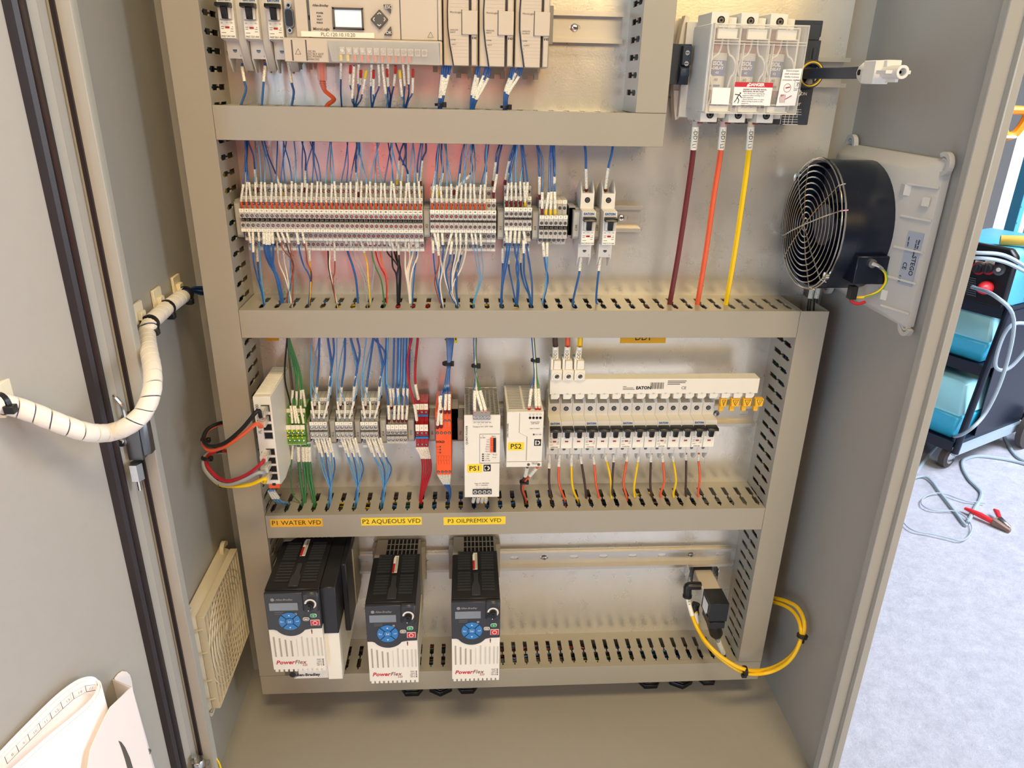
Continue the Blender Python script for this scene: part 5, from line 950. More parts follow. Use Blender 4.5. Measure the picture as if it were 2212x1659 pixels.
    for q in range(4):
        a0 = PI / 4 + q * PI / 2; g = .06; P = [(cxk + R0 * math.cos(a0 + g + k * (PI / 2 - 2 * g) / 9), cz_ + R0 * math.sin(a0 + g + k * (PI / 2 - 2 * g) / 9)) for k in range(10)]; g2 = .12
        P += [(cxk + R1 * math.cos(a0 + PI / 2 - g2 - k * (PI / 2 - 2 * g2) / 5), cz_ + R1 * math.sin(a0 + PI / 2 - g2 - k * (PI / 2 - 2 * g2) / 5)) for k in range(6)]
        m = MB(); m.prism(P, 'y', ypan - .0012, ypan + .0005); m.build('keypad_button', 'blue', pn, bevel=.0002)
    m = MB(); m.lathe((cxk, ypan, cz_), (0, -1, 0), [(R1 - .0008, 0), (R1 - .0008, .0013), (R1 - .0014, .0015)], 24); m.build('keypad_button', 'blue', pn, smooth=True)
    txt('Sel', (cxk, ypan - .0016, cz_), .0045, 'marker', pn); txt('Esc', (cxk - .0104, ypan - .0013, cz_), .0036, 'marker', pn); 
    m = MB(); 
    for s in (1, -1): zz = cz_ + s * .0105; m.prism([(cxk - .0014, zz - s * .0008), (cxk + .0014, zz - s * .0008), (cxk, zz + s * .0014)], 'y', ypan - .0014, ypan - .0011)
    m.box(cxk + .0085, cxk + .0125, ypan - .0014, ypan - .0011, cz_ - .0002, cz_ + .0003); m.box(cxk + .0121, cxk + .0125, ypan - .0014, ypan - .0011, cz_, cz_ + .0018); m.build('key_symbols', 'marker', pn)
    for (u_, v_), a, b_, mt, nm in (((.865, zs + .0240), .0045, .0032, 'button_green', 'start_button'), ((.725, zs + .0180), .0044, .0030, 'terminal_dark', 'reverse_button')):
        m = MB(); cx = x0 + w * u_; m.mat(1).prism([(cx + (a) * math.copysign(abs(math.cos(k * PI / 10)) ** .7, math.cos(k * PI / 10)), v_ + b_ * math.copysign(abs(math.sin(k * PI / 10)) ** .7, math.sin(k * PI / 10))) for k in range(20)], 'y', ypan - .0008, ypan); m.mat(0).prism([(cx + (a - .0006) * math.copysign(abs(math.cos(k * PI / 10)) ** .7, math.cos(k * PI / 10)), v_ + (b_ - .0006) * math.copysign(abs(math.sin(k * PI / 10)) ** .7, math.sin(k * PI / 10))) for k in range(20)], 'y', ypan - .0012, ypan)
        bb_ = m.build(nm, [mt, 'marker'], pn); 
        if nm[0] == 's': txt('I', (cx, ypan - .0013, v_), .0036, 'white', bb_, bold=.0002)
        else: MB().prism([(cx - .0026, v_ - .0008), (cx - .0015, v_ + .0006), (cx + .0015, v_ + .0006), (cx + .0026, v_ - .0008), (cx + .0010, v_ - .0004), (cx - .0010, v_ - .0004)], 'y', ypan - .0015, ypan - .0012).build('symbol', 'marker', bb_)
    cx, cz2 = x0 + w * .885, zs + .0115; m = MB(); m.mat(1).box(cx - .0062, cx + .0062, ypan - .0008, ypan, cz2 - .0048, cz2 + .0048); m.mat(0).box(cx - .0056, cx + .0056, ypan - .0012, ypan, cz2 - .0042, cz2 + .0042); m.mat(1).lathe((cx, ypan - .0012, cz2), (0, -1, 0), [(.0033, 0), (.0033, .0002), (.0025, .0002)], 18, False); m.build('stop_button', ['button_red', 'marker'], pn)
    # white lower cover with teeth and slots
    m = MB(); m.box(x0 + .0002, x0 + w - .0002, ypan + .0012, ypan + .016, z0 + .0045, zs - .0002)
    m.box(x0 + .0002, x0 + w * .10, ypan + .0012, ypan + .004, zs - .0002, zs + .0002); m.box(x0 + w * .002, x0 + w * .998, ypan + .015, -.045, z0 + .004, zs - .013)
    for k in range(11): xx = x0 + w * (.03 + k * .0905); m.box(xx, xx + w * .058, ypan + .0014, ypan + .012, z0, z0 + .006)
    lo = m.build('lower_cover', 'cream', t, bevel=.0005)
    m = MB(); ls = zs - .0145
    for k, (u_, top, mt) in enumerate(((.08, .0010, 0), (.185, -.0015, 0), (.29, -.0045, 0), (.395, -.0065, 0), (.50, -.004, 1), (.60, .0005, 1), (.70, -.002, 1), (.79, -.002, 1), (.88, -.002, 1), (.955, -.002, 1))):
        xx = x0 + w * u_; m.mat(0 if mt == 0 else 1).box(xx - (.0011 if u_ != .5 else .0003), xx + (.0011 if u_ != .5 else .0003), ypan + .0007, ypan + .0013, zs - .0490, ls + top)
    m.build('cover_slot', ['drive_beige', 'breaker_shade'], lo)
    x = x0 + w * .06; zt3 = z0 + .0175; txt('Power', (x, ypan + .001, zt3), .0098, 'button_red', lo, align='LEFT', bold=.00025, shear=.25); txt('Flex', (x + .0262, ypan + .001, zt3), .0098, 'dark_red', lo, align='LEFT', shear=.25); txt('525', (x + .0405, ypan + .001, zt3 - .0056), .0048, 'red', lo, shear=.2)
    for k, s in enumerate(('PORT', 'MOD', 'NET A', 'NET B')): txt(s, (x0 + w * .925, ypan + .001, z0 + .0215 - k * .0034), .0026, 'ink', lo, align='RIGHT'); MB().lathe((x0 + w * .955, ypan + .0012, z0 + .0215 - k * .0034), (0, -1, 0), [(.0011, 0), (.0011, .0003)], 10).build('status_lamp', 'plc_dark', lo)
    x, z = x0 + w * .80, zs - .0058; m = MB(); m.lathe((x, ypan + .0012, z + .0033), (0, -1, 0), [(.0009, 0), (.0009, .0002)], 8); m.box(x - .0009, x + .0009, ypan + .001, ypan + .0012, z - .0002, z + .0022); m.box(x - .0006, x + .0006, ypan + .001, ypan + .0012, z - .0035, z); m.build('figure_mark', 'dark_red', lo)
    return t
yV = -.165
a, b = Y(974, 1300, yV), Y(1081.5, 1300, yV); zb3 = Y(1026, 1472, yV).z; drive(a.x, zb3, a.z, yV, b.x - a.x, 'black and white motor drive on the right below the label P3 OILPREMIX VFD')
a, b = Y(787, 1308, yV), Y(898.5, 1304, yV); zb2_ = Y(845, 1477, yV).z; drive(a.x, zb2_, a.z, yV, b.x - a.x, 'middle black and white motor drive below the label P2 AQUEOUS VFD')
yV1 = -.175; a, b = Y(568, 1281, yV1), Y(688, 1281, yV1); zb1 = Y(640, 1452, yV1).z; t = drive(a.x, zb1, a.z, yV1, b.x - a.x, 'leftmost and largest motor drive below the label P1 WATER VFD', wide=1)
wx = b.x; m = MB(); m.box(wx - .001, wx + .0205, yV1 + .010, -.020, zb1 + (a.z - zb1) * .42, a.z - .001); m.box(wx + .0205, wx + .028, yV1 + .06, -.006, zb1 + .02, a.z); m.build('side_housing', 'drive_black', t, bevel=.0012)
zsk = Y(660, 1466, yV1 + .015).z
m = MB(); m.box(wx - .001, wx + .020, yV1 + .012, -.03, zsk, zb1 + (a.z - zb1) * .42); m.prism([(a.x + .022, zsk), (wx + .018, zsk), (wx + .012, zsk + .006), (wx + .012, zb1 + .01), (a.x + .030, zb1 + .01), (a.x + .030, zsk + .006)], 'y', yV1 + .015, -.10); lowb = m.build('lower_skirt', 'cream', t, bevel=.0008)
q = Y(663, 1457.5, yV1 + .015); txt('Allen-Bradley', (q.x, q.y - .0002, q.z), .0070, 'ink', t, bold=.0002); q = Y(632, 1457.5, yV1 + .015); MB().lathe((q.x, q.y, q.z), (0, -1, 0), [(.0046, 0), (.0046, .0004)], 18).build('logo', 'ink', t)
m = MB(); m.box(wx + .0282, wx + .0300, -.060, -.006, ZR3 - .04, a.z - .012); m.build('side_bracket', 'drive_beige', t)
# ================================================================ SOLENOID VALVE AND AIR TUBES
vx, vz = Y(1518, 1250, -.02).x, Y(1518, 1240, -.02).z
t = thing('solenoid_valve', (vx, 0, vz), 'small solenoid valve with black coil at the lower right of the plate', 'valve')
v0, v1 = vx - .014, vx + .016
m = MB(); m.box(v0 - .012, v1 + .010, -.003, -.0005, vz - .018, vz + .014)
for s in (v0 - .012, v1 + .0085): m.box(s, s + .0015, -.022, -.003, vz - .014, vz + .010)
m.build('bracket', 'steel', t, bevel=.0004)
zt_ = Y(1515, 1246, -.030).z; m = MB(); m.box(v0, v1, -.062, -.006, zt_ - .028, zt_); m.build('valve_body', 'plc', t, bevel=.0012); 
m = MB(); m.box(v0 - .001, v1 + .001, -.012, -.003, zt_ - .026, zt_ + .004); m.build('valve_plate', 'black', t)
m = MB(); m.mat(0).box(v0 + .001, v1 + .001, -.100, -.062, zt_ - .034, zt_ + .001); m.mat(1).box(v0 + .0004, v0 + .0011, -.092, -.068, zt_ - .030, zt_ - .006); m.build('coil', ['black', 'white'], t, bevel=.0014)
m = MB(); m.box(v0 + .003, v1 - .002, -.102, -.066, zt_ - .046, zt_ - .034); ga, gb = Y(1535, 1325, -.092), Y(1549, 1374, -.082); m.tube([ga, ga.lerp(gb, .38), ga.lerp(gb, .42), ga.lerp(gb, .86), gb], [.0078, .0078, .0108, .0108, .0070], 18); m.build('connector', 'black', t, bevel=.0004)
cx = (v0 + v1) / 2
P = spline([gb, Y(1551, 1383, -.082), Y(1558, 1400, -.070), Y(1565, 1416, -.058), Y(1570, 1428, -.048)], 5); o = tag(MB().tube(P, .0030, 10).build('valve_cable', 'grey_wire', smooth=True), 'grey cable with white sleeve below the solenoid valve', 'cable'); MB().tube(sub_path(P, .14, .62), .0042, 10).build('marker_sleeve', 'sleeve_print', o, smooth=True)
def at_depth(px, py, y): return Y(px, py, y)
f1, f2_ = Y(1490, 1268, -.048), Y(1506, 1306, -.040)
for f_ in (f1, f2_):
    m = MB(); m.tube(spline([(v0 + .001, f_.y, f_.z + .002), (f_.x - .002, f_.y, f_.z + .002), (f_.x - .0035, f_.y - .001, f_.z - .004), (f_.x - .003, f_.y - .002, f_.z - .014)], 4), .0068, 12); m.lathe((f_.x - .003, f_.y - .002, f_.z - .014), (0, -.1, -1), [(.0076, 0), (.0076, .004), (.005, .005)], 16); m.build('push_fitting', 'black', t, smooth=True)
Pt = [(1484, 1286, -.050), (1492, 1318, -.062), (1506, 1356, -.082), (1530, 1392, -.108), (1566, 1424, -.128), (1610, 1446, -.142)]
RLP = lambda L_: [at(px, py, 'x', x) for px, py, x in L_]
def yt(Pt, R_, r, lb, sl): 
    P = spline([Y(*p) for p in Pt] + R_, 7); o = tag(MB().tube(P, r, 12).build('air_tube', 'tubing_yellow', smooth=True), lb, 'air tube', 'yellow air tubes')
    if sl: MB().tube(sub_path(P, *sl), r + .0006, 12).build('marker_sleeve', 'sleeve', o, smooth=True)
    return P
yt(Pt, RLP([(1660, 1445, .815), (1706, 1420, .836), (1732, 1380, .846), (1737, 1344, .850), (1724, 1314, .850), (1702, 1300, .846), (1678, 1293, .842), (1650, 1290, .838)]), .0031, 'yellow air tube from the upper black fitting, marked AIR IN, looping to the right', (.012, .075))
yt([(1503, 1316, -.044), (1506, 1345, -.055), (1515, 1374, -.075), (1536, 1402, -.100), (1570, 1432, -.120), (1612, 1454, -.138)], RLP([(1662, 1452, .812), (1704, 1428, .832), (1728, 1386, .842), (1728, 1348, .846), (1714, 1322, .847), (1694, 1308, .844), (1672, 1301, .840), (1650, 1298, .836)]), .0031, 'yellow air tube from the lower black fitting, running inside the other loop', (.015, .06))
q = Y(1488.5, 1301, -.0600); txt('-AIR  IN', q, .0044, 'ink', t, xd=(.18, 0, -1), ud=(1, 0, .18))
for (px, py, y), n_, lb in (((1609, 1449, -.140), Vector((1, .05, -.02)), 'black cable tie on the yellow tubes in front of the lowest duct'), ((1733, 1374, -.098), Vector((.15, .2, 1)), 'black cable tie on the right side of the yellow tube loop')):
    c = Y(px, py, y) if px < 1700 else at(px, py, 'x', .845); n_.normalize(); N, B_ = frame_of(n_); o = tag(MB().tube([c - n_ * .0022, c + n_ * .0022], .0082, 14).build('cable_tie', 'black', smooth=True), lb, 'cable tie', 'black cable ties'); d = Vector((0, 0, -1)); m = MB(); q = c + d * .0085; m.box(q.x - .004, q.x + .004, q.y - .003, q.y + .003, q.z - .004, q.z + .002); m.build('tie_head', 'black', o, bevel=.0004)
# ================================================================ HARNESS, DOOR POCKET
def wrap_tube(path, r, pitch, name, mat_, par=None, seg=16):
    """spiral wrap: one continuous band wound round the path with a narrow gap between turns"""
    L = [0.0]
    for i in range(1, len(path)): L.append(L[-1] + (path[i] - path[i - 1]).length)
    T = L[-1]; fr = []; N = None
    for i, p in enumerate(path):
        t_ = (path[min(i + 1, len(path) - 1)] - path[max(i - 1, 0)]).normalized()
        if N is None: N, B = frame_of(t_)
        else: N = (N - t_ * N.dot(t_)).normalized(); B = t_.cross(N)
        fr.append((p, N.copy(), B.copy()))
    def at_s(s_):
        s_ = max(0, min(T - 1e-6, s_)); i = 1
        while L[i] < s_: i += 1
        f = (s_ - L[i - 1]) / max(1e-9, L[i] - L[i - 1]); return fr[i - 1][0].lerp(fr[i][0], f), fr[i - 1][1].lerp(fr[i][1], f), fr[i - 1][2].lerp(fr[i][2], f)
    m = MB(); turns = T / pitch; n = int(turns * seg); vs = []; fs = []
    for k in range(n + 1):
        a = 2 * PI * k / seg; s0 = pitch * k / seg
        for off, rr in ((0, r - .0012), (.0006, r), (pitch * .5, r + .0003), (pitch * .93, r), (pitch * .95, r - .0012)):
            p, N, B = at_s(s0 + off); vs.append(p + (N * math.cos(a) + B * math.sin(a)) * rr)
    for k in range(n):
        for j in range(4): fs.append((k * 5 + j, k * 5 + j + 1, k * 5 + j + 6, k * 5 + j + 5))
    m.add(vs, fs); return m.build(name, mat_, par, smooth=True)
def onDp(px, py, n): u_, z_ = onD(px, py, n); return D(u_, z_, n)
H = [Y(436, 628, -.012), at(402, 634, 'x', -.034), at(362, 664, 'x', -.034), at(326, 697, 'x', -.032)]
pth = [H[1], H[2], H[3], Y(318, 722, -.185), Y(322, 760, -.235), Y(329, 800, -.272), Y(328, 845, -.298), Y(310, 890, -.312), Y(280, 918, -.322), onDp(240, 934, .034), onDp(190, 934, .040), onDp(130, 915, .034), onDp(75, 893, .022), onDp(30, 878, .014), onDp(2, 872, .012), onDp(-30, 876, .012)]
pth = spline(pth, 7); hr = .0092
hb = tag(MB().tube(pth, hr - .0018, 14).build('wire_harness', 'dark_blue_wire', smooth=True), 'thick cable harness in white spiral wrap arching from the left wall to the door', 'cable harness')
wrap_tube(pth, hr, .0145, 'spiral_wrap', 'harness', hb)
for k in range(6):
    a = k * PI / 3; o_ = Vector((0, math.cos(a), math.sin(a))) * .0035; P = spline([H[1] + o_, (H[0] + H[1]) / 2 + o_ + Vector((0, 0, .003)), H[0] + o_ * 1.5, Y(455, 627, .0) + o_ * 1.2], 4)
    MB().tube(P, .0013, 6).build('harness_wire', 'dark_blue_wire', hb, smooth=True)
def tie(c, t_, r, par, hd):
    t_ = t_.normalized(); m = MB(); m.tube([c - t_ * .0022, c + t_ * .0022], r, 18); m.build('tie_band', 'black', par, smooth=True); q = c + hd.normalized() * (r + .0015); m = MB(); m.box(q.x - .0045, q.x + .0045, q.y - .004, q.y + .004, q.z - .0035, q.z + .004); m.build('tie_head', 'black', par, bevel=.0006)
for k, (p, q) in enumerate(((H[1], (405, 632)), (H[2], (365, 667)), (H[3], (326, 700)))):
    t_ = (H[1] - H[2]) if k < 2 else (H[2] - H[3]); ct = thing('tie_mount', (XL, p.y, p.z), ('white tie mount with black tie on the left wall, nearest the wiring duct', 'middle white tie mount with black tie on the left wall', 'white tie mount with black tie on the left wall, nearest the door')[k], 'tie mount', 'tie mounts of the harness')
    m = MB(); m.box(XL + .0005, XL + .004, p.y - .012, p.y + .012, p.z + .000, p.z + .024); m.box(XL + .004, XL + .009, p.y - .006, p.y + .006, p.z + .004, p.z + .014); m.build('mount_pad', 'mount', ct, bevel=.0006); tie(p - t_.normalized() * .003, t_, hr + .0013, ct, Vector((.6, -.5, -.8)))
p = onDp(4, 872, .012); ct = thing('tie_mount', p - DN * .012, 'white tie mount with black tie holding the harness to the door', 'tie mount', 'tie mounts of the harness'); t_ = DD
m = MB(); a = D(*onD(4, 846, 0)); m.box(a.x - .006, a.x + .004, a.y - .010, a.y + .010, a.z - .022, a.z + .010); m.build('mount_pad', 'mount', ct, bevel=.0006); tie(p, t_, hr + .0013, ct, Vector((.7, -.4, -.2)))
# pocket of bent white plastic with folded drawings
ua, za_ = onD(244, 1466, 0.0); dep = .036
r_ = ray(283, 1483); 
def pk(u_, z_, n_): return D(u_, z_, n_)
ub, zb_ = onD(283, 1483, dep); ur = (ua + ub) / 2
# right cheek
pkt = thing('document_pocket', D(ur, -.045, 0), 'white plastic document pocket fixed low on the open door', 'document pocket'); th = .0016
def sheet(m, P, off):  # thick sheet from polygon P (points) displaced by vector off
    n = len(P); m.add([p for p in P] + [p + off for p in P], [tuple(range(n)), tuple(range(2 * n - 1, n - 1, -1))] + [(i, i + n, (i + 1) % n + n, (i + 1) % n) for i in range(n)])
m = MB(); sheet(m, [pk(ua, za_, .0005), pk(ub, zb_, dep), pk(ub + .0, -.045, dep), pk(ua, -.045, .0005)], DD * th)
# back ear on the door with rounded top
q = [onD(*p, 0.001) for p in ((246, 1465), (254, 1455), (263, 1449), (272, 1450), (279, 1457), (283, 1470), (286, 1492), (333, 1659))]
P = [pk(u_, z_, .001) for u_, z_ in q]; zlow = q[-1][1]; P += [pk(q[-1][0], -.045, .001), pk(ua, -.045, .001)]; sheet(m, P, DN * th)
# front panel with its scooped edge and slot
fp = [onD(*p, dep) for p in ((283, 1483), (262, 1503), (236, 1528), (222, 1555), (205, 1592), (193, 1620), (187, 1659), (183, 1700))]
P = [pk(u_, z_, dep) for u_, z_ in fp]
fr_ = onD(333, 1659, dep)
low = onD(345, 1720, dep); P += [pk(low[0], low[1], dep)]
sheet(m, P, DN * th)
pq = m.build('pocket_shell', 'pocket', pkt, bevel=.0003)
sl = [onD(*p, dep + .0018) for p in ((256, 1600), (262, 1603), (270, 1614), (280, 1636), (288, 1662), (276, 1662), (270, 1640), (262, 1615))]
m = MB(); sheet(m, [pk(u_, z_, dep + .0018) for u_, z_ in sl], DN * .0003); m.build('slot', 'plc_dark', pkt)
m = MB(); u_, z_ = onD(318, 1625, .004); c = D(u_ , z_, .004); m.lathe(c, DN, [(.0045, 0), (.0045, .002), (.002, .003)], 12); m.build('screw', 'steel', pkt)
# folded drawings: a stack of sheets doubled over, top edge rising towards the pocket
def PDp(px, py, n): u_, z_ = onD(px, py, n); return (u_, z_)
n0, n1 = .006, .026
ku, kz = onD(200, 1458, .020); a1 = onD(0, 1632, .008); a2 = onD(0, 1690, .030)
pap = thing('drawing_sheets', D(ku, -.04, .016), 'folded white drawings with numbered columns standing in the door pocket', 'paper')
prof = []   # (u, n, z) along the curled top edge
for px, py, n in ((-60, 1690, .005), (0, 1622, .006), (60, 1560, .008), (120, 1502, .010), (160, 1472, .012), (185, 1462, .014), (203, 1462, .018), (213, 1472, .022), (209, 1490, .026), (194, 1513, .027), (160, 1544, .027), (104, 1590, .027), (42, 1645, .027), (-10, 1692, .027)): u_, z_ = onD(px, py, n); prof.append(D(u_, z_, n))
prof = spline(prof, 5)
for s_, off in (('sheet', 0), ('sheet', .0022), ('sheet', -.0020)):
    m = MB(); n = len(prof); vs = []; fs = []
    for i, p in enumerate(prof):
        t_ = (prof[min(i + 1, n - 1)] - prof[max(i - 1, 0)]); t_.z = 0; sd = Vector((t_.y, -t_.x, 0)); sd = sd.normalized() if sd.length > 1e-7 else DN
        q = p + sd * off + Vector((0, 0, -.004 if off else 0)); vs += [q, q + Vector((0, 0, -.32))]
    for i in range(n - 1): fs.append((2 * i, 2 * i + 2, 2 * i + 3, 2 * i + 1))
    m.add(vs, fs); o = m.build(s_, 'paper', pap, smooth=True); md = o.modifiers.new('thickness', 'SOLIDIFY'); md.thickness = .0006
# printed ruler of column numbers on the inside of the curl
m = MB(); cols = []
for k, (pa, pb) in enumerate((((184, 1481.5), (187, 1494.5)), ((156, 1496), (160, 1509.5)), ((131, 1517), (136, 1531)), ((108, 1540), (112.5, 1553)), ((84, 1562), (89, 1575.5)), ((60, 1586), (65, 1600)), ((35, 1610), (41, 1624)), ((10, 1635), (16, 1650)))):
    nq = (.0200, .0165, .0150)[k] if k < 3 else .0135; A1 = PDp(*pa, nq); B1 = PDp(*pb, nq); a_, b_ = D(*A1, nq), D(*B1, nq); m.cyl(a_, b_, .0003, 5); cols.append((a_, b_))
for i in range(len(cols) - 1): m.cyl(cols[i][0], cols[i + 1][0], .0001, 4); m.cyl(cols[i][1], cols[i + 1][1], .00022, 4)
m.cyl(cols[0][0], onDp(206, 1479, .0225), .00022, 4); m.cyl(cols[0][1], onDp(206, 1491, .0225), .0004, 4); m.build('printed_ruler', 'grey_ink', pap)
for k in range(len(cols)):
    c = (cols[k][0] + cols[k][1]) / 2; nx = (cols[k - 1][0] + cols[k - 1][1]) / 2 if k else onDp(206, 1485, .0225); c = (c + nx) / 2; X = (nx - c).normalized(); txt(str(15 - k), c + Vector((0, 0, 0)) + DN * .0006, .0046, 'terminal_dark', pap, xd=X, ud=Vector((0, 0, 1)))
tag(MB().tube(spline([Y(455, 1628, -.245), Y(462, 1634, -.24), Y(472, 1650, -.238), Y(478, 1675, -.236), Y(470, 1720, -.236)], 5), .0026, 8).build('earth_wire', 'terminal_green', smooth=True), 'green and yellow earth wire at the foot of the left cabinet edge', 'wire')
m = MB(); m.tube(spline([Y(456, 1627, -.2475), Y(463, 1633, -.2425), Y(474, 1650, -.2405), Y(480, 1675, -.2385)], 5), .0013, 5); m.build('yellow_stripe', 'yellow_wire', C.objects['earth_wire.001'] if 'earth_wire.001' in C.objects else None, smooth=True)
# ================================================================ WORKSHOP BEYOND THE CABINET
ZFL = -.75
A = at(2058, 966, 'z', ZFL + .13); Bq = at(1990, 938, 'z', ZFL + .13); Cq = at(2196, 878, 'z', ZFL + .13)
fx_ = (Bq - A); fx_.z = 0; fx_.normalize(); sx_ = Vector((-fx_.y, fx_.x, 0)); 
if (Cq - A).dot(sx_) < 0: sx_ = -sx_
def K(f_, s_, z_): return A + fx_ * f_ + sx_ * s_ + Vector((0, 0, z_ - A.z))
LF, LS = .50, .78
cart = thing('welder_trolley', K(LF / 2, LS / 2, ZFL), 'black welding trolley with two shelves on wheels outside the cabinet', 'trolley')
def kb(m, f0, f1, s0, s1, z0, z1): m.hexa([K(f0, s0, z0), K(f1, s0, z0), K(f1, s0, z1), K(f0, s0, z1)], [K(f0, s1, z0), K(f1, s1, z0), K(f1, s1, z1), K(f0, s1, z1)])
def onplane(px, py, s_):   # the trolley's cross planes
    o_ = K(0, s_, 0); r = ray(px, py); t_ = (o_ - CAM).dot(sx_) / r.dot(sx_); p = CAM + r * t_; return (p - A).dot(fx_), p.z
def onside(px, py):        # the trolley's right-hand side plane
    r = ray(px, py); t_ = (A - CAM).dot(fx_) / r.dot(fx_); p = CAM + r * t_; return (p - A).dot(sx_), p.z
SF = [onside(2060, 958), onside(2124, 793), onside(2168, 668)]; zsh = [q[1] for q in SF]; sfr = [q[0] for q in SF]; sback = max(sfr) + .50
for k, z in enumerate(zsh):
    m = MB(); kb(m, 0, LF, sfr[k], sback, z - .02, z); kb(m, 0, LF, sfr[k] - .004, sfr[k], z - .045, z + .006); m.build('shelf', 'cart_black', cart)
m = MB(); kb(m, -.004, .0, sfr[1] + .10, sback, zsh[0], zsh[2] - .02); m.build('side_panel', 'cart_black', cart)
m = MB(); kb(m, LF, LF + .004, sfr[1] + .02, sback, zsh[0], zsh[2] - .02); m.build('side_panel', 'cart_black', cart)
m = MB(); kb(m, 0, LF, sback, sback + .004, zsh[0], zsh[2]); m.build('back_panel', 'cart_black', cart)
for f_ in (-.012, LF + .012): MB().cyl(K(f_, sfr[0] + .01, zsh[0] - .05), K(f_, sfr[2] + .02, zsh[2] + .02), .016, 12).build('upright_tube', 'cart_black', cart, smooth=True)
m = MB(); kb(m, -.02, 0, 0, sback + .15, zsh[0] - .06, zsh[0] - .02); m.build('base_rail', 'cable_grey', cart); m = MB(); kb(m, 0, LF, sback + .12, sback + .15, zsh[0] - .06, zsh[0] - .02); m.build('base_rail', 'cart_black', cart); LS = sback + .10
def wheel(p, ax, r, par):
    m = MB(); m.mat(0).lathe(p - ax * .018, ax, [(r * .6, 0), (r, .004), (r, .032), (r * .6, .036)], 24); m.mat(1).lathe(p - ax * .021, ax, [(r * .55, 0), (r * .6, .002), (r * .55, .042)], 18); m.build('wheel', ['rubber', 'steel'], par, smooth=True)
for f_, s_, r in ((.0, .04, .055), (LF - .02, .04, .055)): 
    c = K(f_ + .03, s_, ZFL + r + .004); wheel(c, fx_, r, cart); m = MB(); kb(m, f_ + .0, f_ + .06, s_ - .03, s_ + .03, ZFL + 2 * r, zsh[0] - .02); m.build('caster_fork', 'steel', cart)
wheel(K(-.05, LS * .86, ZFL + .104), fx_, .10, cart); wheel(K(LF + .05, LS * .86, ZFL + .104), fx_, .10, cart); m = MB(); m.cyl(K(-.03, LS * .86, ZFL + .104), K(LF + .03, LS * .86, ZFL + .104), .012, 8); m.build('axle', 'steel', cart)
for k, lb in ((0, 'cyan plastic container on the lowest trolley shelf'), (1, 'cyan plastic container on the upper trolley shelf')):
    s0_ = sfr[k]; t = thing('plastic_container', K(LF / 2, .2, zsh[k]), lb, 'container', 'cyan containers on the trolley'); z0 = zsh[k] + .001; hh = (zsh[k + 1] - zsh[k]) * (.74 if k == 0 else .86)
    q = lambda f, s_, z_: K(f, s0_ + s_, z_)
    m = MB(); m.hexa([q(.030, .03, z0), q(LF - .01, .03, z0), q(LF - .01, .36, z0), q(.030, .36, z0)], [q(.012, .015, z0 + hh * .45), q(LF - .01, .015, z0 + hh * .45), q(LF - .01, .38, z0 + hh * .45), q(.012, .38, z0 + hh * .45)]); m.build('tub', 'cyan', t, bevel=.012, smooth=True)
    m = MB(); m.hexa([q(.008, .012, z0 + hh * .45), q(LF - .005, .012, z0 + hh * .45), q(LF - .005, .385, z0 + hh * .45), q(.008, .385, z0 + hh * .45)], [q(.04, .05, z0 + hh), q(LF - .04, .05, z0 + hh), q(LF - .04, .35, z0 + hh), q(.04, .35, z0 + hh)]); m.build('lid', 'cyan_pale', t, bevel=.012, smooth=True)
# the welding machine on top
wz = zsh[2] + .001; S2 = sfr[2]; ww, wh, wl = .40, .255, .46; KM = lambda f_, s_, z_: K(f_, S2 + s_, z_)
wm = thing('welding_machine', K(LF / 2, .2, wz), 'black-fronted light blue welding machine on top of the trolley', 'welding machine')
m = MB(); prof = [(0, 0), (ww, 0), (ww, wh - .03), (ww - .03, wh), (.03, wh), (0, wh - .03)]
a = [KM(.01 + f_, .03, wz + z) for f_, z in prof]; b = [KM(.01 + f_, .03 + wl, wz + z) for f_, z in prof]; n = 6; m.add(a + b, [tuple(range(n)), tuple(range(2 * n - 1, n - 1, -1))] + [(i, i + n, (i + 1) % n + n, (i + 1) % n) for i in range(n)]); m.build('housing', 'machine_blue', wm, bevel=.004)
m = MB(); a = [KM(.004 + f_ * 1.03, .028, wz + z * 1.02) for f_, z in prof]; b = [KM(.004 + f_ * 1.03, -.012, wz + z * 1.02) for f_, z in prof]; m.add(a + b, [tuple(range(n)), tuple(range(2 * n - 1, n - 1, -1))] + [(i, i + n, (i + 1) % n + n, (i + 1) % n) for i in range(n)]); fp = m.build('front_panel', 'black', wm, bevel=.006)
def onf(px, py): f_, z_ = onplane(px, py, S2 - .012); return f_, z_
def fbox(m, p0, p1, th): (f0, z0), (f1, z1) = onf(*p0), onf(*p1); kb(m, min(f0, f1), max(f0, f1), S2 - .012 - th, S2 - .0115, min(z0, z1), max(z0, z1))
for px, lb in ((2117, 0), (2138, 1)):
    m = MB(); f_, z_ = onf(px - 2, 579); m.mat(0).lathe(KM(f_, -.012, z_), -sx_, [(.030, 0), (.030, .002)], 18); m.mat(1).lathe(KM(f_, -.014, z_), -sx_, [(.022, 0), (.018, .02)], 16); kb(m.mat(1), f_ - .003, f_ + .003, S2 - .044, S2 - .030, z_ - .018, z_ + .018); m.build('knob', ['button_red', 'drive_grey'], fp)
    m = MB(); fbox(m, (px - 9, 562), (px + 10, 572), .002); m.build('label', 'white', fp)
f_, z_ = onf(2160, 582); m = MB(); m.mat(0).lathe(KM(f_, -.012, z_), -sx_, [(.026, 0), (.026, .010), (.016, .012)], 18); m.mat(1).lathe(KM(f_, -.024, z_), -sx_, [(.009, 0), (.009, .003)], 12); m.build('socket', ['zinc_dark', 'white'], fp)
f_, z_ = onf(2132, 621); m = MB(); m.lathe(KM(f_, -.012, z_), -sx_, [(.030, 0), (.030, .02), (.020, .05), (.010, .06)], 18); m.build('socket_plug', 'clamp_red', fp, smooth=True)
m = MB()
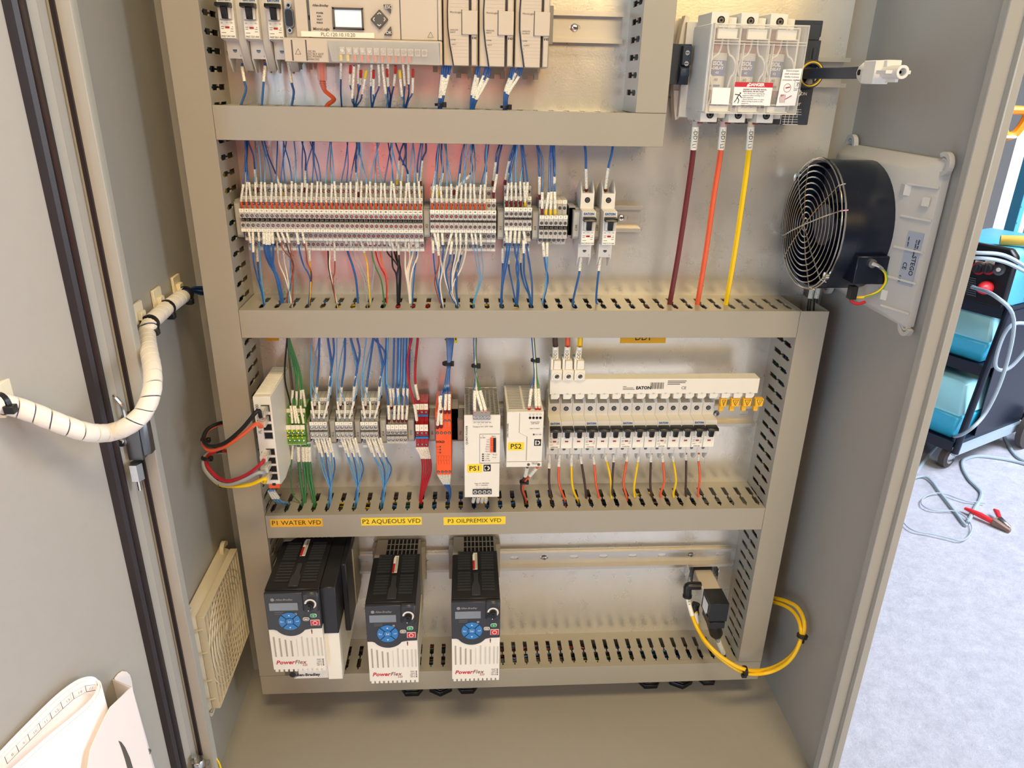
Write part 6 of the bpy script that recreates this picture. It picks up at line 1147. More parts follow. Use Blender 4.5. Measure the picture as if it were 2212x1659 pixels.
for k in range(9): fbox(m, (2088, 599 + k * 4.6), (2110, 601.4 + k * 4.6), .004)
m.build('vent_slots', 'zinc_dark', fp)
m = MB(); kb(m, .002, .009, S2 + .18, S2 + .40, wz + .02, wz + .20); m.build('label', 'white', wm)
m = MB(); P = [KM(.12, .06, wz + .278), KM(.03, .12, wz + .285), KM(-.06, .22, wz + .285), KM(-.2, .4, wz + .27)]; m.tube(spline(P, 4), .022, 10); m.tube(spline([KM(.08, .2, wz + .285), KM(0, .26, wz + .285), KM(-.10, .18, wz + .28), KM(-.3, .2, wz + .22)], 4), .018, 8)
tag(m.build('dusty_cable_coil', 'yellow_dust', smooth=True), 'dusty yellow welding torch cable lying on the blue machine', 'cable')
def fcable(pts, r, mt, lb, zo=0): P = spline([at(px, py, 'z', ZFL + r + zo) for px, py in pts], 7); return tag(MB().tube(P, r, 8).build('cable', mt, smooth=True), lb, 'cable')
v6 = lambda L_: [(1900 + x / 5.186, 960 + y / 5.186) for x, y in L_]
fcable(v6([(1700, 240), (1500, 185), (1300, 150), (1100, 130), (990, 150), (930, 190), (940, 280), (1010, 400), (1090, 480), (1140, 545), (1120, 630), (1070, 710), (1030, 790), (985, 880)]), .008, 'cable_grey', 'thick pale grey cable running past the red clamp')
fcable(v6([(985, 905), (950, 890), (860, 770), (760, 640), (680, 540), (600, 430), (530, 370), (450, 360), (350, 400), (250, 520)]), .006, 'cable_grey', 'grey cable curving to the cabinet edge on the shop floor', .004)
fcable(v6([(1180, 660), (1100, 648), (980, 635), (860, 600), (750, 560), (640, 545), (540, 570), (475, 620), (480, 680), (560, 725), (680, 742), (800, 742), (900, 770), (990, 840), (1035, 930), (1010, 1010), (950, 1065), (880, 1075), (760, 1045), (560, 1000), (400, 970), (300, 910), (250, 820), (265, 700), (290, 600)]), .0028, 'cable_grey', 'thin grey lead looping from the red clamp over the floor', .010)
P = [K(-.03, -.05, wz + .20), K(-.10, -.06, wz + .02), K(-.07, -.05, wz - .30), K(-.05, -.06, wz - .62)] + [at(px, py, 'z', ZFL + .01) for px, py in ((2062, 935), (2030, 962), (2000, 990), (1972, 1028), (1960, 1050))]
tag(MB().tube(spline([at(2100, 620, 'y', K(.1, -.05, 0).y), at(2150, 640, 'y', 1.75), at(2190, 690, 'y', 1.75), at(2170, 800, 'y', 1.75), at(2130, 890, 'y', 1.75), at(2085, 935, 'y', 1.75), at(2040, 950, 'z', ZFL + .05), at(2005, 985, 'z', ZFL + .01), at(1972, 1030, 'z', ZFL + .008)], 6), .008, 8).build('cable', 'cable_grey', smooth=True), 'pale cable hanging down the front of the trolley to the floor', 'cable')
tag(MB().tube(spline([at(2040, 545, 'y', 1.9), at(2110, 546, 'y', 1.8), at(2170, 552, 'y', 1.8), at(2230, 585, 'y', 1.8)], 6), .008, 8).build('cable', 'cable_grey', smooth=True), 'upper pale cable crossing the black machine front', 'cable')
tag(MB().tube(spline([at(2040, 558, 'y', 1.9), at(2110, 557, 'y', 1.8), at(2170, 566, 'y', 1.8), at(2230, 595, 'y', 1.8)], 6), .008, 8).build('cable', 'cable_grey', smooth=True), 'lower pale cable crossing the black machine front', 'cable')
tag(MB().tube(spline([at(2230, 700, 'y', 1.85), at(2190, 700, 'y', 1.8), at(2165, 730, 'y', 1.8), at(2150, 790, 'y', 1.8), at(2180, 795, 'y', 1.8), at(2230, 740, 'y', 1.8)], 6), .008, 8).build('cable', 'cable_grey', smooth=True), 'looped pale cable hanging beside the trolley upright', 'cable')
fcable([(2240, 875), (2200, 880), (2172, 905), (2170, 940), (2195, 985), (2240, 1005)], .008, 'cable_grey', 'pale cable bending in front of the big rear trolley wheel')
# red earth clamp
c0, c1 = at(2084, 1098, 'z', ZFL + .02), at(2183, 1146, 'z', ZFL + .014); dv = (c1 - c0).normalized(); nv = Vector((-dv.y, dv.x, 0)); 
if nv.dot(Vector((0, 1, 0))) < 0: nv = -nv
cl = thing('earth_clamp', (c0 + c1) / 2, 'red-handled metal earth clamp lying on the shop floor', 'clamp'); Lc = (c1 - c0).length
G = lambda l, n_, z_: c0 + dv * (l * Lc) + nv * n_ + Vector((0, 0, z_))
m = MB(); m.tube([G(0, 0, .0), G(.12, .0, .002), G(.35, -.002, .004), G(.66, .0, .0)], [.006, .009, .012, .010], 10); m.build('handle', 'clamp_red', cl, smooth=True)
m = MB(); m.tube([G(.42, .085, .01), G(.50, .075, .012), G(.66, .036, .01)], [.006, .011, .009], 10); m.build('handle', 'clamp_red', cl, smooth=True)
m = MB(); m.hexa([G(.62, -.012, -.012), G(.62, .030, -.012), G(.62, .030, .016), G(.62, -.012, .016)], [G(1.0, -.008, -.010), G(1.0, .008, -.010), G(1.0, .008, .004), G(1.0, -.008, .004)]); m.build('jaw', 'rust', cl, bevel=.002)
m = MB(); m.hexa([G(.66, .012, .000), G(.66, .046, .000), G(.66, .046, .018), G(.66, .012, .018)], [G(.97, .004, .0), G(.97, .014, .0), G(.97, .014, .012), G(.97, .004, .012)]); m.build('jaw', 'steel', cl, bevel=.002)
# white post, blue frame post and orange handle near the shop wall
Pq = at(2150, 500, 'y', 3.6); m = MB(); m.box(Pq.x - .10, Pq.x + .11, 3.5, 3.7, -.75, 3.0)
for k in range(12): m.box(Pq.x - .101, Pq.x + .111, 3.499, 3.5, -.4 + k * .28, -.395 + k * .28)
tag(m.build('white_post', 'pillar', bevel=.004), 'bright white painted post behind the welding machine', 'post')
Pq = at(2197, 450, 'y', 3.0); m = MB(); m.box(Pq.x - .03, Pq.x + .03, 2.98, 3.02, -.75, 2.6); m.box(Pq.x - .03, Pq.x - .025, 2.94, 3.02, -.75, 2.6)
o = m.build('steel_post', 'machine_blue', bevel=.002); tag(o, 'pale blue perforated steel post at the right edge', 'post')
m = MB()
for k in range(20): m.lathe((Pq.x, 2.979, -.3 + k * .09), (0, -1, 0), [(.007, 0), (.007, .001)], 10)
tag(m.build('post_hole', 'hole', o), kind='stuff')
q0 = at(2190, 262, 'y', 2.2); t = thing('orange_handle', q0, 'orange plastic handle hanging near the block wall at the right edge', 'tool'); s_ = at(2212, 262, 'y', 2.2).x - q0.x
pts = [(-.9, 1.0), (.9, .9), (1.1, .2), (.6, -.9), (.1, -1.3), (-.5, -1.2), (-1.0, -.2)]
m = MB(); m.tube(spline([(q0.x + x * s_, 2.2, q0.z + z * s_) for x, z in pts + pts[:1]], 5), .018, 8); m.build('handle', 'orange_plastic', t, smooth=True)
m = MB(); m.box(q0.x - 2.0 * s_, q0.x + .3 * s_, 2.17, 2.23, q0.z - 1.5 * s_, q0.z - 1.25 * s_); m.build('cross_bar', 'white', t, bevel=.004)
# ================================================================ WIRES (each one its own thing: jacket, printed sleeve, ferrule)
RW = random.Random(11)
def wire(P3, r, mat_, label, group, sleeves=(), ferr=None, n=6, sr=None, cat='wire', path=None):
    P = path or spline(P3, n); o = MB().tube(P, r, 6).build('wire', mat_, smooth=True); tag(o, label, cat, group)
    L_ = sum((P[i] - P[i - 1]).length for i in range(1, len(P)))
    for (a, b) in sleeves: MB().tube(sub_path(P, a / L_, min(.98, b / L_)), sr or (r + .00065), 8).build('marker_sleeve', 'sleeve_print', o, smooth=True)
    if ferr: MB().tube(sub_path(P, 0, ferr[0] / L_), [r + .0007] * 2 if False else r + .0007, 8).build('ferrule', ferr[1], o, smooth=True)
    return o
V3 = Vector
def nth(i, n): return 'leftmost' if i == 0 else ('rightmost' if i == n - 1 else ORD[i] + ' from the left')
# --- upper side of the long row
def upper_row(xs, yf, zf, bund, pyt, rowname, group, fmat='ferrule_red', skip=(), zduct=Z1B, pydu=306, nm=None, col='blue_wire', jit=6, slope=2.0, wr=.00075):
    n = len(xs)
    for i, x in enumerate(xs):
        if i in skip: continue
        p0 = V3((x, yf + .008, zf - .006)); p1 = V3((x, yf + .003, zf + .006)); v = p1 - CAM; px = 1106 + FOC * v.dot(RT) / v.dot(FW)
        b = min(bund, key=lambda q: abs(q - px - RW.uniform(-12, 12)))
        tx = px + (b - px) * .12 + RW.uniform(-jit, jit) * .6; pyy = pyt + RW.uniform(-3, 4)
        p2 = Y(tx, pyy, yf - .002); dep = RW.uniform(-.062, -.030)
        p3 = Y(lerp(tx, b, .35) + RW.uniform(-4, 4), lerp(pyy, pydu, .45), (yf + dep) / 2 - .004); p4 = Y(b + RW.uniform(-5, 5), pydu, dep); p5 = p4 + V3((RW.uniform(-.003, .003), 0, .012))
        cm = RW.choice([col, 'light_blue_wire', 'light_blue_wire', 'blue_wire']) if col == 'blue_wire' else col
        wire([p0, p1, p2, p3, p4, p5], wr, cm, rowname.replace('#', nth(i, n)), group, sleeves=((.013, (p2 - p0).length + .0),), ferr=(.0125, fmat), sr=.0014)
B1_ = [533, 555, 571, 598, 614, 640, 656, 674, 716, 748, 773, 815, 843, 874, 890, 912]
upper_row(X1[0], -.058, Y(700, 447, -.058).z - .0005, B1_, 393, 'blue wire with red ferrule above the long row, #', 'wires entering the long row from above')
upper_row(X2[0], -.058, Y(1000, 449, -.058).z, [950, 956, 962, 1004, 1014, 1022, 1050, 1058], 398, 'blue wire with red ferrule above the second row, #', 'wires entering the second row from above', skip=(12, 13), jit=4)
upper_row(X3[0][:4], -.058, Y(1110, 444, -.058).z, [1112, 1118, 1124, 1128], 392, 'blue wire with dark red ferrule above the third row, #', 'wires entering the third row from above', 'dark_red', wr=.0010, jit=3)
def free(pts, r, mat_, label, group, sl=(), fe=None, sr=None, cat='wire'):
    """wire through photo points with their depths; lengths of sleeves in metres from its first point"""
    return wire([Y(*p) for p in pts], r, mat_, label, group, sl, fe, sr=sr, cat=cat)
g = 'wires entering the upper levels of the terminals'
u5 = lambda x, y, d: (500 + x / 4.88, 300 + y / 4.88, d)
for i, (f, s_, b, fm, cm) in enumerate((((165, 580), (152, 345), (160, 40), 'dark_red', 'dark_blue_wire'), ((270, 560), (245, 315), (180, 40), 'dark_red', 'dark_blue_wire'), ((525, 590), (465, 365), (350, 40), 'yellow', 'dark_blue_wire'), ((775, 560), (780, 330), (745, 40), 'dark_red', 'dark_blue_wire'), ((1337, 605), (1315, 350), (1325, 40), 'dark_red', 'dark_blue_wire'), ((1316, 400), (1308, 232), (1345, 40), 'dark_red', 'dark_blue_wire'),
        ((1745, 475), (1768, 225), (1815, 40), 'yellow', 'dark_blue_wire'), ((1793, 485), (1808, 275), (1825, 40), 'yellow', 'dark_blue_wire'), ((1833, 612), (1860, 365), (1730, 40), 'yellow', 'dark_blue_wire'), ((1992, 490), (2012, 225), (2050, 40), 'dark_red', 'dark_blue_wire'), ((1985, 600), (1960, 350), (2000, 40), 'yellow', 'blue_wire'))):
    p0 = u5(*f, -.046 if f[1] > 540 else -.036); p0b = u5(f[0], f[1] - 35, -.048 if f[1] > 540 else -.038); p2 = u5(*s_, -.050); b3 = u5((s_[0] + b[0]) / 2 + (18 if i % 2 else -10), (s_[1] + b[1]) / 2, -.052); b4 = u5(*b, -.050); b5 = (b4[0], b4[1] - 12, -.050)
    L_ = (Y(*p2) - Y(*p0)).length; free([p0, p0b, p2, b3, b4, b5], .0010, cm, 'dark blue wire with ' + fm.replace('_', ' ') + ' ferrule behind the long row, ' + nth(i, 11), g, ((.007, L_),), (.0068, fm), sr=.0016)
u9 = lambda x, y, d: (900 + x / 4.254, 300 + y / 4.254, d)
for i, (f, s_, b, fm) in enumerate((((145, 530), (178, 295), (205, 40), 'yellow'), ((200, 520), (240, 310), (230, 40), 'yellow'), ((368, 530), (395, 315), (440, 40), 'yellow'), ((345, 510), (500, 315), (520, 40), 'dark_red'), ((623, 535), (638, 300), (640, 40), 'yellow'), ((700, 430), (728, 210), (765, 40), 'dark_red'), ((706, 540), (738, 320), (785, 40), 'dark_red'))):
    p0 = u9(*f, -.046 if f[1] > 500 else -.036); p0b = u9(f[0] + 2, f[1] - 35, -.048 if f[1] > 500 else -.038); p2 = u9(*s_, -.052); b3 = u9((s_[0] + b[0]) / 2 - 8, (s_[1] + b[1]) / 2, -.052); b4 = u9(*b, -.050); b5 = (b4[0], b4[1] - 12, -.05)
    L_ = (Y(*p2) - Y(*p0)).length; free([p0, p0b, p2, b3, b4, b5], .0011, 'dark_blue_wire', 'blue wire with ' + fm.replace('_', ' ') + ' ferrule behind the second row, ' + nth(i, 7), g, ((.008, L_),), (.0078, fm), sr=.0018)
for i, (f, s_, b, fm) in enumerate((((812, 420), (852, 200), (900, 40), 'dark_red'), ((835, 525), (845, 395), (920, 40), 'sleeve'), ((995, 620), (985, 390), (960, 40), 'yellow'), ((1010, 560), (1018, 390), (975, 40), 'sleeve'), ((850, 380), (848, 300), (905, 40), 'sleeve'))):
    p0 = u9(*f, -.046 if f[1] > 500 else -.036); p0b = u9(f[0] + 2, f[1] - 35, -.050 if f[1] > 500 else -.038); p2 = u9(*s_, -.054); b3 = u9((s_[0] + b[0]) / 2, (s_[1] + b[1]) / 2, -.052); b4 = u9(*b, -.050); b5 = (b4[0], b4[1] - 12, -.05)
    L_ = (Y(*p2) - Y(*p0)).length; free([p0, p0b, p2, b3, b4, b5], .0011, 'blue_wire', 'blue wire to the upper levels of the third row, ' + nth(i, 5), g, ((.008, L_),), (.0078, fm), sr=.0018)
for i, (f, s_, b, fm, lb) in enumerate((((1153, 690), (1155, 485), (1110, 50), 'dark_red', 'front left'), ((1130, 555), (1128, 345), (1105, 50), 'dark_red', 'rear left'), ((1190, 695), (1213, 485), (1235, 50), 'yellow', 'second'), ((1230, 695), (1240, 480), (1240, 50), 'yellow', 'third'), ((1273, 695), (1270, 480), (1250, 50), 'yellow', 'rightmost'), ((1258, 545), (1268, 345), (1262, 50), 'yellow', 'rear right'))):
    d0 = -.058 if f[1] > 600 else -.046; p0 = u9(*f, d0); p0b = u9(f[0], f[1] - 32, d0 - .002); p2 = u9(*s_, -.060); b3 = u9((s_[0] + b[0]) / 2 + (24 if i == 0 else 0), (s_[1] + b[1]) / 2 - 60, -.052); b4 = u9(*b, -.050); b5 = (b4[0], b4[1] - 12, -.05)
    L_ = (Y(*p2) - Y(*p0)).length; free([p0, p0b, p2, b3, b4, b5], .0012, 'blue_wire', lb + ' blue wire above the fourth terminal row', 'wires above the fourth row', ((.008, L_),), (.0078, fm), sr=.0019)
for (f, s_, b, lb) in (((1560, 478), (1556, 270), (1545, 50), 'blue wire entering the top of the breaker labelled CB8'), ((1738, 478), (1762, 262), (1805, 50), 'blue wire entering the top of the rightmost single breaker')):
    p0 = u9(*f, -.036); p1 = u9(f[0], f[1] - 40, -.040); p2 = u9(*s_, -.048); b3 = u9((s_[0] + b[0]) / 2 + 4, (s_[1] + b[1]) / 2, -.050); b4 = u9(*b, -.05); b5 = (b4[0], b4[1] - 12, -.05); L_ = (Y(*p2) - Y(*p0)).length
    free([p0, p1, p2, b3, b4, b5], .0016, 'blue_wire', lb, 'wires of the single breakers', ((.005, L_),), (.0045, 'dark_red'), sr=.0021)
for (f, s_, m1, b, lb) in (((1512, 1080), (1495, 1228), (1480, 1300), (1435, 1500), 'blue wire leaving the bottom of the breaker labelled CB8'), ((1693, 1080), (1672, 1228), (1660, 1330), (1650, 1480), 'blue wire leaving the bottom of the rightmost single breaker')):
    p0 = u9(f[0], f[1] - 20, -.034); p1 = u9(*f, -.038); p2 = u9(*s_, -.042); p3 = u9(*m1, -.044); p4 = u9(*b, -.045); p5 = (p4[0] + 3, p4[1] + 10, -.046); L_ = (Y(*p2) - Y(*p0)).length
    free([p0, p1, p2, p3, p4, p5], .0016, 'blue_wire', lb, 'wires of the single breakers', ((.004, L_),), sr=.0021)
# --- lower side of the long row and of the second and third rows
def lower(items, conv, desc, group, zdep=-.045):
    cnt = {}
    for it in items: cnt[it[4]] = cnt.get(it[4], 0) + 1
    seen = {}
    for (x0, y0), (x1, y1), mid, (xb, yb), col, r in items:
        k = seen.get(col, 0); seen[col] = k + 1; d0 = -.056 if y0 < 1000 or conv is u9 and y0 < 900 else -.036
        p = [conv(x0, y0 - 14, d0 + .010), conv(x0, y0, d0), conv(x1, y1, d0 + .004)] + [conv(*q, -.045) for q in mid] + [conv(xb, yb, zdep), conv(xb + 2, yb + 60, zdep)]
        L_ = (Y(*p[2]) - Y(*p[0])).length
        free(p, r, col, col.replace('_wire', '').replace('_', ' ') + ' wire below the ' + desc + (', ' + nth(k, cnt[col]) + ' of that colour' if cnt[col] > 1 else ''), group, ((.003, L_),), sr=max(.0015, r + .0006))
lower([((185, 985), (215, 1180), [(245, 1350)], (335, 1730), 'light_blue_wire', .0009), ((225, 985), (235, 1290), [(270, 1450)], (345, 1735), 'blue_wire', .0011), ((285, 985), (297, 1160), [(305, 1350)], (350, 1730), 'light_blue_wire', .0009), ((270, 1170), (283, 1380), [(300, 1500)], (340, 1730), 'blue_wire', .0012),
       ((340, 990), (352, 1190), [(400, 1320), (470, 1450)], (545, 1730), 'blue_wire', .0015), ((370, 990), (380, 1200), [(440, 1350), (500, 1480)], (550, 1735), 'blue_wire', .0015), ((400, 990), (405, 1200), [(450, 1350), (490, 1500)], (535, 1740), 'blue_wire', .0015), ((430, 990), (440, 1185), [(440, 1350), (480, 1500)], (525, 1740), 'blue_wire', .0015),
       ((485, 990), (545, 1165), [(640, 1280), (655, 1400), (600, 1600)], (570, 1750), 'red_brown_wire', .0008), ((530, 990), (598, 1170), [(650, 1340), (620, 1550)], (590, 1750), 'brown_wire', .0008), ((585, 990), (625, 1175), [(630, 1350), (650, 1500)], (640, 1750), 'red_brown_wire', .0008), ((480, 1090), (500, 1300), [(560, 1450), (600, 1580)], (640, 1750), 'white_wire', .0009), ((545, 1130), (560, 1300), [(590, 1450)], (630, 1760), 'white_wire', .0008), ((610, 1100), (620, 1330), [(615, 1500)], (600, 1750), 'light_blue_wire', .0009),
       ((690, 995), (720, 1190), [(760, 1330), (830, 1480)], (815, 1740), 'blue_wire', .0012), ((750, 995), (785, 1180), [(800, 1300), (845, 1450)], (820, 1740), 'red_brown_wire', .0009), ((790, 1090), (795, 1290), [(840, 1400), (835, 1550)], (830, 1740), 'brown_wire', .0009), ((820, 1190), (828, 1370), [(838, 1480)], (825, 1740), 'yellow_wire', .0008),
       ((1000, 1000), (1018, 1190), [(1025, 1350), (1060, 1520)], (1110, 1760), 'black_wire', .0010), ((1050, 1000), (1040, 1190), [(1035, 1350), (1065, 1520)], (1115, 1760), 'white_wire', .0010), ((1085, 1090), (1090, 1380), [(1070, 1500)], (1105, 1760), 'red_brown_wire', .0008),
       ((1200, 1000), (1225, 1185), [(1275, 1330), (1315, 1500)], (1335, 1740), 'blue_wire', .0016), ((1248, 1005), (1280, 1210), [(1340, 1350), (1400, 1500)], (1430, 1750), 'grey_wire', .0009), ((1305, 1005), (1322, 1185), [(1360, 1330), (1440, 1520)], (1460, 1750), 'grey_wire', .0009), ((1345, 1005), (1425, 1290), [(1440, 1450)], (1465, 1740), 'yellow_wire', .0009), ((1410, 1010), (1470, 1195), [(1505, 1330), (1490, 1500)], (1470, 1740), 'grey_wire', .0009),
       ((1460, 1010), (1478, 1195), [(1510, 1330), (1580, 1500)], (1610, 1740), 'green_wire', .0011), ((1495, 1010), (1520, 1195), [(1560, 1330), (1630, 1480)], (1635, 1740), 'red_wire', .0010), ((1543, 1010), (1568, 1195), [(1590, 1330), (1635, 1470)], (1640, 1740), 'orange_wire', .0010),
       ((1600, 1010), (1640, 1190), [(1720, 1290), (1780, 1420)], (1770, 1740), 'black_wire', .0011), ((1650, 1010), (1688, 1210), [(1700, 1350), (1740, 1450)], (1755, 1740), 'black_wire', .0011), ((1690, 1080), (1730, 1250), [(1765, 1380)], (1760, 1740), 'black_wire', .0011), ((1745, 1015), (1740, 1210), [(1760, 1330), (1745, 1450)], (1750, 1740), 'black_wire', .0011), ((1760, 1130), (1770, 1300), [(1785, 1430)], (1768, 1740), 'black_wire', .0011),
       ((1840, 1020), (1832, 1230), [(1835, 1400), (1860, 1550)], (1885, 1760), 'white_wire', .0011), ((1905, 1015), (1915, 1190), [(1870, 1380), (1870, 1550)], (1890, 1760), 'white_wire', .0011), ((1960, 1015), (1965, 1220), [(1910, 1380), (1885, 1550)], (1895, 1760), 'white_wire', .0011), ((1870, 1110), (1880, 1270), [(1850, 1400), (1865, 1560)], (1880, 1760), 'white_wire', .0011), ((1890, 1020), (1900, 1220), [(1920, 1380), (1910, 1550)], (1900, 1760), 'light_blue_wire', .0009), ((1945, 1020), (1950, 1230), [(1930, 1380), (1915, 1550)], (1905, 1760), 'blue_wire', .0011)], u5, 'long top row', 'wires leaving the long row below')
lower([((165, 875), (200, 1040), [(235, 1200), (215, 1350)], (245, 1540), 'white_wire', .0011), ((195, 875), (210, 1060), [(205, 1250), (210, 1400)], (240, 1540), 'white_wire', .0010), ((235, 875), (243, 1040), [(225, 1180), (205, 1350)], (235, 1540), 'blue_wire', .0011), ((150, 960), (158, 1115), [(180, 1300)], (230, 1540), 'blue_wire', .0011), ((190, 960), (205, 1140), [(165, 1300), (190, 1430)], (225, 1540), 'red_brown_wire', .0010),
       ((320, 875), (275, 1040), [(250, 1200), (290, 1380)], (380, 1540), 'white_wire', .0011), ((362, 875), (365, 1040), [(330, 1220), (320, 1400)], (385, 1540), 'white_wire', .0011), ((402, 875), (398, 1040), [(345, 1220), (325, 1400)], (375, 1540), 'white_wire', .0010), ((455, 875), (450, 1040), [(415, 1180), (345, 1320), (330, 1430)], (390, 1545), 'white_wire', .0011), ((322, 965), (300, 1125), [(270, 1230), (300, 1400)], (365, 1540), 'blue_wire', .0012), ((345, 1040), (340, 1110), [(315, 1250), (320, 1400)], (370, 1540), 'blue_wire', .0011), ((420, 1040), (395, 1115), [(370, 1250), (365, 1400)], (380, 1540), 'blue_wire', .0013), ((385, 1050), (375, 1190), [(355, 1300)], (375, 1540), 'blue_wire', .0011),
       ((505, 880), (530, 1035), [(555, 1180), (575, 1300)], (520, 1500), 'light_blue_wire', .0006), ((540, 880), (558, 1035), [(575, 1180), (585, 1300)], (525, 1500), 'light_blue_wire', .0006), ((587, 880), (597, 1050), [(610, 1200), (590, 1320)], (530, 1500), 'light_blue_wire', .0006)], u9, 'second row', 'wires leaving the second row below')
lower([((825, 855), (828, 1020), [(800, 1200), (785, 1350)], (775, 1540), 'blue_wire', .0014), ((865, 855), (850, 1020), [(820, 1200), (790, 1350)], (780, 1545), 'blue_wire', .0014), ((792, 1030), (790, 1210), [(782, 1350)], (772, 1540), 'blue_wire', .0014), ((905, 855), (903, 1025), [(935, 1180), (925, 1350)], (918, 1545), 'blue_wire', .0014), ((945, 855), (932, 1025), [(915, 1180), (935, 1350)], (925, 1550), 'blue_wire', .0012), ((845, 1120), (850, 1205), [(880, 1350)], (915, 1540), 'blue_wire', .0013), ((915, 1080), (918, 1210), [(940, 1350)], (922, 1540), 'blue_wire', .0012),
       ((985, 855), (1015, 1030), [(1040, 1180), (1060, 1350)], (1060, 1545), 'blue_wire', .0014), ((983, 955), (985, 1115), [(990, 1250), (1030, 1400)], (1055, 1540), 'blue_wire', .0014), ((958, 1040), (958, 1205), [(985, 1330), (1030, 1430)], (1050, 1540), 'blue_wire', .0014)], u9, 'third row', 'wires leaving the third row below')
lower([((1163, 975), (1180, 1150), [(1205, 1280), (1185, 1400)], (1160, 1500), 'blue_wire', .0013), ((1200, 975), (1198, 1150), [(1190, 1280), (1180, 1400)], (1155, 1500), 'light_blue_wire', .0013)], u9, 'fourth row', 'wires leaving the fourth row below')
# --- top rail: three breaker wires, ethernet lead, controller wires
t4 = lambda x, y, d: (440 + x / 6.914, y / 6.914, d)
for i, (a, b_, c_, d_) in enumerate((((575, 1010), (610, 1220), (630, 1350), (545, 1600)), ((915, 1000), (895, 1225), (885, 1350), (865, 1600)), ((1260, 920), (1315, 1245), (1345, 1380), (1310, 1600)))):
    p = [t4(a[0], a[1] - 60, -.034), t4(*a, -.036), t4(*b_, -.042), t4(*c_, -.045), t4(*d_, -.048), t4(d_[0] - 10, d_[1] + 60, -.05)]; L_ = (Y(*p[2]) - Y(*p[0])).length
    free(p, .0014, 'blue_wire', 'blue wire leaving the ' + ('left', 'middle', 'right')[i] + ' one of the three top breakers', 'wires below the three top breakers', ((.004, L_),), sr=.0019)
p = [(695, 128, -.070), (696, 160, -.068), (697, 180, -.066), (702, 196, -.062), (718, 210, -.058), (720, 217, -.055), (708, 226, -.052), (702, 240, -.050)]
o = free(p, .0028, 'orange_wire', 'orange network lead with clear boot plugged in under the controller', None, cat='network cable'); Pp = spline([Y(*q) for q in p[:4]], 5)
MB().tube(sub_path(Pp, 0, .62), [.0056] * len(sub_path(Pp, 0, .62)), 10).build('plug_boot', 'clear_orange', o, smooth=True)
m = MB(); 
for k in range(5): q = sub_path(Pp, .68 + k * .055, .70 + k * .055); m.tube(q, .0045 - k * .0003, 8)
m.build('strain_ribs', 'clear_orange', o, smooth=True)
c4 = lambda x, y, d: (400 + x / 3.95, y / 3.95, d)
SL_ = [((1330, 500), (1328, 670), (1335, 905), 'dark_blue_wire', 0), ((1410, 560), (1405, 720), (1440, 905), 'blue_wire', 1), ((1440, 560), (1425, 840), (1442, 905), 'blue_wire', 0), ((1480, 540), (1475, 710), (1450, 905), 'blue_wire', 0), ((1500, 600), (1495, 720), (1455, 905), 'blue_wire', 1), ((1540, 600), (1510, 800), (1462, 905), 'blue_wire', 2), ((1590, 540), (1585, 730), (1590, 905), 'blue_wire', 0), ((1608, 600), (1605, 800), (1592, 905), 'blue_wire', 1), ((1650, 540), (1655, 730), (1600, 905), 'blue_wire', 0),
       ((1685, 540), (1710, 800), (1718, 905), 'light_blue_wire', 0), ((1730, 530), (1730, 735), (1735, 905), 'blue_wire', 0), ((1722, 590), (1735, 730), (1742, 905), 'dark_blue_wire', 1), ((1795, 560), (1780, 730), (1750, 905), 'dark_blue_wire', 1), ((1832, 600), (1850, 820), (1858, 905), 'light_blue_wire', 2), ((1860, 540), (1872, 730), (1870, 905), 'blue_wire', 0), ((1905, 540), (1907, 715), (1882, 905), 'dark_blue_wire', 0), ((1943, 590), (1938, 790), (1890, 905), 'blue_wire', 1)]
for i, (a, b_, c_, cm, fk) in enumerate(SL_):
    p = [c4(a[0], a[1], -.088), c4(a[0], a[1] + 30, -.086), c4(*b_, -.074), c4((b_[0] + c_[0]) / 2 + (12 if i % 2 else -4), (b_[1] + c_[1]) / 2, -.064), c4(*c_, -.056), c4(c_[0], c_[1] + 40, -.054)]; L_ = (Y(*p[2]) - Y(*p[0])).length
    free(p, .0009, cm, 'sleeved wire under the clear controller cover, ' + nth(i, len(SL_)), 'wires under the controller', ((.010 if fk else .001, L_),), (.0095, ('red', 'red', 'yellow')[fk]) if fk else None, sr=.0015)
d6 = lambda x, y, d: (940 + x / 6.382, y / 6.382, d)
MW = [[((110, 900), (95, 1030), (60, 1350), (50, 1480)), ((140, 900), (115, 1060), (75, 1350), (60, 1480)), ((175, 900), (150, 1080), (105, 1310), (75, 1480)), ((215, 900), (185, 1030), (120, 1310), (85, 1480))],
      [((585, 920), (560, 1030), (505, 1310), (490, 1480)), ((610, 920), (590, 1070), (525, 1350), (505, 1480)), ((705, 920), (670, 1040), (555, 1320), (515, 1480)), ((730, 920), (665, 1100), (560, 1370), (525, 1480)), ((760, 940), (730, 1075), (575, 1370), (535, 1480))],
      [((1060, 930), (1025, 1075), (965, 1260), (950, 1460)), ((1080, 930), (1050, 1100), (985, 1260), (960, 1460)), ((1165, 930), (1110, 1010), (985, 1290), (970, 1460)), ((1200, 930), (1155, 1050), (1005, 1300), (985, 1460))]]
for k, L3 in enumerate(MW):
    for i, (a, b_, c_, d_) in enumerate(L3):
        p = [d6(*a, -.062), d6(*b_, -.062), d6(*c_, -.060), d6(*d_, -.056), d6(d_[0] - 5, d_[1] + 60, -.055)]; l1 = (Y(*p[1]) - Y(*p[0])).length; l2 = l1 + (Y(*p[2]) - Y(*p[1])).length
        free(p, .0014, 'blue_wire', 'blue wire below the ' + ('first', 'second', 'third')[k] + ' expansion module, ' + nth(i, len(L3)), 'wires below the expansion modules', ((l1, l2),), sr=.0018)
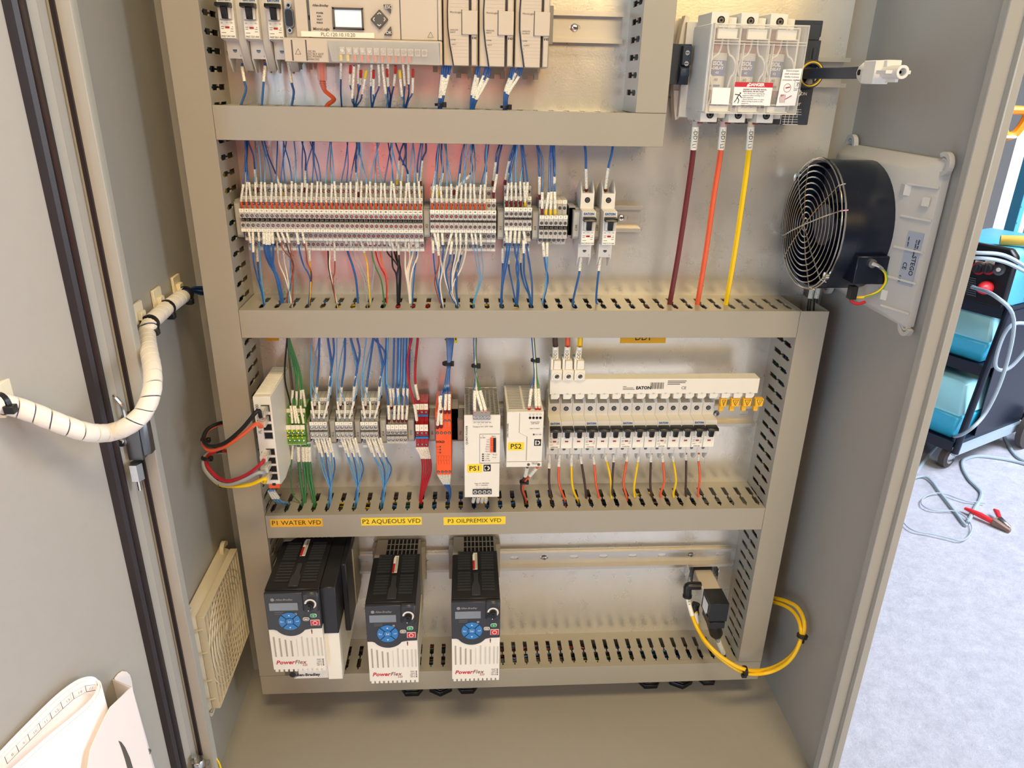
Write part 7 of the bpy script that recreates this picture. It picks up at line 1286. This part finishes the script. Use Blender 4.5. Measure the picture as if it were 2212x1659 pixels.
def small_tie(px, py, d, r, lb, g_='small black cable ties', ax=V3((0, 0, 1))):
    c = Y(px, py, d); o = tag(MB().tube([c - ax * .0015, c + ax * .0015], r, 12).build('cable_tie', 'black', smooth=True), lb, 'cable tie', g_); m = MB(); m.box(c.x + r * .5, c.x + r * .5 + .005, c.y - .004, c.y + .002, c.z - .003, c.z + .003); m.build('tie_head', 'black', o, bevel=.0004)
small_tie(950, 226, -.057, .0062, 'black cable tie on the wires below the first expansion module'); small_tie(1091, 231, -.057, .0060, 'black cable tie on the wires below the third expansion module')
# --- phase cables
for i, (a, b_, c_, cm, s_, lb) in enumerate((((1503, 266), (1482, 440), (1447, 654), 'maroon_wire', 'L1', 'thick dark red cable marked L1 from fuse holder to duct'), ((1563, 266), (1541, 430), (1507, 653), 'orange_wire', 'L2', 'thick orange cable marked L2 from fuse holder to duct'), ((1623, 266), (1603, 440), (1569, 652), 'yellow_wire', 'L3', 'thick yellow cable marked L3 from fuse holder to duct'))):
    P = [(a[0], a[1] - 6, -.066), (a[0] - 1, a[1] + 12, -.064), (lerp(a[0], b_[0], .45) + 2, lerp(a[1], b_[1], .45), -.060), (*b_, -.056), (lerp(b_[0], c_[0], .55) + 3, lerp(b_[1], c_[1], .5), -.052), (*c_, -.047), (c_[0] - 3, c_[1] + 12, -.047)]
    o = free(P, .0036, cm, lb, 'phase cables', (), cat='cable', sr=.0045); Pp = spline([Y(*q) for q in P], 6); MB().tube(sub_path(Pp, .030, .142), .0044, 12).build('marker_sleeve', 'sleeve', o, smooth=True); MB().tube(sub_path(Pp, 0, .03), .0046, 12).build('insulator', 'clear_edge', o, smooth=True)
    q = Y(a[0] - 1.5, 294, -.0685); txt('-DD1', q, .0070, 'ink', o, xd=(.06, 0, -1), ud=(1, 0, 0)); q = Y(a[0] - 4, 316, -.0685); txt(s_, q, .0060, 'ink', o, xd=(.06, 0, -1), ud=(1, 0, 0))
for i, (cm, s_, lb) in enumerate((('brown_wire', '2', 'thick dark brown cable marked DD1 2 in the left feed terminal'), ('orange_wire', '4', 'thick orange cable marked DD1 4 in the middle feed terminal'), ('yellow_wire', '6', 'thick yellow cable marked DD1 6 in the right feed terminal'))):
    px = 1201 + i * 24.5; P = [(px, 786, -.060), (px - 1, 772, -.060), (px - 1 + i * 1.5, 750, -.060), (px - 2 + i * 2.5, 736, -.060), (px - 2 + i * 3, 718, -.060)]
    o = free(P, .0036, cm, lb, 'feed cables of the busbar', (), cat='cable'); Pp = spline([Y(*q) for q in P], 6); MB().tube(sub_path(Pp, .17, .56), .0044, 12).build('marker_sleeve', 'sleeve', o, smooth=True)
    q = Y(px - 1 + i, 762, -.0645); txt('-DD1  ' + s_, q, .0062, 'ink', o, xd=(.02, 0, 1), ud=(-1, 0, 0))
# --- breaker outputs
e4 = lambda x, y, d: (1160 + x / 4.096, 740 + y / 4.096, d)
OUT = [((110, 1005), (108, 1110), (108, 1250), (125, 1380), 'brown_wire'), ((200, 1005), (193, 1095), (195, 1250), (248, 1400), 'orange_wire'), ((308, 1005), (305, 1090), (315, 1280), (370, 1420), 'yellow_wire'), ((388, 1005), (395, 1070), (420, 1230), (435, 1360), 'brown_wire'), ((500, 1005), (508, 1075), (520, 1240), (545, 1350), 'orange_wire'), ((608, 1005), (616, 1050), (650, 1200), (658, 1350), 'yellow_wire'), ((682, 1005), (678, 1055), (668, 1180), (662, 1300), 'brown_wire'),
       ((800, 1005), (793, 1050), (765, 1240), (790, 1350), 'orange_wire'), ((900, 1005), (893, 1055), (862, 1250), (860, 1320), 'yellow_wire'), ((1010, 1005), (1008, 1055), (1002, 1250), (1015, 1360), 'brown_wire'), ((1112, 1005), (1115, 1055), (1125, 1230), (1095, 1330), 'orange_wire'), ((1203, 1005), (1208, 1050), (1230, 1220), (1208, 1330), 'yellow_wire'), ((1318, 1005), (1320, 1040), (1318, 1230), (1315, 1310), 'brown_wire'), ((1432, 1005), (1430, 1045), (1440, 1200), (1425, 1325), 'orange_wire')]
for i, (a, b_, c_, d_, cm) in enumerate(OUT):
    P = [e4(a[0], a[1] - 40, -.036), e4(*a, -.038), e4(*b_, -.040), e4(*c_, -.042), e4(*d_, -.044), e4(d_[0] + 4, d_[1] + 50, -.045)]; L_ = (Y(*P[2]) - Y(*P[0])).length
    free(P, .0018, cm, cm.replace('_wire', '') + ' wire below the breaker row, ' + nth(i, 14) + ' of all', 'outgoing wires of the breaker row', ((.004, L_),), sr=.0024)
# --- middle rail left part
b4 = lambda x, y, d: (420 + x / 3.95, 700 + y / 3.95, d)
def multi(items, conv, group, r, sr, ferr=None, sf=True):
    for lb, cm, pts, s0, s1 in items:
        P3 = [conv(*p) for p in pts]; V_ = [Y(*p) for p in P3]; L = [0]
        for i in range(1, len(V_)): L.append(L[-1] + (V_[i] - V_[i - 1]).length)
        free(P3, r if not isinstance(cm, tuple) else cm[1], cm if not isinstance(cm, tuple) else cm[0], lb, group, ((L[s0], L[s1]),) if s1 > s0 else (), ferr, sr=sr)
G5 = [((825, 690), (838, 560), (815, 350), (795, 130)), ((870, 690), (872, 570), (870, 400), (800, 130)), ((905, 690), (908, 560), (880, 380), (805, 130)), ((945, 700), (925, 555), (895, 390), (810, 130)), ((835, 840), (820, 690), (770, 450), (790, 130)), ((865, 840), (845, 690), (830, 480), (800, 130)), ((890, 840), (860, 690), (868, 500), (802, 130)), ((930, 840), (905, 690), (910, 500), (812, 130))]
multi([(('black' if i in (0, 4) else 'green') + ' wire above the green terminals, ' + ('rear ' if i < 4 else 'front ') + nth(i % 4, 4), 'black_wire' if i == 4 else ('green_wire' if i else 'brown_wire'), [(a[0], a[1] + 15, -.052 if i > 3 else -.040), (*a, -.056 if i > 3 else -.044), (*b_, -.050), (*c_, -.045), (*d_, -.045), (d_[0], 90, -.045)], 1, 2) for i, (a, b_, c_, d_) in enumerate(G5)], b4, 'wires above the earth terminals', .0012, .0017)
multi([('%s thick green wire below the green terminals' % n_, 'green_wire', [(x, 1025, -.054), (x + 2, 1045, -.054), (x + 6, 1170, -.050), (x + 20, 1320, -.046), (xe, 1490, -.045), (xe, 1560, -.045)], 1, 2) for n_, x, xe in (('leftmost', 885, 930), ('second', 925, 945), ('third', 952, 1010), ('rightmost', 978, 1025))], b4, 'wires below the earth terminals', .0020, .0025)
multi([('thin green wire curving below the green terminals to the duct', 'green_wire', [(840, 1030, -.054), (832, 1150, -.050), (820, 1280, -.05), (840, 1450, -.05), (905, 1530, -.045), (925, 1560, -.045)], 0, 1)], b4, 'wires below the earth terminals', .0010, .0017)
for gi, (X_, x0, gn, bt) in enumerate(((XA, 1000, 'first', ((1000, 130), (1060, 130), (1135, 130), (1180, 130))), (XB, 1220, 'second', ((1215, 130), (1280, 130), (1330, 130), (1385, 130))), (XC, 1435, 'third', ((1465, 130), (1520, 130), (1555, 130), (1530, 130))))):
    its = []
    for i in range(3): xx = x0 + 20 + i * 42; its.append(('light blue wire above the %s grey group, %s' % (gn, nth(i, 3)), 'light_blue_wire', [(xx, 820, -.052), (xx, 800, -.056), (xx + (-20, 0, 38)[i], 655, -.056), (xx + (-28, -60, 70)[i], 480, -.052), (bt[i][0], 130, -.045), (bt[i][0], 90, -.045)], 1, 2))
    multi(its, b4, 'light wires above the grey groups', .0008, .0015)
    its = []
    for i, (dx, ty, by) in enumerate(((25, 535, 690), (135, 530, 690), (155, 440, 600))): xx = x0 + dx; its.append(('dark blue wire above the %s grey group, %s' % (gn, nth(i, 3)), 'blue_wire', [(xx, by + 25, -.040), (xx, by, -.044), (xx + (20 if gi == 0 else 10) * (1 if i < 2 else .3), ty, -.050), (xx + 35, ty - 190, -.050), (bt[(i + 1) % 4][0] + 6, 130, -.048), (bt[(i + 1) % 4][0] + 6, 90, -.048)], 1, 2))
    multi(its, b4, 'dark wires above the grey groups', .0014, .0020, (.006, 'dark_red'))
    its = []
    for i in range(6): xx = x0 + 35 + i * 24; xe = x0 + (140, 150, 150, 160, 165, 150)[i]; its.append(('blue wire below the %s grey group, %s' % (gn, nth(i, 6)), ('light_blue_wire', 'blue_wire')[i % 3 == 2], [(xx, 965, -.048), (xx, 985, -.054), (xx + 35 + (gi * 6), 1100 + (i % 2) * 40, -.050), (xx + 60 + gi * 25 - i * 4, 1250, -.046), (xe + gi * 10 + (20 - i * 4), 1420, -.045), (xe + gi * 8, 1530, -.045), (xe + gi * 8, 1570, -.045)], 1, 2))
    multi(its, b4, 'wires below the grey groups', .0010, .0017)
multi([('blue wire with printed sleeve above the group X14, %s' % nth(i, 10), ('blue_wire', 'blue_wire', 'light_blue_wire')[i % 3], [(x, 830 if i < 5 else 720, -.052 if i < 5 else -.042), (x, 810 if i < 5 else 700, -.056 if i < 5 else -.046), (x2, 690 if i < 5 else 545, -.056), (x3, 480, -.050), (x3 + 8, 130, -.045), (x3 + 8, 90, -.045)], 1, 2) for i, (x, x2, x3) in enumerate(((1660, 1655, 1630), (1705, 1710, 1730), (1740, 1745, 1745), (1775, 1775, 1780), (1808, 1815, 1800), (1680, 1665, 1640), (1712, 1692, 1695), (1745, 1735, 1750), (1780, 1785, 1790), (1812, 1820, 1830)))], b4, 'wires above the group X14', .0014, .0019, (.007, 'dark_red'))
multi([('red wire arching into the front of the red terminals', 'red_wire', [(1900, 840, -.054), (1897, 820, -.058), (1875, 680, -.060), (1830, 500, -.056), (1820, 300, -.052), (1850, 130, -.048), (1855, 90, -.048)], 1, 2), ('red wire dropping behind the red terminals', 'red_wire', [(1920, 660, -.044), (1910, 640, -.048), (1885, 510, -.050), (1885, 350, -.048), (1905, 130, -.046), (1905, 90, -.046)], 1, 2)], b4, 'red wires above the red terminals', .0017, .0022)
multi([('red wire with white sleeve below the red terminals, %s' % nth(i, 5), 'red_wire', [(1895 + i * 22, 1045, -.052), (1900 + i * 22, 1060, -.056), (1940 + i * 18, 1150, -.050), (1945 + i * 17, 1280, -.046), (1925 + i * 5, 1470, -.045), (1922 + i * 4, 1530, -.045)], 1, 2) for i in range(5)], b4, 'red wires below the red terminals', .0014, .0020)
g4 = lambda x, y, d: (840 + x / 4.148, 720 + y / 4.148, d)
multi([('blue wire entering the top of the orange relay, %s' % nth(i, 5), 'blue_wire', [(x, y + 20, -.086), (x, y, -.090), (x2, y2, -.086), (x3, 480, -.075), (530 + i * 5, 270, -.058), (520 + i * 14, 50, -.046), (520 + i * 14, 20, -.046)], 1, 2) for i, (x, y, x2, y2, x3) in enumerate(((437, 820, 470, 545, 500), (470, 820, 475, 660, 505), (505, 690, 512, 540, 520), (540, 690, 543, 540, 535), (465, 690, 458, 560, 510)))], g4, 'wires above the orange relay', .0015, .0021, (.008, 'dark_red'))
multi([('blue wire with white sleeve below the orange relay, %s' % nth(i, 5), 'blue_wire', [(440 + i * 25, 1250, -.080), (445 + i * 25, 1268, -.082), (495 + i * 11, 1350, -.070), (530 + i * 5, 1400, -.058), (550, 1460, -.048), (530, 1520, -.045)], 1, 2) for i in range(5)], g4, 'wires below the orange relay', .0014, .0020)
multi([(lb, cm, [(x, 705, -.108), (x, 690, -.112), (x2, 505, -.102), (780, 400, -.085), (772 + i * 6, 290, -.065), (768 + i * 4, 180, -.055), (765 + i * 7, 50, -.047), (765 + i * 7, 20, -.047)], 1, 2) for i, (lb, cm, x, x2) in enumerate((('blue wire with sleeve entering the plug of the tall power supply', 'blue_wire', 768, 770), ('cream wire with sleeve entering the plug of the tall power supply', 'white_wire', 832, 785), ('green wire with sleeve entering the plug of the tall power supply', 'green_wire', 866, 815)))], g4, 'wires into the tall power supply', .0015, .0022, (.008, 'red'))
multi([(lb, cm, [(x, 680, -.096), (x, 660, -.098), (x2, 490, -.085), (1305 + i * 8, 380, -.070), (1300 + i * 6, 240, -.055), (1285 + i * 6, 50, -.047), (1285 + i * 6, 20, -.047)], 1, 2) for i, (lb, cm, x, x2) in enumerate((('blue wire with sleeve entering the squat power supply', 'blue_wire', 1258, 1278), ('white wire with sleeve entering the squat power supply', 'white_wire', 1320, 1315), ('green wire with sleeve entering the squat power supply', 'green_wire', 1350, 1340)))], g4, 'wires into the squat power supply', .0015, .0022, (.007, 'red'))
multi([('brown wire below the squat power supply', 'brown_wire', [(1250, 1180, -.090), (1240, 1200, -.088), (1222, 1280, -.078), (1195, 1330, -.066), (1188, 1400, -.056), (1215, 1480, -.046), (1218, 1520, -.045)], 1, 2), ('orange wire below the squat power supply', 'orange_wire', [(1340, 1180, -.090), (1325, 1205, -.088), (1265, 1275, -.078), (1215, 1330, -.066), (1198, 1400, -.056), (1222, 1480, -.046), (1225, 1520, -.045)], 1, 2)], g4, 'wires below the squat power supply', .0022, .0028)
multi([('white sleeve wire below the tall power supply, %s' % nth(i, 4), ('black_wire', 'red_wire', 'yellow_wire', 'yellow_wire')[i], [(x, 1440, -.100), (x, 1465, -.096), (x + (-10 + i * 2), 1510, -.070), (x2, 1530, -.050), (x2, 1560, -.046)], 1, 2) for i, (x, x2) in enumerate(((765, 760), (805, 800), (840, 850), (872, 870)))], g4, 'wires below the tall power supply', .0018, .0026)
small_tie(840 + 527 / 4.148, 720 + 270 / 4.148, -.058, .0075, 'black cable tie on the blue wires above the orange relay'); small_tie(840 + 772 / 4.148, 720 + 290 / 4.148, -.065, .0052, 'black cable tie on the wires above the tall power supply')
small_tie(840 + 1303 / 4.148, 720 + 240 / 4.148, -.055, .0052, 'black cable tie on the wires above the squat power supply'); small_tie(840 + 1205 / 4.148, 720 + 1330 / 4.148, -.066, .0058, 'black cable tie on the wires below the squat power supply')
# --- network leads looping out of the tall switch
NL = [('black_wire', 'black network lead in the top port of the tall switch', 882, [(583, 160), (540, 280 + 480 - 20), (400, 900), (250, 1020), (130, 1040), (75, 990), (110, 900), (200, 850), (300, 830)]),
      ('orange_wire', 'orange network lead in the second port of the tall switch', 903, [(0, 0), (530, 850), (430, 930), (270, 1040), (140, 1080), (85, 1040), (80, 980), (110, 910), (200, 860), (300, 840)]),
      ('red_wire', 'red network lead in the lower ports of the tall switch', 976, [(0, 0), (560, 1200), (440, 1290), (300, 1340), (200, 1310), (110, 1210), (110, 1130), (180, 1090), (300, 1085)]),
      ('grey_wire', 'grey network lead looping below the red one', 1000, [(0, 0), (540, 1270), (420, 1330), (290, 1370), (180, 1340), (85, 1230), (90, 1130), (170, 1095), (300, 1090)]),
      ('yellow_wire', 'yellow network lead at the bottom of the tall switch', 1022, [(0, 0), (600, 1320), (480, 1370), (330, 1385), (210, 1365), (100, 1260), (80, 1170), (150, 1100), (300, 1092)])]
for cm, lb, py, pts in NL:
    c = Y(573 + (py - 900) * .055, py, yS); q = [c + V3((0, -.004, 0)), c + V3((0, -.022, -.002))]; deps = [-.146, -.142, -.134, -.122, -.108, -.092, -.078, -.060, -.045, -.03]
    for k, (x, y) in enumerate(pts[1:]): q.append(Y(420 + x / 3.95, 700 + y / 3.95, deps[k]))
    o = wire(q, .0026, cm, lb, 'network leads of the tall switch', (), cat='network cable')
    m = MB(); m.box(c.x - .0050, c.x + .0050, c.y - .020, c.y + .001, c.z - .0045, c.z + .0035); m.box(c.x - .003, c.x + .003, c.y - .018, c.y - .004, c.z + .0035, c.z + .0050); m.build('network_plug', 'clear_edge', o, bevel=.0006)
for px, py, d, lb in ((468, 971, -.118, 'black cable tie on the upper pair of network leads'), (446, 990, -.096, 'black cable tie on the left of the lower network leads'), (474, 1043, -.118, 'black cable tie at the bottom of the lower network leads'), (442, 950, -.09, 'black cable tie on the left of the upper network leads')):
    small_tie(px, py, d, .0072 if py > 985 else .0056, lb, 'ties on the network leads', V3((1, .3, .35)).normalized() if px > 450 else V3((.2, .2, 1)).normalized())
for i, (x, x2) in enumerate(((640, 690), (655, 715), (675, 740))):
    free([b4(x, 1415, -.095), b4(x + 5, 1435, -.092), b4(x2, 1510, -.072), b4(x2 + 50, 1525, -.055), b4(x2 + 70, 1545, -.045)], .0013, 'light_blue_wire', 'sleeved wire curling out under the tall switch, ' + nth(i, 3), 'wires below the tall switch', ((.003, .026),), sr=.0026)
# ================================================================ THE PERSON TAKING THE PICTURE (behind the camera, seen only as a red reflection in the plate)
def skin(name, pts, edges, mat_, par=None, root=0, sub=2):
    me = bpy.data.meshes.new(name); org = origin(par) if par else Vector((0, 0, 0)); me.from_pydata([tuple(Vector(p[:3]) - org) for p in pts], edges, []); me.materials.append(MT[mat_])
    o = link(name, me, par); sk = o.modifiers.new('skin', 'SKIN'); L = me.skin_vertices[0].data if me.skin_vertices else None
    if L is None:
        bm = bmesh.new(); bm.from_mesh(me); bm.verts.layers.skin.verify(); bm.to_mesh(me); bm.free(); L = me.skin_vertices[0].data
    for i, p in enumerate(pts): L[i].radius = (p[3], p[4] if len(p) > 4 else p[3]); L[i].use_root = (i == root)
    sk.use_smooth_shade = True; sd = o.modifiers.new('sub', 'SUBSURF'); sd.levels = sd.render_levels = sub; return o
px0, py0 = -.02, -1.62; zf = -.75
ps = thing('person', (px0, py0, zf), 'person in red shirt and white hard hat, mirrored faintly in the bare plate', 'person')
a = lambda x, y, z, *r: (px0 + x, py0 + y, zf + z) + r
J = [a(0, 0, .93, .155, .115), a(0, .01, 1.10, .150, .110), a(0, .01, 1.28, .165, .115), a(0, 0, 1.42, .13, .10), a(0, .01, 1.52, .055, .055), a(.19, .01, 1.40, .062), a(.27, .17, 1.22, .050), a(.36, .36, 1.50, .036), a(.375, .40, 1.56, .030), a(-.19, .01, 1.40, .062), a(-.25, .05, 1.12, .048), a(-.20, .20, .95, .036), a(-.18, .25, .91, .030),
     a(.095, 0, .84, .098), a(.10, .02, .48, .066), a(.11, -.01, .10, .044), a(.12, .12, .035, .040, .032), a(-.095, 0, .84, .098), a(-.11, .02, .48, .066), a(-.13, -.01, .10, .044), a(-.14, .12, .035, .040, .032)]
E_ = [(0, 1), (1, 2), (2, 3), (3, 4), (3, 5), (5, 6), (6, 7), (7, 8), (3, 9), (9, 10), (10, 11), (11, 12), (0, 13), (13, 14), (14, 15), (15, 16), (0, 17), (17, 18), (18, 19), (19, 20)]
bd = skin('body', J, E_, 'shirt_red', ps)
lg = [a(0, 0, .97, .165, .122), a(0, 0, .86, .16, .12), a(.098, 0, .80, .108), a(.10, .02, .48, .076), a(.11, -.01, .10, .058), a(-.098, 0, .80, .108), a(-.11, .02, .48, .076), a(-.13, -.01, .10, .058)]
skin('jeans', lg, [(0, 1), (1, 2), (2, 3), (3, 4), (1, 5), (5, 6), (6, 7)], 'denim', ps)
hd = skin('head', [a(0, .01, 1.50, .052), a(0, .02, 1.58, .066, .070), a(0, .02, 1.66, .078, .092), a(0, .015, 1.73, .070, .085), a(0, .115, 1.635, .014), a(.080, .01, 1.65, .016), a(-.080, .01, 1.65, .016)], [(0, 1), (1, 2), (2, 3), (2, 4), (2, 5), (2, 6)], 'skin', ps)
m = MB()
for s in (-1, 1): m.mat(0).lathe(a(s * .032, .098, 1.668), (0, 1, 0), [(.012, 0), (.009, .006), (.0, .008)], 12); m.mat(1).lathe(a(s * .032, .1045, 1.668), (0, 1, 0), [(.005, 0), (.003, .002)], 10)
m.build('eyes', ['white', 'hair'], hd); m = MB(); m.tube([a(-.025, .100, 1.592), a(0, .107, 1.590), a(.025, .100, 1.592)], .005, 6); m.build('mouth', 'dark_red', hd)
m = MB(); m.lathe(a(0, .0, 1.72), (0, 0, 1), [(.128, -.004), (.130, .004), (.110, .010), (.106, .045), (.080, .085), (.040, .103), (.0, .108)], 28); m.build('hard_hat', 'hard_hat', ps, smooth=True)
for s, w_, d_ in ((1, Vector(a(.375, .40, 1.56)), Vector((.06, .25, .96))), (-1, Vector(a(-.18, .25, .91)), Vector((.15, .7, -.6)))):
    d_.normalize(); N, B_ = frame_of(d_); pts = [tuple(w_) + (.030, .022), tuple(w_ + d_ * .045) + (.040, .018), tuple(w_ + d_ * .085) + (.038, .015)]; ed = [(0, 1), (1, 2)]
    for k, (off, ln) in enumerate(((-.030, .058), (-.010, .070), (.011, .066), (.030, .052))):
        b0 = w_ + d_ * .088 + N * off; i0 = len(pts); pts += [tuple(b0) + (.0095,), tuple(b0 + d_ * ln * .5 + B_ * .008) + (.0088,), tuple(b0 + d_ * ln * .9 + B_ * .026) + (.0078,)]; ed += [(2, i0), (i0, i0 + 1), (i0 + 1, i0 + 2)]
    i0 = len(pts); t0 = w_ + d_ * .035 - N * .034; pts += [tuple(t0) + (.012,), tuple(t0 - N * .022 + d_ * .025 + B_ * .010) + (.0105,), tuple(t0 - N * .024 + d_ * .055 + B_ * .026) + (.009,)]; ed += [(1, i0), (i0, i0 + 1), (i0 + 1, i0 + 2)]
    skin('hand', pts, ed, 'skin', ps, 0, 1)
for s, x in ((1, .115), (-1, -.135)): m = MB(); m.hexa([a(x - .045, -.09, .0), a(x + .045, -.09, .0), a(x + .05, .19, .0), a(x - .05, .19, .0)], [a(x - .038, -.08, .09), a(x + .038, -.08, .09), a(x + .04, .15, .05), a(x - .04, .15, .05)]); m.build('shoe', 'black', ps, bevel=.015)
